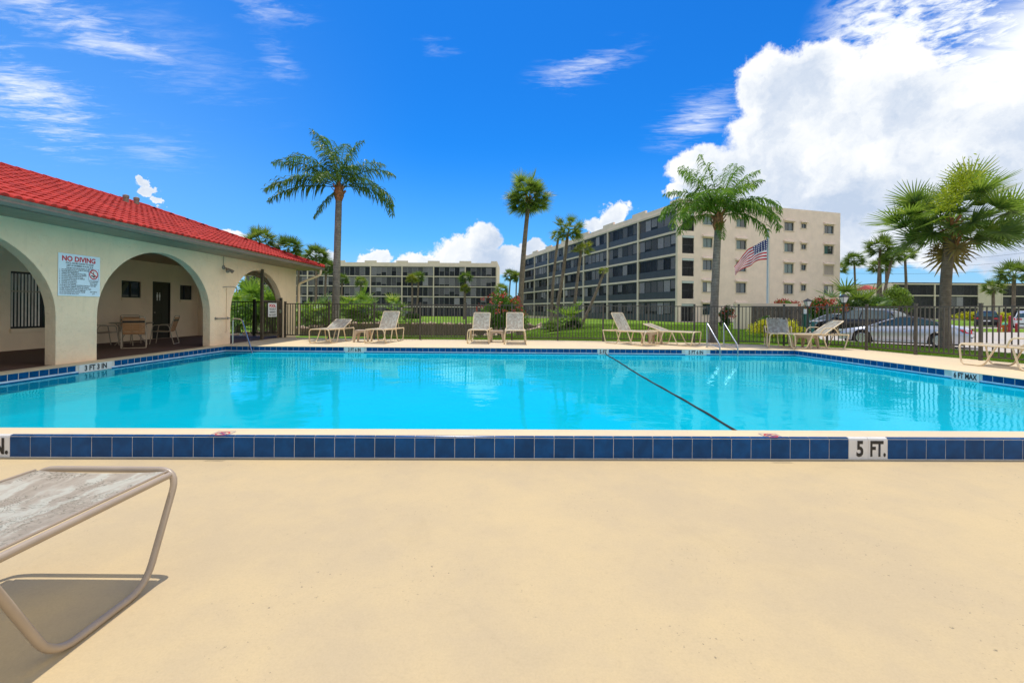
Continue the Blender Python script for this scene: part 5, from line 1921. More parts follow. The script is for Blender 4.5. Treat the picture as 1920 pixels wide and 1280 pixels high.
def feather_leaf(el, seed, L=2.4, bend=1.5, nl=44, wind=0.0):
    """queen palm frond in a gravity frame: rachis towards +x, leaflets hang"""
    rnd = random.Random(seed)
    vs = []; fs = []
    def ribbon(pts, ws, side):
        o = len(vs)
        for p, w in zip(pts, ws):
            vs.append(tuple(p - side * w)); vs.append(tuple(p + side * w))
        for i in range(len(pts) - 1):
            fs.append((o + 2 * i, o + 2 * i + 1, o + 2 * i + 3, o + 2 * i + 2))
    n = 16
    pts = []; dirs = []; p = Vector((0, 0, 0)); e = el
    for i in range(n + 1):
        pts.append(p.copy())
        d = Vector((math.cos(e), 0, math.sin(e)))
        dirs.append(d)
        p = p + d * (L / n)
        e -= bend / n * (0.35 + 1.3 * i / n)
        e = max(e, -1.45)
    for sd in (Vector((0, 1, 0)), Vector((0, 0, 1))):
        ribbon(pts, [0.024 * (1 - 0.85 * i / n) for i in range(n + 1)], sd)
    for k in range(nl):
        t = 0.16 + 0.84 * (k + 0.5) / nl
        fi = t * n; i = min(n - 1, int(fi)); fr = fi - i
        b = pts[i].lerp(pts[i + 1], fr); d = dirs[i]
        ln = 0.60 * math.sin(PI * (0.10 + 0.86 * t)) ** 0.6 * rnd.uniform(0.8, 1.15) * L / 2.4
        for s in (-1, 1):
            for layer in range(1):
                lift = rnd.uniform(-0.55, 0.35)
                dv = (Vector((0, s, 0)) * rnd.uniform(0.55, 0.95) + d * rnd.uniform(0.15, 0.55) + Vector((-d.z, 0, d.x)) * lift + Vector((wind * 0.5, 0, 0))).normalized()
                q = b.copy(); pp = [q.copy()]
                for j in range(3):
                    q = q + dv * (ln / 3); pp.append(q.copy())
                    dv = (dv + Vector((0, 0, -1)) * (0.50 + 0.45 * j)).normalized()
                sd = dv.cross(Vector((rnd.uniform(-1, 1), rnd.uniform(-1, 1), 0.3)))
                sd = sd.normalized() if sd.length > 0.01 else Vector((1, 0, 0))
                w = 0.019 * L / 2.4
                ribbon(pp, [w * 0.7, w, w * 0.8, 0.002], sd)
    return vs, fs

def leaf_mesh(vf, mat, name='frond'):
    me = bpy.data.meshes.new(name)
    me.from_pydata(vf[0], [], vf[1]); me.materials.append(mat); me.update()
    return me

SABAL_EL = [1.35, 1.0, 0.65, 0.30, 0.0, -0.35, -0.75]
FAN = {}
def fans(matname, nseg=34, segq=3, droop=0.42):
    key = (matname, nseg)
    if key not in FAN:
        FAN[key] = [[leaf_mesh(fan_leaf(e, 100 + i * 7 + k, (1.08, 0.80, 0.52)[k], 0.78, nseg, droop, segq), M[matname]) for k in range(3)] for i, e in enumerate(SABAL_EL)]
    return FAN[key]

def trunk_mb(base, top, r0, r1, curve=(0, 0), n=10, flare=1.25, bump_=0.03, seed=0, sides=10):
    rnd = random.Random(seed)
    pts = []; rr = []
    for i in range(n + 1):
        t = i / n
        p = Vector(base).lerp(Vector(top), t)
        b = math.sin(PI * t)
        p.x += curve[0] * b; p.y += curve[1] * b
        pts.append(p)
        r = r0 + (r1 - r0) * t
        if t < 0.12:
            r *= 1 + (flare - 1) * (1 - t / 0.12)
        rr.append(r * rnd.uniform(1 - bump_, 1 + bump_))
    return MB().tube(pts, rr, sides)

def sabal(label, base, top, scale, nleaf=30, mat='sabal', r0=0.19, r1=0.16, curve=(0, 0), seed=0, low=-0.75, group=None, cat='palm tree',
          nseg=34, boots=True, dead=0, single=True, name='sabal_palm', high=1.4):
    rnd = random.Random(seed)
    base = Vector(base); top = Vector(top)
    t = thing(name, label, cat, base, 0, group)
    tl = top - base
    part('trunk', trunk_mb((0, 0, -0.1), tl, r0, r1, curve, 12, 1.3, 0.03, seed), M['trunk_s'], t, True)
    if boots:
        b = MB(); n = 26
        for k in range(n):
            a = k * 2.4; u = k / n
            c = tl + Vector((math.cos(a) * r1 * 1.05, math.sin(a) * r1 * 1.05, -0.55 * scale + 0.75 * scale * u))
            d = Vector((math.cos(a) * 0.55, math.sin(a) * 0.55, 0.85)).normalized()
            b.bar(c - d * 0.06 * scale, c + d * 0.20 * scale, 0.07 * scale, 0.035 * scale)
        part('boots', b, M['boot'], t)
    F_ = fans(mat, nseg)
    if single:
        for k in range(nleaf):
            u = (k + 0.5) / nleaf
            el = math.asin(max(-1, min(1, math.sin(high) + (math.sin(low) - math.sin(high)) * u))) + rnd.uniform(-0.12, 0.12)
            i = min(range(len(SABAL_EL)), key=lambda j: abs(SABAL_EL[j] - el))
            o = link('frond', F_[i][rnd.randrange(3)], t)
            o.location = tl + Vector((0, 0, 0.12 * scale * (1 - u)))
            o.rotation_euler = (rnd.uniform(-0.75, 0.75), rnd.uniform(-0.1, 0.1), k * 2.39996 + rnd.uniform(-0.2, 0.2))
            s = scale * rnd.uniform(0.88, 1.1)
            o.scale = (s, s, s)
        for k in range(dead):
            o = link('frond', DEAD[rnd.randrange(2)], t)
            o.location = tl + Vector((0, 0, -0.1)); o.rotation_euler = (0, 0, k * 2.1 + rnd.random()); s = scale * rnd.uniform(0.7, 0.95); o.scale = (s, s, s)
    else:
        key = (mat, nleaf, low, seed % 3)
        if key not in CROWN:
            vs = []; fs = []
            for k in range(nleaf):
                u = (k + 0.5) / nleaf
                el = math.asin(max(-1, min(1, 0.99 + (math.sin(low) - 0.99) * u))) + rnd.uniform(-0.12, 0.12)
                v, f = fan_leaf(el, seed * 31 + k, 0.85, 0.8, 18, 0.42, 2)
                mt = Matrix.Rotation(k * 2.39996 + rnd.uniform(-0.2, 0.2), 4, 'Z') @ Matrix.Rotation(rnd.uniform(-0.5, 0.5), 4, 'X') @ Matrix.Scale(rnd.uniform(0.88, 1.1), 4)
                o_ = len(vs); vs += [tuple(mt @ Vector(p)) for p in v]; fs += [tuple(i + o_ for i in q) for q in f]
            CROWN[key] = leaf_mesh((vs, fs), M[mat], 'crown')
        o = link('crown', CROWN[key], t); o.location = tl; o.scale = (scale,) * 3; o.rotation_euler = (0, 0, seed * 1.3)
    return t
CROWN = {}
DEAD = [leaf_mesh(fan_leaf(-1.0, 900 + k, 0.8, 0.75, 18, 0.9), M['deadleaf']) for k in range(2)]

QEL = [1.35, 1.05, 0.75, 0.45, 0.1]
def queen(label, base, top, L, fronds, mat, r0, r1, seed, cat='palm tree'):
    rnd = random.Random(seed)
    base = Vector(base); top = Vector(top); tl = top - base
    t = thing('queen_palm', label, cat, base, 0)
    part('trunk', trunk_mb((0, 0, -0.15), tl - Vector((0, 0, 0.35)), r0, r1, (0, 0), 14, 1.15, 0.025, seed, 12), M['trunk_q'], t, True)
    # crownshaft of old leaf bases
    cs = MB().tube([tl + Vector((0, 0, -0.62)), tl + Vector((0, 0, -0.35)), tl + Vector((0, 0, -0.1)), tl + Vector((0.0, 0, 0.22))], [r1 * 0.95, r1 * 1.65, r1 * 1.45, r1 * 0.6], 10)
    for k in range(12):
        a = k * 2.4
        c = tl + Vector((math.cos(a) * r1 * 1.2, math.sin(a) * r1 * 1.2, -0.35 + 0.035 * k))
        d = Vector((math.cos(a) * 0.6, math.sin(a) * 0.6, 0.8)).normalized()
        cs.bar(c - d * 0.08, c + d * 0.26, 0.06, 0.03)
    part('leaf_bases', cs, M['boot'], t)
    for k, (azd, el, bend, sc) in enumerate(fronds):
        me = leaf_mesh(feather_leaf(el, seed * 50 + k, L * sc, bend, 74), M[mat])
        o = link('frond', me, t)
        o.location = tl; o.rotation_euler = (0, 0, R(azd))
    return t

# queen palm by the clubhouse: base hidden behind the first lounger
b = P(628, 632, 20.0); b.z = -0.12; tp = P(636, 352, 20.0)
fr = [(188, 0.55, 1.35, 1.05), (172, 0.95, 1.7, 1.05), (150, 0.75, 1.6, 1.0), (205, 0.12, 1.05, 1.0), (196, 0.30, 1.3, 1.05), (222, 0.6, 1.5, 0.95), (-60, 0.9, 1.7, 0.85),
      (10, 0.62, 1.75, 0.86), (-12, 0.35, 1.6, 0.75), (-6, 0.18, 1.85, 1.02), (12, 0.30, 2.0, 0.98), (95, 1.15, 1.5, 0.9), (130, 1.25, 1.6, 1.0), (180, 1.3, 1.7, 1.0), (230, 1.1, 1.8, 0.8),
      (265, 0.7, 2.0, 0.8), (212, -0.75, 0.7, 0.72), (60, 0.9, 1.8, 0.8), (300, 1.15, 1.9, 0.8), (160, 1.1, 1.5, 1.0), (190, 0.75, 1.45, 1.0), (35, 1.2, 1.9, 0.7), (250, 0.25, 1.6, 0.6)]
fr = [(185, .75, 1.25, 1.05), (176, 1.0, 1.45, 1.0), (192, .30, 1.15, 1.08), (200, .05, 1.0, 1.0), (215, .45, 1.5, .8),
      (180, 1.45, .95, .98), (150, 1.5, 1.0, .95), (20, 1.45, .9, .85), (250, 1.25, 1.3, .75), (300, 1.2, 1.5, .8),
      (2, .75, 1.55, .92), (-8, .95, 1.6, .85), (-4, .12, 1.75, 1.02), (8, .35, 1.9, .95), (212, -.8, .5, .6), (265, .5, 1.9, .75), (90, 1.1, 1.4, .9), (60, .8, 1.6, .8)]
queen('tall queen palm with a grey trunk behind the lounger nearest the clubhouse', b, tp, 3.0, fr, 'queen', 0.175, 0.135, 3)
b = P(1336, 640, 17.5); b.z = -0.08; tp = P(1347, 405, 17.5)
fr = [(178, 0.75, 1.9, 0.92), (190, 0.55, 2.1, 0.98), (205, 0.7, 2.2, 0.9), (165, 0.95, 1.9, 0.9), (225, 0.5, 2.1, 0.9), (215, 0.9, 2.2, 0.8),
      (5, 0.65, 2.0, 0.95), (-15, 0.45, 2.2, 1.0), (-30, 0.7, 2.1, 0.9), (18, 0.9, 1.6, 0.85), (30, 1.05, 1.5, 0.85), (-8, 0.85, 2.3, 0.95), (60, 1.1, 1.6, 0.9),
      (100, 1.3, 1.5, 0.9), (140, 1.2, 1.4, 0.85), (160, 1.05, 1.4, 0.85), (250, 0.8, 2.2, 0.75), (285, 0.9, 2.2, 0.75), (310, 0.55, 2.2, 0.7), (270, 1.2, 2.0, 0.8), (330, 0.25, 2.0, 0.8), (195, 0.2, 1.8, 0.75), (262, -0.95, 0.4, 0.42)]
fr = [(180, 1.5, .7, .95), (150, 1.25, .9, .95), (195, 1.15, 1.0, .95), (165, .95, 1.5, .9), (20, 1.35, .8, .9), (5, 1.05, 1.1, .9), (-15, 1.2, 1.0, .85),
      (182, .6, 2.0, 1.0), (195, .45, 2.2, .95), (172, .75, 2.1, .95), (212, .55, 2.1, .9), (225, .85, 2.0, .85),
      (0, .6, 2.0, 1.0), (-14, .45, 2.2, 1.0), (-25, .7, 2.1, .95), (12, .8, 1.9, .9), (-8, .2, 1.9, .85),
      (255, .9, 2.0, .8), (285, 1.0, 1.9, .8), (310, .6, 2.1, .75), (270, 1.35, 1.2, .8), (70, 1.0, 1.6, .85), (110, 1.1, 1.5, .85), (190, .1, 1.6, .75), (262, -.95, .4, .42)]
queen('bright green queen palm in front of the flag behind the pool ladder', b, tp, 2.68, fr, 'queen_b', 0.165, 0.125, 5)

# big sabal at the right
b = P(1773, 656, 16.0); b.z = -0.14; tp = P(1784, 424, 16.0)
sb = sabal('large cabbage palm with a thick trunk and yellow bloom by the silver car', b, tp, 1.30, 46, 'sabal', 0.175, 0.15, (-0.10, 0), 12, -0.56, dead=4)
rndb = np.random.default_rng(3)
n = 1500
c = np.array(P(1792, 352, 14.3)) - np.array(b)
tt = rndb.random((n, 1)); ax = np.array(P(1815, 315, 14.3)) - np.array(P(1768, 392, 14.3))
cc = c + ax * (tt - 0.5) + rndb.normal(0, 1, (n, 3)) * np.array([0.17, 0.17, 0.15])
def leafquads(centers, size, rng, stretch=2.2):
    n = len(centers)
    a = rng.normal(0, 1, (n, 3)); a /= np.linalg.norm(a, axis=1, keepdims=True)
    b_ = rng.normal(0, 1, (n, 3)); b_ -= a * (a * b_).sum(1, keepdims=True); b_ /= np.linalg.norm(b_, axis=1, keepdims=True)
    s = size * rng.uniform(0.6, 1.3, (n, 1))
    L = a * s * stretch / 2; w = b_ * s / 2
    q = np.stack([centers - L, centers + w * 0.9, centers + L, centers - w * 0.9], axis=1)
    return q
o = link('bloom', quads_np(leafquads(cc, 0.042, rndb, 2.6), M['bloom'], 'bloom'), sb); o['kind'] = 'stuff'

# tall cabbage palm right of the oleander
b = P(974, 622, 29); b.z = -0.5; tp = P(992, 374, 29)
sabal('tall slim cabbage palm with a round crown left of the screened block', b, tp, 1.02, 56, 'sabal', 0.20, 0.135, (-0.10, 0), 21, -0.85)
# four palms before the screened block
PALMS = [((1038, 604), (1065, 437), 38, 0.98, 32, 'sabal_far', 0.16, (0.10, 0), 'cabbage palm with the tallest crown of the four before the screened block'),
         ((1034, 600), (1047, 447), 42, 0.50, 18, 'sabal_y', 0.15, (-0.15, 0), 'small crowned cabbage palm left of its taller neighbour by the screened block'),
         ((1074, 603), (1090, 469), 37, 0.62, 22, 'sabal_y', 0.14, (-0.05, 0), 'yellow green cabbage palm before the screened block'),
         ((1088, 600), (1133, 509), 38, 0.34, 16, 'sabal_y', 0.13, (0.10, 0), 'leaning cabbage palm with a tiny crown by the screened block')]
for (bx, by), (tx, ty), d, sc, nl, mt, r, cv, lab in PALMS:
    b = P(bx, by, d); b.z = ground_z(b.x, d); tp = P(tx, ty, d)
    sabal(lab, b, tp, sc, nl, mt, r, r * 0.8, cv, int(bx), -0.55, 'cabbage palms before the screened block', nseg=18, boots=False)

FARP = [  # base px, top px, distance, crown scale, mat, label
    ((488, 585), (488, 452), 44, 1.45, 'sabal_far', 'broad crowned palm rising over the clubhouse roof, first from the ridge'),
    ((545, 585), (541, 468), 46, 1.35, 'sabal_far', 'cabbage palm rising over the clubhouse roof near the eave corner'),
    ((590, 600), (593, 480), 57, 1.55, 'sabal_far', 'slim palm just past the clubhouse eave corner'),
    ((607, 600), (612, 502), 60, 1.25, 'sabal_far', 'shorter palm between the eave corner and the queen palm trunk'),
    ((560, 590), (561, 488), 60, 1.1, 'sabal_far', 'far palm crown peeking above the eave corner'),
    ((642, 592), (642, 524), 70, 1.0, 'sabal_far', 'small palm just right of the tall queen palm trunk'),
    ((676, 592), (677, 529), 72, 0.95, 'sabal_far', 'small round palm before the long block, over the palmettos'),
    ((772, 594), (773, 524), 74, 0.95, 'sabal_y', 'yellow palm of the twin pair before the long block'),
    ((780, 594), (785, 521), 76, 1.15, 'sabal_far', 'green palm of the twin pair before the long block'),
    ((870, 596), (873, 522), 72, 1.1, 'sabal_far', 'palm with a double crown before the right end of the long block'),
    ((872, 596), (872, 542), 71, 0.85, 'sabal_y', 'shorter palm tucked under the double crown before the long block'),
    ((954, 580), (958, 518), 96, 1.65, 'sabal_far', 'distant palm of a close pair between the two big blocks'),
    ((968, 580), (969, 521), 100, 1.5, 'sabal_far', 'distant darker palm of a close pair between the two big blocks'),
    ((942, 582), (941, 544), 90, 1.35, 'sabal_far', 'low distant palm at the right end of the long block'),
    ((1604, 560), (1602, 489), 72, 1.5, 'sabal_far', 'round palm beyond the right end of the windowed wall'),
    ((1574, 560), (1570, 505), 80, 1.5, 'sabal_far', 'palm half hidden by the corner of the windowed wall'),
    ((1644, 575), (1651, 466), 56, 1.65, 'sabal_far', 'tallest palm of the clump left of the big cabbage palm'),
    ((1656, 575), (1651, 502), 60, 1.35, 'sabal_far', 'lower dark palm inside the clump left of the big cabbage palm'),
    ((1648, 575), (1673, 484), 55, 1.15, 'sabal_far', 'palm leaning right in the clump by the big cabbage palm'),
    ((1662, 575), (1662, 490), 64, 1.0, 'sabal_far', 'middle palm of the clump by the big cabbage palm'),
    ((1700, 575), (1697, 478), 58, 1.25, 'sabal_far', 'slim straight palm just left of the big cabbage palm'),
    ((1861, 590), (1862, 541), 52, 1.05, 'sabal_far', 'stubby palm in front of the blank wall of the low block'),
    ((1900, 590), (1902, 516), 46, 1.45, 'sabal_far', 'palm at the right edge before the low block'),
]
for i, ((bx, by), (tx, ty), d, sc, mt, lab) in enumerate(FARP):
    b = P(bx, by, d); b.z = ground_z(b.x, d) if d < 70 else -0.3; tp = P(tx, ty, d)
    sabal(lab, b, tp, sc * 0.80, 40, mt, 0.17, 0.14, (0.1 * math.sin(i), 0), i + 40, -0.6, 'distant palms', nseg=18, boots=False, single=False)

def palmetto(label, px, py_base, py_top, d, mat='palmetto', n=26, seed=0, spread=1.0, zb=None, trunk=0.5, group='palmettos by the pond'):
    b = P(px, py_base, d)
    if zb is None:
        b.z = ground_z(b.x, d)
    else:
        b.z = zb
    tp = P(px, py_top, d)
    H = tp.z - b.z
    rnd = random.Random(seed)
    t = thing('palmetto', label, 'palmetto', b, 0, group)
    sc = H / 2.2 * spread
    hub = Vector((0, 0, H - 1.55 * sc if H - 1.55 * sc > 0.1 else 0.1))
    part('trunk', trunk_mb((0, 0, -0.2), hub, 0.16, 0.14, (0, 0), 4), M['trunk_s'], t, True)
    F_ = fans(mat, 18, 3, 0.55)
    for k in range(n):
        u = (k + 0.5) / n
        el = math.asin(max(-1, min(1, 0.99 - 1.5 * u))) + rnd.uniform(-0.15, 0.15)
        i = min(range(len(SABAL_EL)), key=lambda j: abs(SABAL_EL[j] - el))
        o = link('frond', F_[i][rnd.randrange(3)], t)
        o.location = hub + Vector((0, 0, 0.1)); o.rotation_euler = (rnd.uniform(-0.2, 0.2), 0, k * 2.39996 + rnd.random() * 0.3)
        s = sc * rnd.uniform(0.8, 1.1); o.scale = (s, s, s)
    return t
PM = [(592, 600, 546, 53, 'palmetto', 'low dense palmetto at the left bank of the pond'), (572, 602, 556, 50, 'palmetto', 'palmetto touching the clubhouse corner in view'),
      (612, 600, 552, 57, 'palmetto', 'palmetto just left of the queen palm trunk'), (648, 598, 552, 67, 'palmetto', 'pale palmetto right of the queen palm trunk'),
      (676, 598, 536, 70, 'palmetto', 'tall bright palmetto before the long block'), (662, 600, 562, 66, 'palmetto', 'low palmetto in front of the tall bright one'),
      (740, 598, 550, 68, 'palmetto', 'separate palmetto on the far pond bank'), (690, 598, 556, 67, 'palmetto', 'palmetto at the right of the bright clump')]
for i, (px, pb, pt, d, mt, lab) in enumerate(PM):
    palmetto(lab, px, pb, pt, d, mt, 24, i + 3)
palmetto('bright arching palmetto under the four palms by the screened block', 1063, 612, 560, 34, 'palmetto', 30, 31, 1.1, None, 0.4)
palmetto('shaggy clump palm beside the end of the windowed wall', 1606, 582, 520, 46, 'sabal_far', 30, 33, 1.05, -0.1)
# green seen through the end arch
palmetto('palmetto seen through the arch behind the gate', 478, 628, 520, 27, 'palmetto', 30, 41, 0.95, -0.2)
palmetto('palmetto at the left inside the arch behind the porch fence', 446, 628, 540, 29, 'palmetto', 28, 42, 1.0, -0.2)
palmetto('palmetto right of the gate post seen through the arch', 512, 628, 535, 28, 'palmetto', 28, 43, 1.0, -0.2)

def shrub(label, center, radii, mat, n, leaf, seed, flowers=None, nf=0, cat='shrub', name='shrub', group=None, clump=26, stretch=2.0, stems=True, fsize=None, flat=0.0):
    rng = np.random.default_rng(seed)
    c = Vector(center)
    t = thing(name, label, cat, (c.x, c.y, c.z - radii[2]), 0, group)
    rad = np.array(radii)
    d = rng.normal(0, 1, (clump, 3)); d /= np.linalg.norm(d, axis=1, keepdims=True)
    d[:, 2] = np.where(d[:, 2] < -0.55, -d[:, 2], d[:, 2])
    cl = d * rng.uniform(0.45, 0.86, (clump, 1)) * rad
    idx = rng.integers(0, clump, n)
    off = rng.normal(0, 1, (n, 3)); off /= np.linalg.norm(off, axis=1, keepdims=True)
    pos = cl[idx] + off * (rng.random((n, 1)) ** 0.45) * rad * rng.uniform(0.22, 0.40, (clump, 1))[idx]
    pos[:, 2] += rad[2]
    pos = pos[pos[:, 2] > 0.02]
    o = link('foliage', quads_np(leafquads(pos, leaf, rng, stretch), M[mat], 'foliage'), t)
    o['kind'] = 'stuff'
    if stems:
        m = MB()
        for k in range(7):
            a = k * 0.9; e = cl[k % clump]
            m.tube([(math.cos(a) * 0.1 * rad[0], math.sin(a) * 0.1 * rad[1], -0.15), (e[0] * 0.4, e[1] * 0.4, rad[2] * 0.7), (e[0] * 0.8, e[1] * 0.8, rad[2] + e[2] * 0.8)], [0.03 * rad[2], 0.02 * rad[2], 0.006], 5)
        part('stems', m, M['bark'], t)
    if flowers:
        k = nf
        d2 = rng.normal(0, 1, (k, 3)); d2 /= np.linalg.norm(d2, axis=1, keepdims=True)
        d2[:, 2] = np.abs(d2[:, 2]) * 0.9 + 0.05
        fp = d2 * rad * rng.uniform(0.88, 1.06, (k, 1)); fp[:, 2] += rad[2]
        pet = np.repeat(fp, 9, axis=0) + rng.normal(0, 1, (k * 9, 3)) * (fsize or leaf) * 0.8
        o = link('flowers', quads_np(leafquads(pet, (fsize or leaf) * 0.9, rng, 1.3), M[flowers], 'flowers'), t)
        o['kind'] = 'stuff'
    return t

def shrub_px(label, px0, px1, py0, py1, d, mat, n, leaf, seed, depth=None, **kw):
    a = P(px0, py1, d); b = P(px1, py0, d)
    rx = (b.x - a.x) / 2; rz = (b.z - a.z) / 2
    return shrub(label, ((a.x + b.x) / 2, d, (a.z + b.z) / 2), (rx, depth or rx, rz), mat, n, leaf, seed, **kw)

shrub_px('red flowered oleander behind the pair of loungers', 894, 988, 550, 634, 24, 'oleander', 9000, 0.065, 1, 1.1, flowers='petal_p', nf=46, fsize=0.10, clump=34, stretch=2.6)
shrub_px('golden leaved shrub behind the armed lounger', 1405, 1503, 597, 640, 22, 'shrub_y', 5200, 0.055, 2, 0.9, clump=34, stretch=1.7)
shrub_px('low brownish fern bush on the lawn by the pond', 1014, 1056, 602, 622, 33, 'shrub_lt', 2200, 0.06, 3, 0.8, stretch=4.0)
shrub_px('small dark round bush under the four palms', 1062, 1092, 600, 618, 33, 'shrub_dk', 1500, 0.06, 4, 0.6)
shrub_px('red flowering shrub between the queen palm and the cream wall', 1348, 1378, 573, 622, 30, 'shrub_dk', 1800, 0.07, 5, 0.5, flowers='petal', nf=26, fsize=0.08)
shrub_px('red flowering bush rising over the wooden enclosure', 1446, 1500, 561, 600, 41, 'shrub', 2600, 0.10, 6, 1.0, flowers='petal', nf=60, fsize=0.13)
shrub_px('wide red topped hedge bush behind the dark parked cars', 1512, 1586, 558, 612, 38, 'shrub', 5200, 0.10, 7, 1.2, flowers='petal', nf=90, fsize=0.12, clump=40)
shrub_px('green bush behind the lamp post at the car park', 1560, 1640, 560, 600, 44, 'shrub_dk', 3200, 0.11, 8, 1.2, clump=34)
shrub_px('loose green tree right of the palm clump', 1655, 1712, 535, 600, 50, 'shrub_lt', 5200, 0.11, 9, 1.6, clump=40, cat='tree', name='bushy_tree')
shrub_px('dark green tree under the red roof', 1622, 1668, 556, 600, 48, 'shrub', 3200, 0.11, 10, 1.4, clump=34, cat='tree', name='bushy_tree')
shrub_px('clipped golden hedge before the low block', 1786, 1902, 584, 606, 60, 'shrub_y', 5200, 0.14, 11, 0.8, clump=60, cat='hedge', name='hedge')
shrub_px('leafy tree filling the arch behind the porch fence', 430, 500, 520, 606, 36, 'shrub_lt', 6000, 0.11, 12, 2.0, clump=40, cat='tree', name='bushy_tree')
shrub_px('dark bushes low on the far bank before the long block', 755, 790, 587, 600, 66, 'shrub_dk', 1400, 0.14, 13, 0.9)
shrub_px('reddish bush inside the arch by the gate', 470, 535, 548, 612, 40, 'shrub', 4200, 0.10, 14, 1.4, clump=30, flowers='petal_p', nf=14, fsize=0.10)
shrub_px('small green bush against the flagpole base', 1425, 1446, 592, 612, 27, 'shrub', 700, 0.08, 15, 0.4)

# far tree line beyond the buildings
def treeline():
    rng = np.random.default_rng(5)
    allq = []
    for (x0, x1, y, h) in ((-120, -52, 150, 7), (-6, 4, 150, 8), (44, 95, 160, 7.0), (95, 260, 180, 6.5), (-420, -120, 240, 9)):
        n = int((x1 - x0) * 60)
        px = rng.uniform(x0, x1, n)
        hh = h * (0.65 + 0.35 * np.sin(px * 0.31) * np.sin(px * 0.13 + 1))
        pz = rng.random(n) ** 0.7 * hh
        c = np.stack([px, y + rng.normal(0, 1.6, n), pz - 0.5], 1)
        allq.append(leafquads(c, 0.9, rng, 1.5))
    o = link('treeline', quads_np(np.concatenate(allq), M['shrub_dk'], 'treeline'))
    o['kind'] = 'stuff'; o['label'] = 'dark distant line of trees beyond the apartment blocks'
treeline()

# grass blades on the lawn close to the fence
def grass():
    rng = np.random.default_rng(9)
    n = 230000
    y = 17.4 + (rng.random(n) ** 1.6) * 26
    x = rng.uniform(-1, 1, n) * (y * 0.62) + y * 0.30
    xs, ys, zs = [], [], []
    keep = []
    for i in range(0, n):
        pass
    # height and mask on a coarse lookup
    gx = np.arange(-16, 44, 0.5); gy = np.arange(10, 46, 0.5)
    Z = np.array([[ground_z(a, b) for a in gx] for b in gy])
    y2 = rng.uniform(10.0, 17.5, 60000); x2 = 11.5 + rng.random(60000) * 6.5
    x = np.concatenate([x, x2]); y = np.concatenate([y, y2])
    ix = np.clip(((x - gx[0]) / 0.5), 0, len(gx) - 2); iy = np.clip(((y - gy[0]) / 0.5), 0, len(gy) - 2)
    i0 = ix.astype(int); j0 = iy.astype(int); fx = ix - i0; fy = iy - j0
    z = Z[j0, i0] * (1 - fx) * (1 - fy) + Z[j0, i0 + 1] * fx * (1 - fy) + Z[j0 + 1, i0] * (1 - fx) * fy + Z[j0 + 1, i0 + 1] * fx * fy
    zmin = np.minimum(np.minimum(Z[j0, i0], Z[j0, i0 + 1]), np.minimum(Z[j0 + 1, i0], Z[j0 + 1, i0 + 1]))
    m = (zmin > -0.80) & (z > -0.86) & (x > gx[0]) & (x < gx[-1]) & (y < gy[-1])
    m &= ~((np.abs(z - Z_ROAD) < 0.035))
    # nothing on the terrace or under the clubhouse
    zmax = np.maximum(np.maximum(Z[j0, i0], Z[j0, i0 + 1]), np.maximum(Z[j0 + 1, i0], Z[j0 + 1, i0 + 1]))
    m &= (zmin > -1.0)
    m &= ~((x < -8.4) & (y < 20.2))
    x, y, z = x[m], y[m], z[m]
    n = len(x)
    h = rng.uniform(0.03, 0.075, n) * (0.75 + 0.5 * (np.sin(x * 0.9) * np.sin(y * 0.7) > 0))
    a = rng.uniform(0, 2 * PI, n); w = rng.uniform(0.006, 0.012, n) * (1 + (y - 15) * 0.03)
    dx, dy = np.cos(a) * w, np.sin(a) * w
    lx, ly = rng.normal(0, 0.02, n), rng.normal(0, 0.02, n)
    q = np.stack([np.stack([x - dx, y - dy, z - 0.01], 1), np.stack([x + dx, y + dy, z - 0.01], 1),
                  np.stack([x + dx * 0.2 + lx, y + dy * 0.2 + ly, z + h], 1), np.stack([x - dx * 0.2 + lx, y - dy * 0.2 + ly, z + h], 1)], 1)
    o = link('grass', quads_np(q, M['grass'], 'grass'))
    o['kind'] = 'stuff'; o['label'] = 'short bright green lawn grass behind the pool fence'
grass()

# rocks along the pond bank
def rocks():
    rnd = random.Random(4)
    bm = bmesh.new()
    bmesh.ops.create_icosphere(bm, subdivisions=1, radius=1)
    bv = [v.co.copy() for v in bm.verts]; bf = [tuple(v.index for v in f.verts) for f in bm.faces]
    bm.free()
    mb = MB()
    n = len(POND)
    for i in range(n):
        a = Vector(POND[i]); b = Vector(POND[(i + 1) % n])
        mid = (a + b) / 2
        near = mid.y < 36
        L = (b - a).length
        nr = int(L * (4.6 if not near else 0.25))
        out = Vector((b.y - a.y, -(b.x - a.x))).normalized()
        for k in range(nr):
            t = rnd.random()
            p = a.lerp(b, t) + out * rnd.uniform(-0.3, 1.1)
            z = max(ground_z(p.x, p.y), Z_POND - 0.1) + rnd.uniform(-0.02, 0.16)
            s = rnd.uniform(0.12, 0.27) if not near else rnd.uniform(0.08, 0.16)
            mt = Matrix.Translation((p.x, p.y, z)) @ Euler((rnd.random() * 6, rnd.random() * 6, rnd.random() * 6)).to_matrix().to_4x4() @ Matrix.Diagonal((s * rnd.uniform(0.8, 1.4), s, s * rnd.uniform(0.55, 0.9), 1))
            mb.add([mt @ (v * rnd.uniform(0.82, 1.15)) for v in bv], bf)
    o = link('bank_rocks', mb.mesh('bank_rocks', M['rock']))
    o['kind'] = 'stuff'; o['label'] = 'tan coquina rocks lining the pond bank'
rocks()

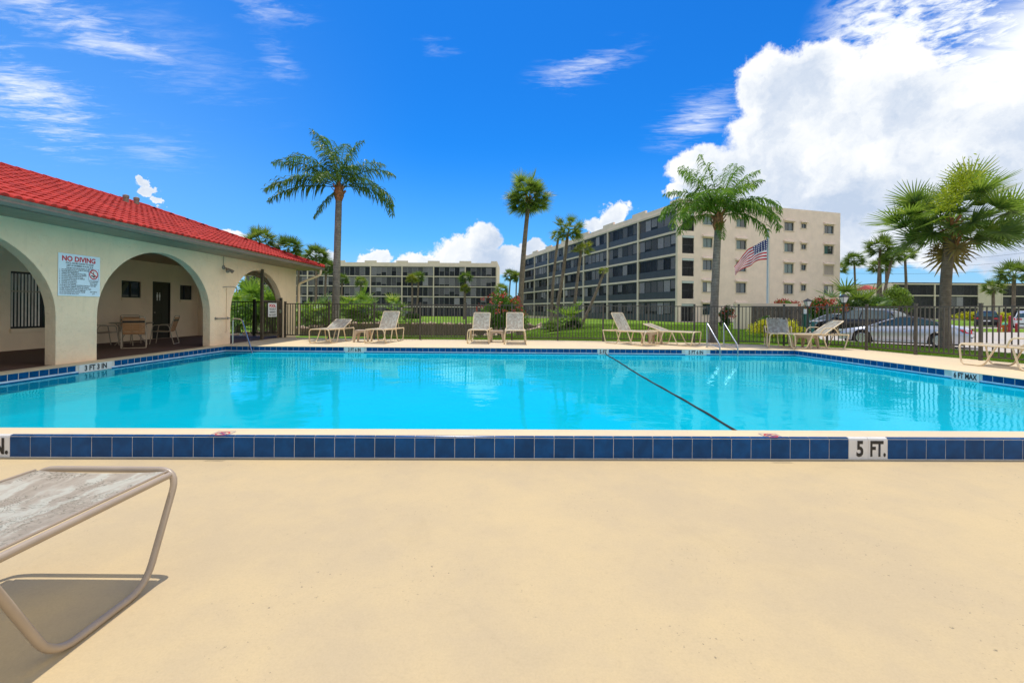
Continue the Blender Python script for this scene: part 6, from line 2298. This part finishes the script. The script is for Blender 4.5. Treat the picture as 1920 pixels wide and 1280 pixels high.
# ================================================================== CARS
def car(label, loc, rz, paint, style='coupe', group='parked cars', top='softtop', scale=1.0):
    """x = forward, origin on the ground at the middle"""
    t = thing('parked_car', label, 'car', loc, rz, group)
    t.scale = (scale,) * 3
    if style == 'coupe':
        L, W_, hb = 4.75, 1.82, 0.0
        belt = [(-2.37, 0.62), (-2.30, 0.86), (-1.9, 0.95), (-1.2, 0.98), (0.0, 0.93), (0.9, 0.90), (1.5, 0.83), (2.05, 0.72), (2.30, 0.58), (2.37, 0.46)]
        roof = [(-1.72, 0.95), (-1.30, 1.12), (-0.85, 1.28), (-0.35, 1.37), (0.05, 1.365), (0.40, 1.26), (0.85, 1.05), (1.18, 0.88)]
        rf = (-1.30, 0.20)
    elif style == 'suv':
        L, W_ = 4.85, 1.92
        belt = [(-2.40, 0.55), (-2.38, 1.02), (-1.9, 1.12), (0.0, 1.08), (0.9, 1.06), (1.6, 1.00), (2.15, 0.86), (2.36, 0.66), (2.42, 0.46)]
        roof = [(-2.34, 1.10), (-2.12, 1.46), (-1.6, 1.68), (-0.7, 1.74), (0.0, 1.72), (0.45, 1.62), (0.95, 1.32), (1.35, 1.04)]
        rf = (-2.0, 0.30)
    else:
        L, W_ = 4.7, 1.80
        belt = [(-2.35, 0.55), (-2.30, 0.92), (-1.8, 1.0), (0.0, 0.95), (0.9, 0.92), (1.5, 0.86), (2.05, 0.74), (2.28, 0.60), (2.35, 0.46)]
        roof = [(-1.75, 0.98), (-1.15, 1.30), (-0.6, 1.43), (0.0, 1.45), (0.35, 1.38), (0.85, 1.12), (1.25, 0.90)]
        rf = (-1.1, 0.28)
    bx = [a for a, b in belt]; bz = [b for a, b in belt]
    def beltz(x):
        return float(np.interp(x, bx, bz))
    rx = [a for a, b in roof]; rz_ = [b for a, b in roof]
    def roofz(x):
        return float(np.interp(x, rx, rz_))
    wx = (1.42, -1.36); wr = 0.335 if style != 'suv' else 0.37
    ar = wr + 0.06
    def under(x):
        z = 0.20
        for w in wx:
            d = abs(x - w)
            if d < ar:
                z = max(z, wr + math.sqrt(max(0, ar * ar - d * d)) - 0.0)
        return z
    # body shell
    N = 72
    xs = [-L / 2 + L * i / N for i in range(N + 1)]
    vs = []
    hw = W_ / 2
    for x in xs:
        e = abs(x) / (L / 2)
        pl = hw * (1 - 0.16 * max(0, (e - 0.72) / 0.28) ** 2)
        zb = under(x); zt = max(beltz(x), zb + 0.02)
        crown = 0.035
        for s in (-1, 1):
            prof = [(pl * 0.94, zb), (pl * 1.0, max(zb + 0.005, min(0.52, zt - 0.02))), (pl * 0.995, max(zb + 0.01, zt - 0.16)), (pl * 0.955, max(zb + 0.015, zt - 0.03)), (pl * 0.90, zt), (pl * 0.5, zt + crown), (0, zt + crown * 1.15)]
            for yy, z in prof:
                vs.append((x, s * yy, z))
    n = 7
    fs = []
    for i in range(N):
        for s in (0, 1):
            a = i * 14 + s * 7; b = (i + 1) * 14 + s * 7
            for k in range(n - 1):
                fs.append((a + k, b + k, b + k + 1, a + k + 1) if s else (a + k + 1, b + k + 1, b + k, a + k))
    for i in (0, N):
        a = i * 14
        fs.append(tuple(list(range(a, a + 7)) + list(range(a + 12, a + 6, -1))))
    part('body', MB().add(vs, fs), M[paint], t, True)
    # dark underside with wheel wells
    ub = MB(); ub.box((-L / 2 + 0.25, -hw * 0.92, 0.13), (L / 2 - 0.25, hw * 0.90, 0.62))
    part('underbody', ub, M['rubber'], t)
    # greenhouse
    G_ = MB(); g0 = []
    M_ = 26
    for i in range(M_ + 1):
        x = rx[0] + (rx[-1] - rx[0]) * i / M_
        z = roofz(x); zb = beltz(x) + 0.02
        h = max(0.0, z - zb)
        wtop = hw * 0.88 - h * 0.32
        g0.append([(x, -hw * 0.885, zb), (x, -wtop, zb + h * 0.93), (x, -wtop * 0.72, z), (x, 0, z + 0.02), (x, wtop * 0.72, z), (x, wtop, zb + h * 0.93), (x, hw * 0.885, zb)])
    vs = [p for r in g0 for p in r]
    side = []; rooff = []
    for i in range(M_):
        xm = (g0[i][0][0] + g0[i + 1][0][0]) / 2
        for k in range(6):
            f = (i * 7 + k, (i + 1) * 7 + k, (i + 1) * 7 + k + 1, i * 7 + k + 1)
            if k in (0, 5):
                side.append(f)
            elif rf[0] < xm < rf[1] or (style == 'coupe' and xm < rf[0] and True):
                rooff.append(f)
            else:
                side.append(f)
    part('windows', MB().add(vs, side), M['carglass'], t, True)
    part('roof', MB().add([(p[0], p[1], p[2] + 0.004) for p in vs], rooff), M['softtop'] if (style == 'coupe' and top) else M[paint], t, True)
    # pillars along the side glass: A pillar, B pillar
    for s in (-1, 1):
        for (xa, xb, w) in ((rf[1], rx[-1], 0.05), (rf[0] + 0.0, rx[0], 0.06)):
            pts = []
            for k in range(5):
                x = xa + (xb - xa) * k / 4
                z = roofz(x); zb = beltz(x) + 0.02; h = max(0, z - zb); wt_ = hw * 0.88 - h * 0.32
                pts.append((x, s * (wt_ + 0.006), zb + h * 0.93))
            part('pillar', MB().tube(pts, w * 0.6, 6), M[paint], t, True)
        x = -0.38
        z = roofz(x); zb = beltz(x) + 0.02; h = z - zb; wt_ = hw * 0.88 - h * 0.32
        part('pillar', MB().bar((x, s * (hw * 0.885 + 0.004), zb), (x - 0.08, s * (wt_ + 0.008), zb + h * 0.93), 0.06, 0.02), M['softtop'], t)
        if style == 'suv':
            part('roof_rail', MB().tube([(-1.7, s * 0.62, 1.74), (0.1, s * 0.62, 1.78)], 0.02, 6), M['silver'], t, True)
        # mirror, handle, door seam
        m = MB(); m.box((0.80, s * (hw * 0.93), beltz(0.8) + 0.01), (0.96, s * (hw * 0.93 + 0.18), beltz(0.8) + 0.13)); part('mirror', m, M[paint], t)
        m = MB(); m.box((-0.28, s * (hw * 0.997) - 0.012, 0.80), (-0.08, s * (hw * 0.997) + 0.018, 0.835)); part('handle', m, M[paint], t)
        for xx in ((0.75, -0.48) if style == 'coupe' else (0.85, -0.15, -1.05)):
            m = MB(); m.box((xx - 0.006, s * hw * 1.0 - 0.02, 0.30), (xx + 0.006, s * hw * 1.0 + 0.002, beltz(xx) - 0.17)); part('door_seam', m, M['rubber'], t)
        m = MB(); m.box((-0.95, s * hw - 0.05, 0.19), (0.98, s * hw - 0.005, 0.27)); part('sill_trim', m, M['softtop'] if style == 'suv' else M[paint], t)
        # lights
        m = MB()
        for k in range(5):
            pass
        m.add([(-L / 2 + 0.02, s * hw * 0.72, beltz(-2.3) - 0.02), (-L / 2 + 0.02, s * hw * 0.40, beltz(-2.3) - 0.10), (-L / 2 + 0.005, s * hw * 0.45, beltz(-2.3) - 0.2), (-L / 2 + 0.0, s * hw * 0.84, beltz(-2.3) - 0.2),
               (-L / 2 + 0.30, s * hw * 0.985, beltz(-2.1) - 0.10), (-L / 2 + 0.42, s * hw * 1.004, beltz(-2.1) - 0.06), (-L / 2 + 0.25, s * hw * 0.985, beltz(-2.1) - 0.20)],
              [(0, 1, 2, 3), (0, 3, 6, 4), (0, 4, 5), (4, 6, 5)])
        part('taillight', m, M['redlamp'], t)
        m = MB(); m.obox((L / 2 - 0.18, s * hw * 0.70, 0.66), (0.9, -s * 0.5, 0.0), (s * 0.5, 0.9, 0), (0, 0, 1), 0.16, 0.14, 0.055); part('headlight', m, M['headlamp'], t, True)
        for w in wx:
            c = (w, s * (hw - 0.10), wr)
            ty = MB(); prof = []
            ty.lathe([(wr * 0.68, -0.10), (wr * 0.95, -0.105), (wr, -0.07), (wr, 0.07), (wr * 0.95, 0.105), (wr * 0.68, 0.10)], 24)
            ty.xform(Matrix.Translation(c) @ Matrix.Rotation(-s * PI / 2, 4, 'X'))
            wh = part('wheel', ty, M['rubber'], t, True)
            rm = MB(); rm.lathe([(0.03, 0.085), (wr * 0.18, 0.10), (wr * 0.18, 0.07)], 12)
            rm.lathe([(wr * 0.60, 0.108), (wr * 0.68, 0.106), (wr * 0.68, 0.07), (wr * 0.60, 0.07)], 24)
            for k in range(10):
                an = 2 * PI * k / 10
                rm.bar((math.cos(an) * wr * 0.12, math.sin(an) * wr * 0.12, 0.092), (math.cos(an) * wr * 0.64, math.sin(an) * wr * 0.64, 0.098), wr * 0.10, 0.02)
            rm.xform(Matrix.Translation(c) @ Matrix.Rotation(-s * PI / 2, 4, 'X'))
            part('rim', rm, M['rim'], wh)
    m = MB(); m.box((-L / 2 - 0.03, -0.26, 0.60), (-L / 2 + 0.01, 0.26, 0.73)); part('number_plate', m, M['white'], t)
    m = MB(); m.box((L / 2 - 0.06, -0.5, 0.40), (L / 2 + 0.01, 0.5, 0.56)); part('grille', m, M['black'], t)
    return t

fa = P(1590, 620, 23.2); ra = P(1812, 622, 20.0)
c = (fa + ra) / 2; dv = fa - ra
zc = Z_ROAD + 0.004
car('silver convertible with a black soft top parked behind the fence', (c.x, c.y, zc), math.atan2(dv.y, dv.x), 'silver', 'coupe')
fa = P(1546, 600, 31.5); ra = P(1694, 600, 27.2)
c = (fa + ra) / 2; dv = fa - ra
car('black sport utility vehicle parked beyond the silver convertible', (c.x, c.y, zc), math.atan2(dv.y, dv.x), 'black_car', 'suv', 'parked cars', None, 1.02)
fa = P(1512, 600, 37); ra = P(1630, 600, 33)
c = (fa + ra) / 2; dv = fa - ra
car('silver sedan mostly hidden beyond the black vehicle', (c.x, c.y, zc), math.atan2(dv.y, dv.x), 'silver', 'sedan', 'parked cars', None)
c = P(1850, 600, 49); car('dark vehicle showing its tail before the golden hedge', (c.x, c.y, -0.276), R(44), 'black_car', 'suv', 'parked cars', None)
c = P(1923, 600, 45.5); car('white vehicle at the right edge beyond the red posts', (c.x, c.y, -0.276), R(46), 'white_car', 'suv', 'parked cars', None)

# ================================================================== STREET FURNITURE
def lamp(label, px, py_top, d, zb):
    tp = P(px, py_top, d)
    t = thing('lamp_post', label, 'lamp', (tp.x, d, zb), 0, 'black lantern posts')
    H = tp.z - zb
    part('post', MB().lathe([(0.11, 0), (0.11, 0.05), (0.07, 0.10), (0.06, 0.5), (0.05, H - 0.62), (0.08, H - 0.58), (0.05, H - 0.52)], 12), M['black'], t, True)
    ln = MB()
    a, b = 0.085, 0.17
    vs = [(-a, -a, H - 0.52), (a, -a, H - 0.52), (a, a, H - 0.52), (-a, a, H - 0.52), (-b, -b, H - 0.20), (b, -b, H - 0.20), (b, b, H - 0.20), (-b, b, H - 0.20)]
    ln.add(vs, [(0, 1, 5, 4), (1, 2, 6, 5), (2, 3, 7, 6), (3, 0, 4, 7), (0, 3, 2, 1)])
    part('lamp_glass', ln, M['lampglass'], t)
    fr = MB()
    for k in range(4):
        fr.bar(vs[k], vs[4 + k], 0.022); fr.bar(vs[4 + k], vs[4 + (k + 1) % 4], 0.025)
    part('lantern_frame', fr, M['black'], t)
    part('lamp_cap', MB().lathe([(0.27, H - 0.19), (0.24, H - 0.16), (0.12, H - 0.08), (0.05, H - 0.05), (0.02, H)], 4).xform(Matrix.Rotation(PI / 4, 4, 'Z')), M['black'], t)
lamp('black lantern post in front of the dark parked vehicle', 1583, 550.5, 26.5, Z_ROAD)
lamp('smaller black lantern post at the end of the wooden enclosure', 1515, 559, 30, -0.2)

def flag():
    d = 34
    top = P(1440.5, 432, d); zb = -0.2
    t = thing('flagpole', 'tall grey flagpole standing before the windowed wall', 'flagpole', (top.x, d, zb))
    H = top.z - zb
    part('pole', MB().lathe([(0.10, 0), (0.10, 0.1), (0.085, 0.12), (0.062, H)], 14), M['pole'], t, True)
    part('finial', MB().lathe([(0.05, H), (0.10, H + 0.06), (0.10, H + 0.12), (0.04, H + 0.19)], 12), M['gold'], t, True)
    part('halyard', MB().tube([(0.10, -0.03, 1.2), (0.14, -0.03, H * 0.6), (0.09, -0.03, H - 0.1)], 0.009, 5), M['pole'], t)
    # flag blowing to the left and sagging
    def fm(t_, o):
        uv = t_.new('ShaderNodeUVMap'); s = t_.new('ShaderNodeSeparateXYZ'); t_.put(s.inputs[0], uv.outputs[0])
        u, v = s.outputs[0], s.outputs[1]
        st = t_.math('MODULO', t_.math('FLOOR', t_.math('MULTIPLY', v, 12.999)), 2.0)
        c = t_.mix(st, (0.50, 0.022, 0.035), (0.72, 0.72, 0.72))
        # staggered stars
        cu = t_.math('MULTIPLY', u, 6 / 0.4); cv = t_.math('MULTIPLY', t_.math('SUBTRACT', v, 6 / 13), 5 / (7 / 13))
        fu = t_.math('SUBTRACT', t_.math('FRACT', cu), 0.5); fv = t_.math('SUBTRACT', t_.math('FRACT', cv), 0.5)
        star = t_.math('LESS_THAN', t_.math('ADD', t_.math('MULTIPLY', fu, fu), t_.math('MULTIPLY', fv, fv)), 0.07)
        can = t_.mix(star, (0.018, 0.030, 0.13), (0.7, 0.7, 0.7))
        inc = t_.math('MULTIPLY', t_.math('LESS_THAN', u, 0.4), t_.math('GREATER_THAN', v, 6 / 13))
        c = t_.mix(inc, c, can)
        dd = t_.new('ShaderNodeBsdfPrincipled'); t_.put(dd.inputs['Base Color'], c); dd.inputs['Roughness'].default_value = 0.8
        tr = t_.new('ShaderNodeBsdfTranslucent'); t_.put(tr.inputs['Color'], c)
        mx = t_.new('ShaderNodeMixShader'); mx.inputs[0].default_value = 0.35
        t_.t.links.new(dd.outputs[0], mx.inputs[1]); t_.t.links.new(tr.outputs[0], mx.inputs[2]); t_.t.links.new(mx.outputs[0], o.inputs['Surface'])
    mat = material('flag cloth', fm)
    z_top = P(1438, 449, d).z; z_bot = P(1438, 487, d).z
    FL, FH = 2.6, z_top - z_bot
    me = bpy.data.meshes.new('flag'); NU, NV = 36, 14
    vs = []; uvs = []
    for j in range(NV + 1):
        for i in range(NU + 1):
            u, v = i / NU, j / NV
            x = -u * FL * (0.97 - 0.10 * u * (1 - v)) + 0.12 * u * math.sin(v * 3)
            z = v * FH * (1 - 0.45 * u) - 1.25 * u ** 1.9 + 0.14 * math.sin(u * 9 + v * 2) * u
            yv = 0.22 * math.sin(u * 8.5 - v * 2.2) * (0.25 + u) + 0.06 * math.sin(u * 19 + v * 5)
            vs.append((x, yv, z))
    fs = [(j * (NU + 1) + i, j * (NU + 1) + i + 1, (j + 1) * (NU + 1) + i + 1, (j + 1) * (NU + 1) + i) for j in range(NV) for i in range(NU)]
    me.from_pydata(vs, [], fs)
    uvl = me.uv_layers.new(name='UVMap')
    for lp in me.loops:
        k = lp.vertex_index
        uvl.data[lp.index].uv = ((k % (NU + 1)) / NU, (k // (NU + 1)) / NV)
    me.materials.append(mat)
    me.polygons.foreach_set('use_smooth', [True] * len(me.polygons))
    o = link('flag', me)
    o.location = (top.x - 0.09, d - 0.03, z_bot)
    o['label'] = 'striped red and white flag with blue starred corner on the pole'; o['category'] = 'flag'
flag()

def enclosure():
    d = 32
    a = P(1374, 600, d + 0.3); b = P(1409, 600, d)
    z0, zt = -0.35, P(1409, 571, d).z
    t = thing('screen_wall', 'plain cream wall beside the wooden board enclosure', 'wall', ((a.x + b.x) / 2, d, z0))
    m = MB(); m.box((a.x, d, z0), (b.x, d + 0.2, zt)); m.box((a.x - 0.04, d - 0.04, zt), (b.x + 0.04, d + 0.24, zt + 0.06))
    part('wall', m, M['slab'], t, False, True)
    m = MB(); m.box((b.x, d + 1.6, z0), (P(1497, 570, d + 1.6).x, d + 1.8, zt + 0.12)); part('back_wall', m, M['slab'], t, False, True)
    e = P(1508, 600, d)
    f = thing('board_fence', 'dark brown vertical board enclosure behind the golden shrub', 'fence', ((b.x + e.x) / 2, d, z0))
    n = 24; w = (e.x - b.x) / n
    bm_ = MB(); bm_.box((-w / 2 + 0.008, -0.012, 0.0), (w / 2 - 0.008, 0.012, zt - z0 - 0.10)); me = bm_.mesh('board', M['wood'])
    for k in range(n):
        o = link('board', me, f); o.matrix_parent_inverse = wmat(f).inverted()
        o.location = (b.x + (k + 0.5) * w, d - 0.012 * (k % 2), z0)
    for z in (z0 + 0.3, zt - 0.4):
        m = MB(); m.box((b.x, d + 0.02, z), (e.x, d + 0.06, z + 0.1)); part('rail', m, M['wood'], f, False, True)
    # bins and box at its end
    g = P(1511.5, 600, 30.5)
    t = thing('green_post', 'dark green upright box at the end of the board enclosure', 'utility box', (g.x, 30.5, -0.35))
    m = MB(); m.box((-0.16, -0.15, 0.0), (0.16, 0.15, 1.35)); m.box((-0.19, -0.18, 1.35), (0.19, 0.18, 1.42)); part('cabinet', m, M['green'], t)
    m = MB(); m.box((-0.05, -0.165, 0.5), (0.05, -0.15, 0.9)); part('hatch', m, M['black'], t)
    m = MB(); m.box((-0.10, -0.1, 1.42), (0.05, 0.1, 1.75)); part('cap', m, M['white'], t)
    g = P(1529, 600, 33)
    t = thing('recycling_bin', 'teal bin with a white lid standing by the concrete lane', 'bin', (g.x, 33, Z_ROAD))
    m = MB(); m.add([(-0.17, -0.17, 0), (0.17, -0.17, 0), (0.17, 0.17, 0), (-0.17, 0.17, 0), (-0.21, -0.21, 0.85), (0.21, -0.21, 0.85), (0.21, 0.21, 0.85), (-0.21, 0.21, 0.85)],
                    [(0, 1, 5, 4), (1, 2, 6, 5), (2, 3, 7, 6), (3, 0, 4, 7), (4, 5, 6, 7)])
    part('body', m, M['teal'], t)
    m = MB(); m.box((-0.23, -0.23, 0.85), (0.23, 0.23, 0.92)); part('lid', m, M['white'], t)
    m = MB(); m.box((-0.215, -0.225, 0.42), (0.215, -0.19, 0.50)); part('band', m, M['white'], t)
enclosure()

def hydrant():
    c = P(1884.5, 622, 37.5)
    t = thing('fire_hydrant', 'orange fire hydrant with a mint green cap on the verge', 'hydrant', (c.x, c.y, -0.36))
    part('barrel', MB().lathe([(0.20, 0), (0.20, 0.06), (0.15, 0.08), (0.15, 0.5), (0.20, 0.52), (0.20, 0.58), (0.15, 0.60)], 14), M['orange'], t, True)
    part('bonnet', MB().lathe([(0.19, 0.60), (0.17, 0.70), (0.09, 0.78), (0.04, 0.80), (0.04, 0.85)], 14), M['mint'], t, True)
    for s in (-1, 1):
        part('outlet', MB().tube([(s * 0.12, 0, 0.42), (s * 0.25, 0, 0.42)], 0.06, 10), M['orange'], t, True)
    for px, lean, H, lab in ((1873, 0.10, 1.35, 'leaning red guard post just left of the orange hydrant'), (1893, 0.06, 1.3, 'leaning red guard post just right of the orange hydrant'), (1907, 0.0, 0.7, 'short red guard post nearest the white vehicle')):
        c = P(px, 622, 37.2)
        b = thing('guard_post', lab, 'post', (c.x, c.y, -0.36), 0, 'red posts guarding the hydrant')
        m = MB().tube([(0, 0, -0.1), (lean * H, 0.0, H)], 0.11, 12)
        part('pipe', m, M['redpaint'], b, True)
        m = MB().lathe([(0.112, 0), (0.08, 0.05), (0.02, 0.07)], 12, (lean * H, 0, H)); part('cap', m, M['redpaint'], b, True)
hydrant()

def power_lines():
    for k, (y0, y1) in enumerate(((503, 487), (497, 470), (512, 503))):
        a = P(1575, y0, 125 + k); b = P(1990, y1 - 4, 112 + k)
        pts = []
        for i in range(13):
            u = i / 12; p = a.lerp(b, u); p.z -= 0.9 * math.sin(PI * u); pts.append(p)
        t = thing('power_line', ('lowest', 'highest', 'middle')[(0, 1, 2)[k]] + ' thin power line crossing the sky behind the big cabbage palm', 'power line', a)
        part('cable', MB().tube(pts, 0.03, 5), M['black'], t, False, True)
power_lines()
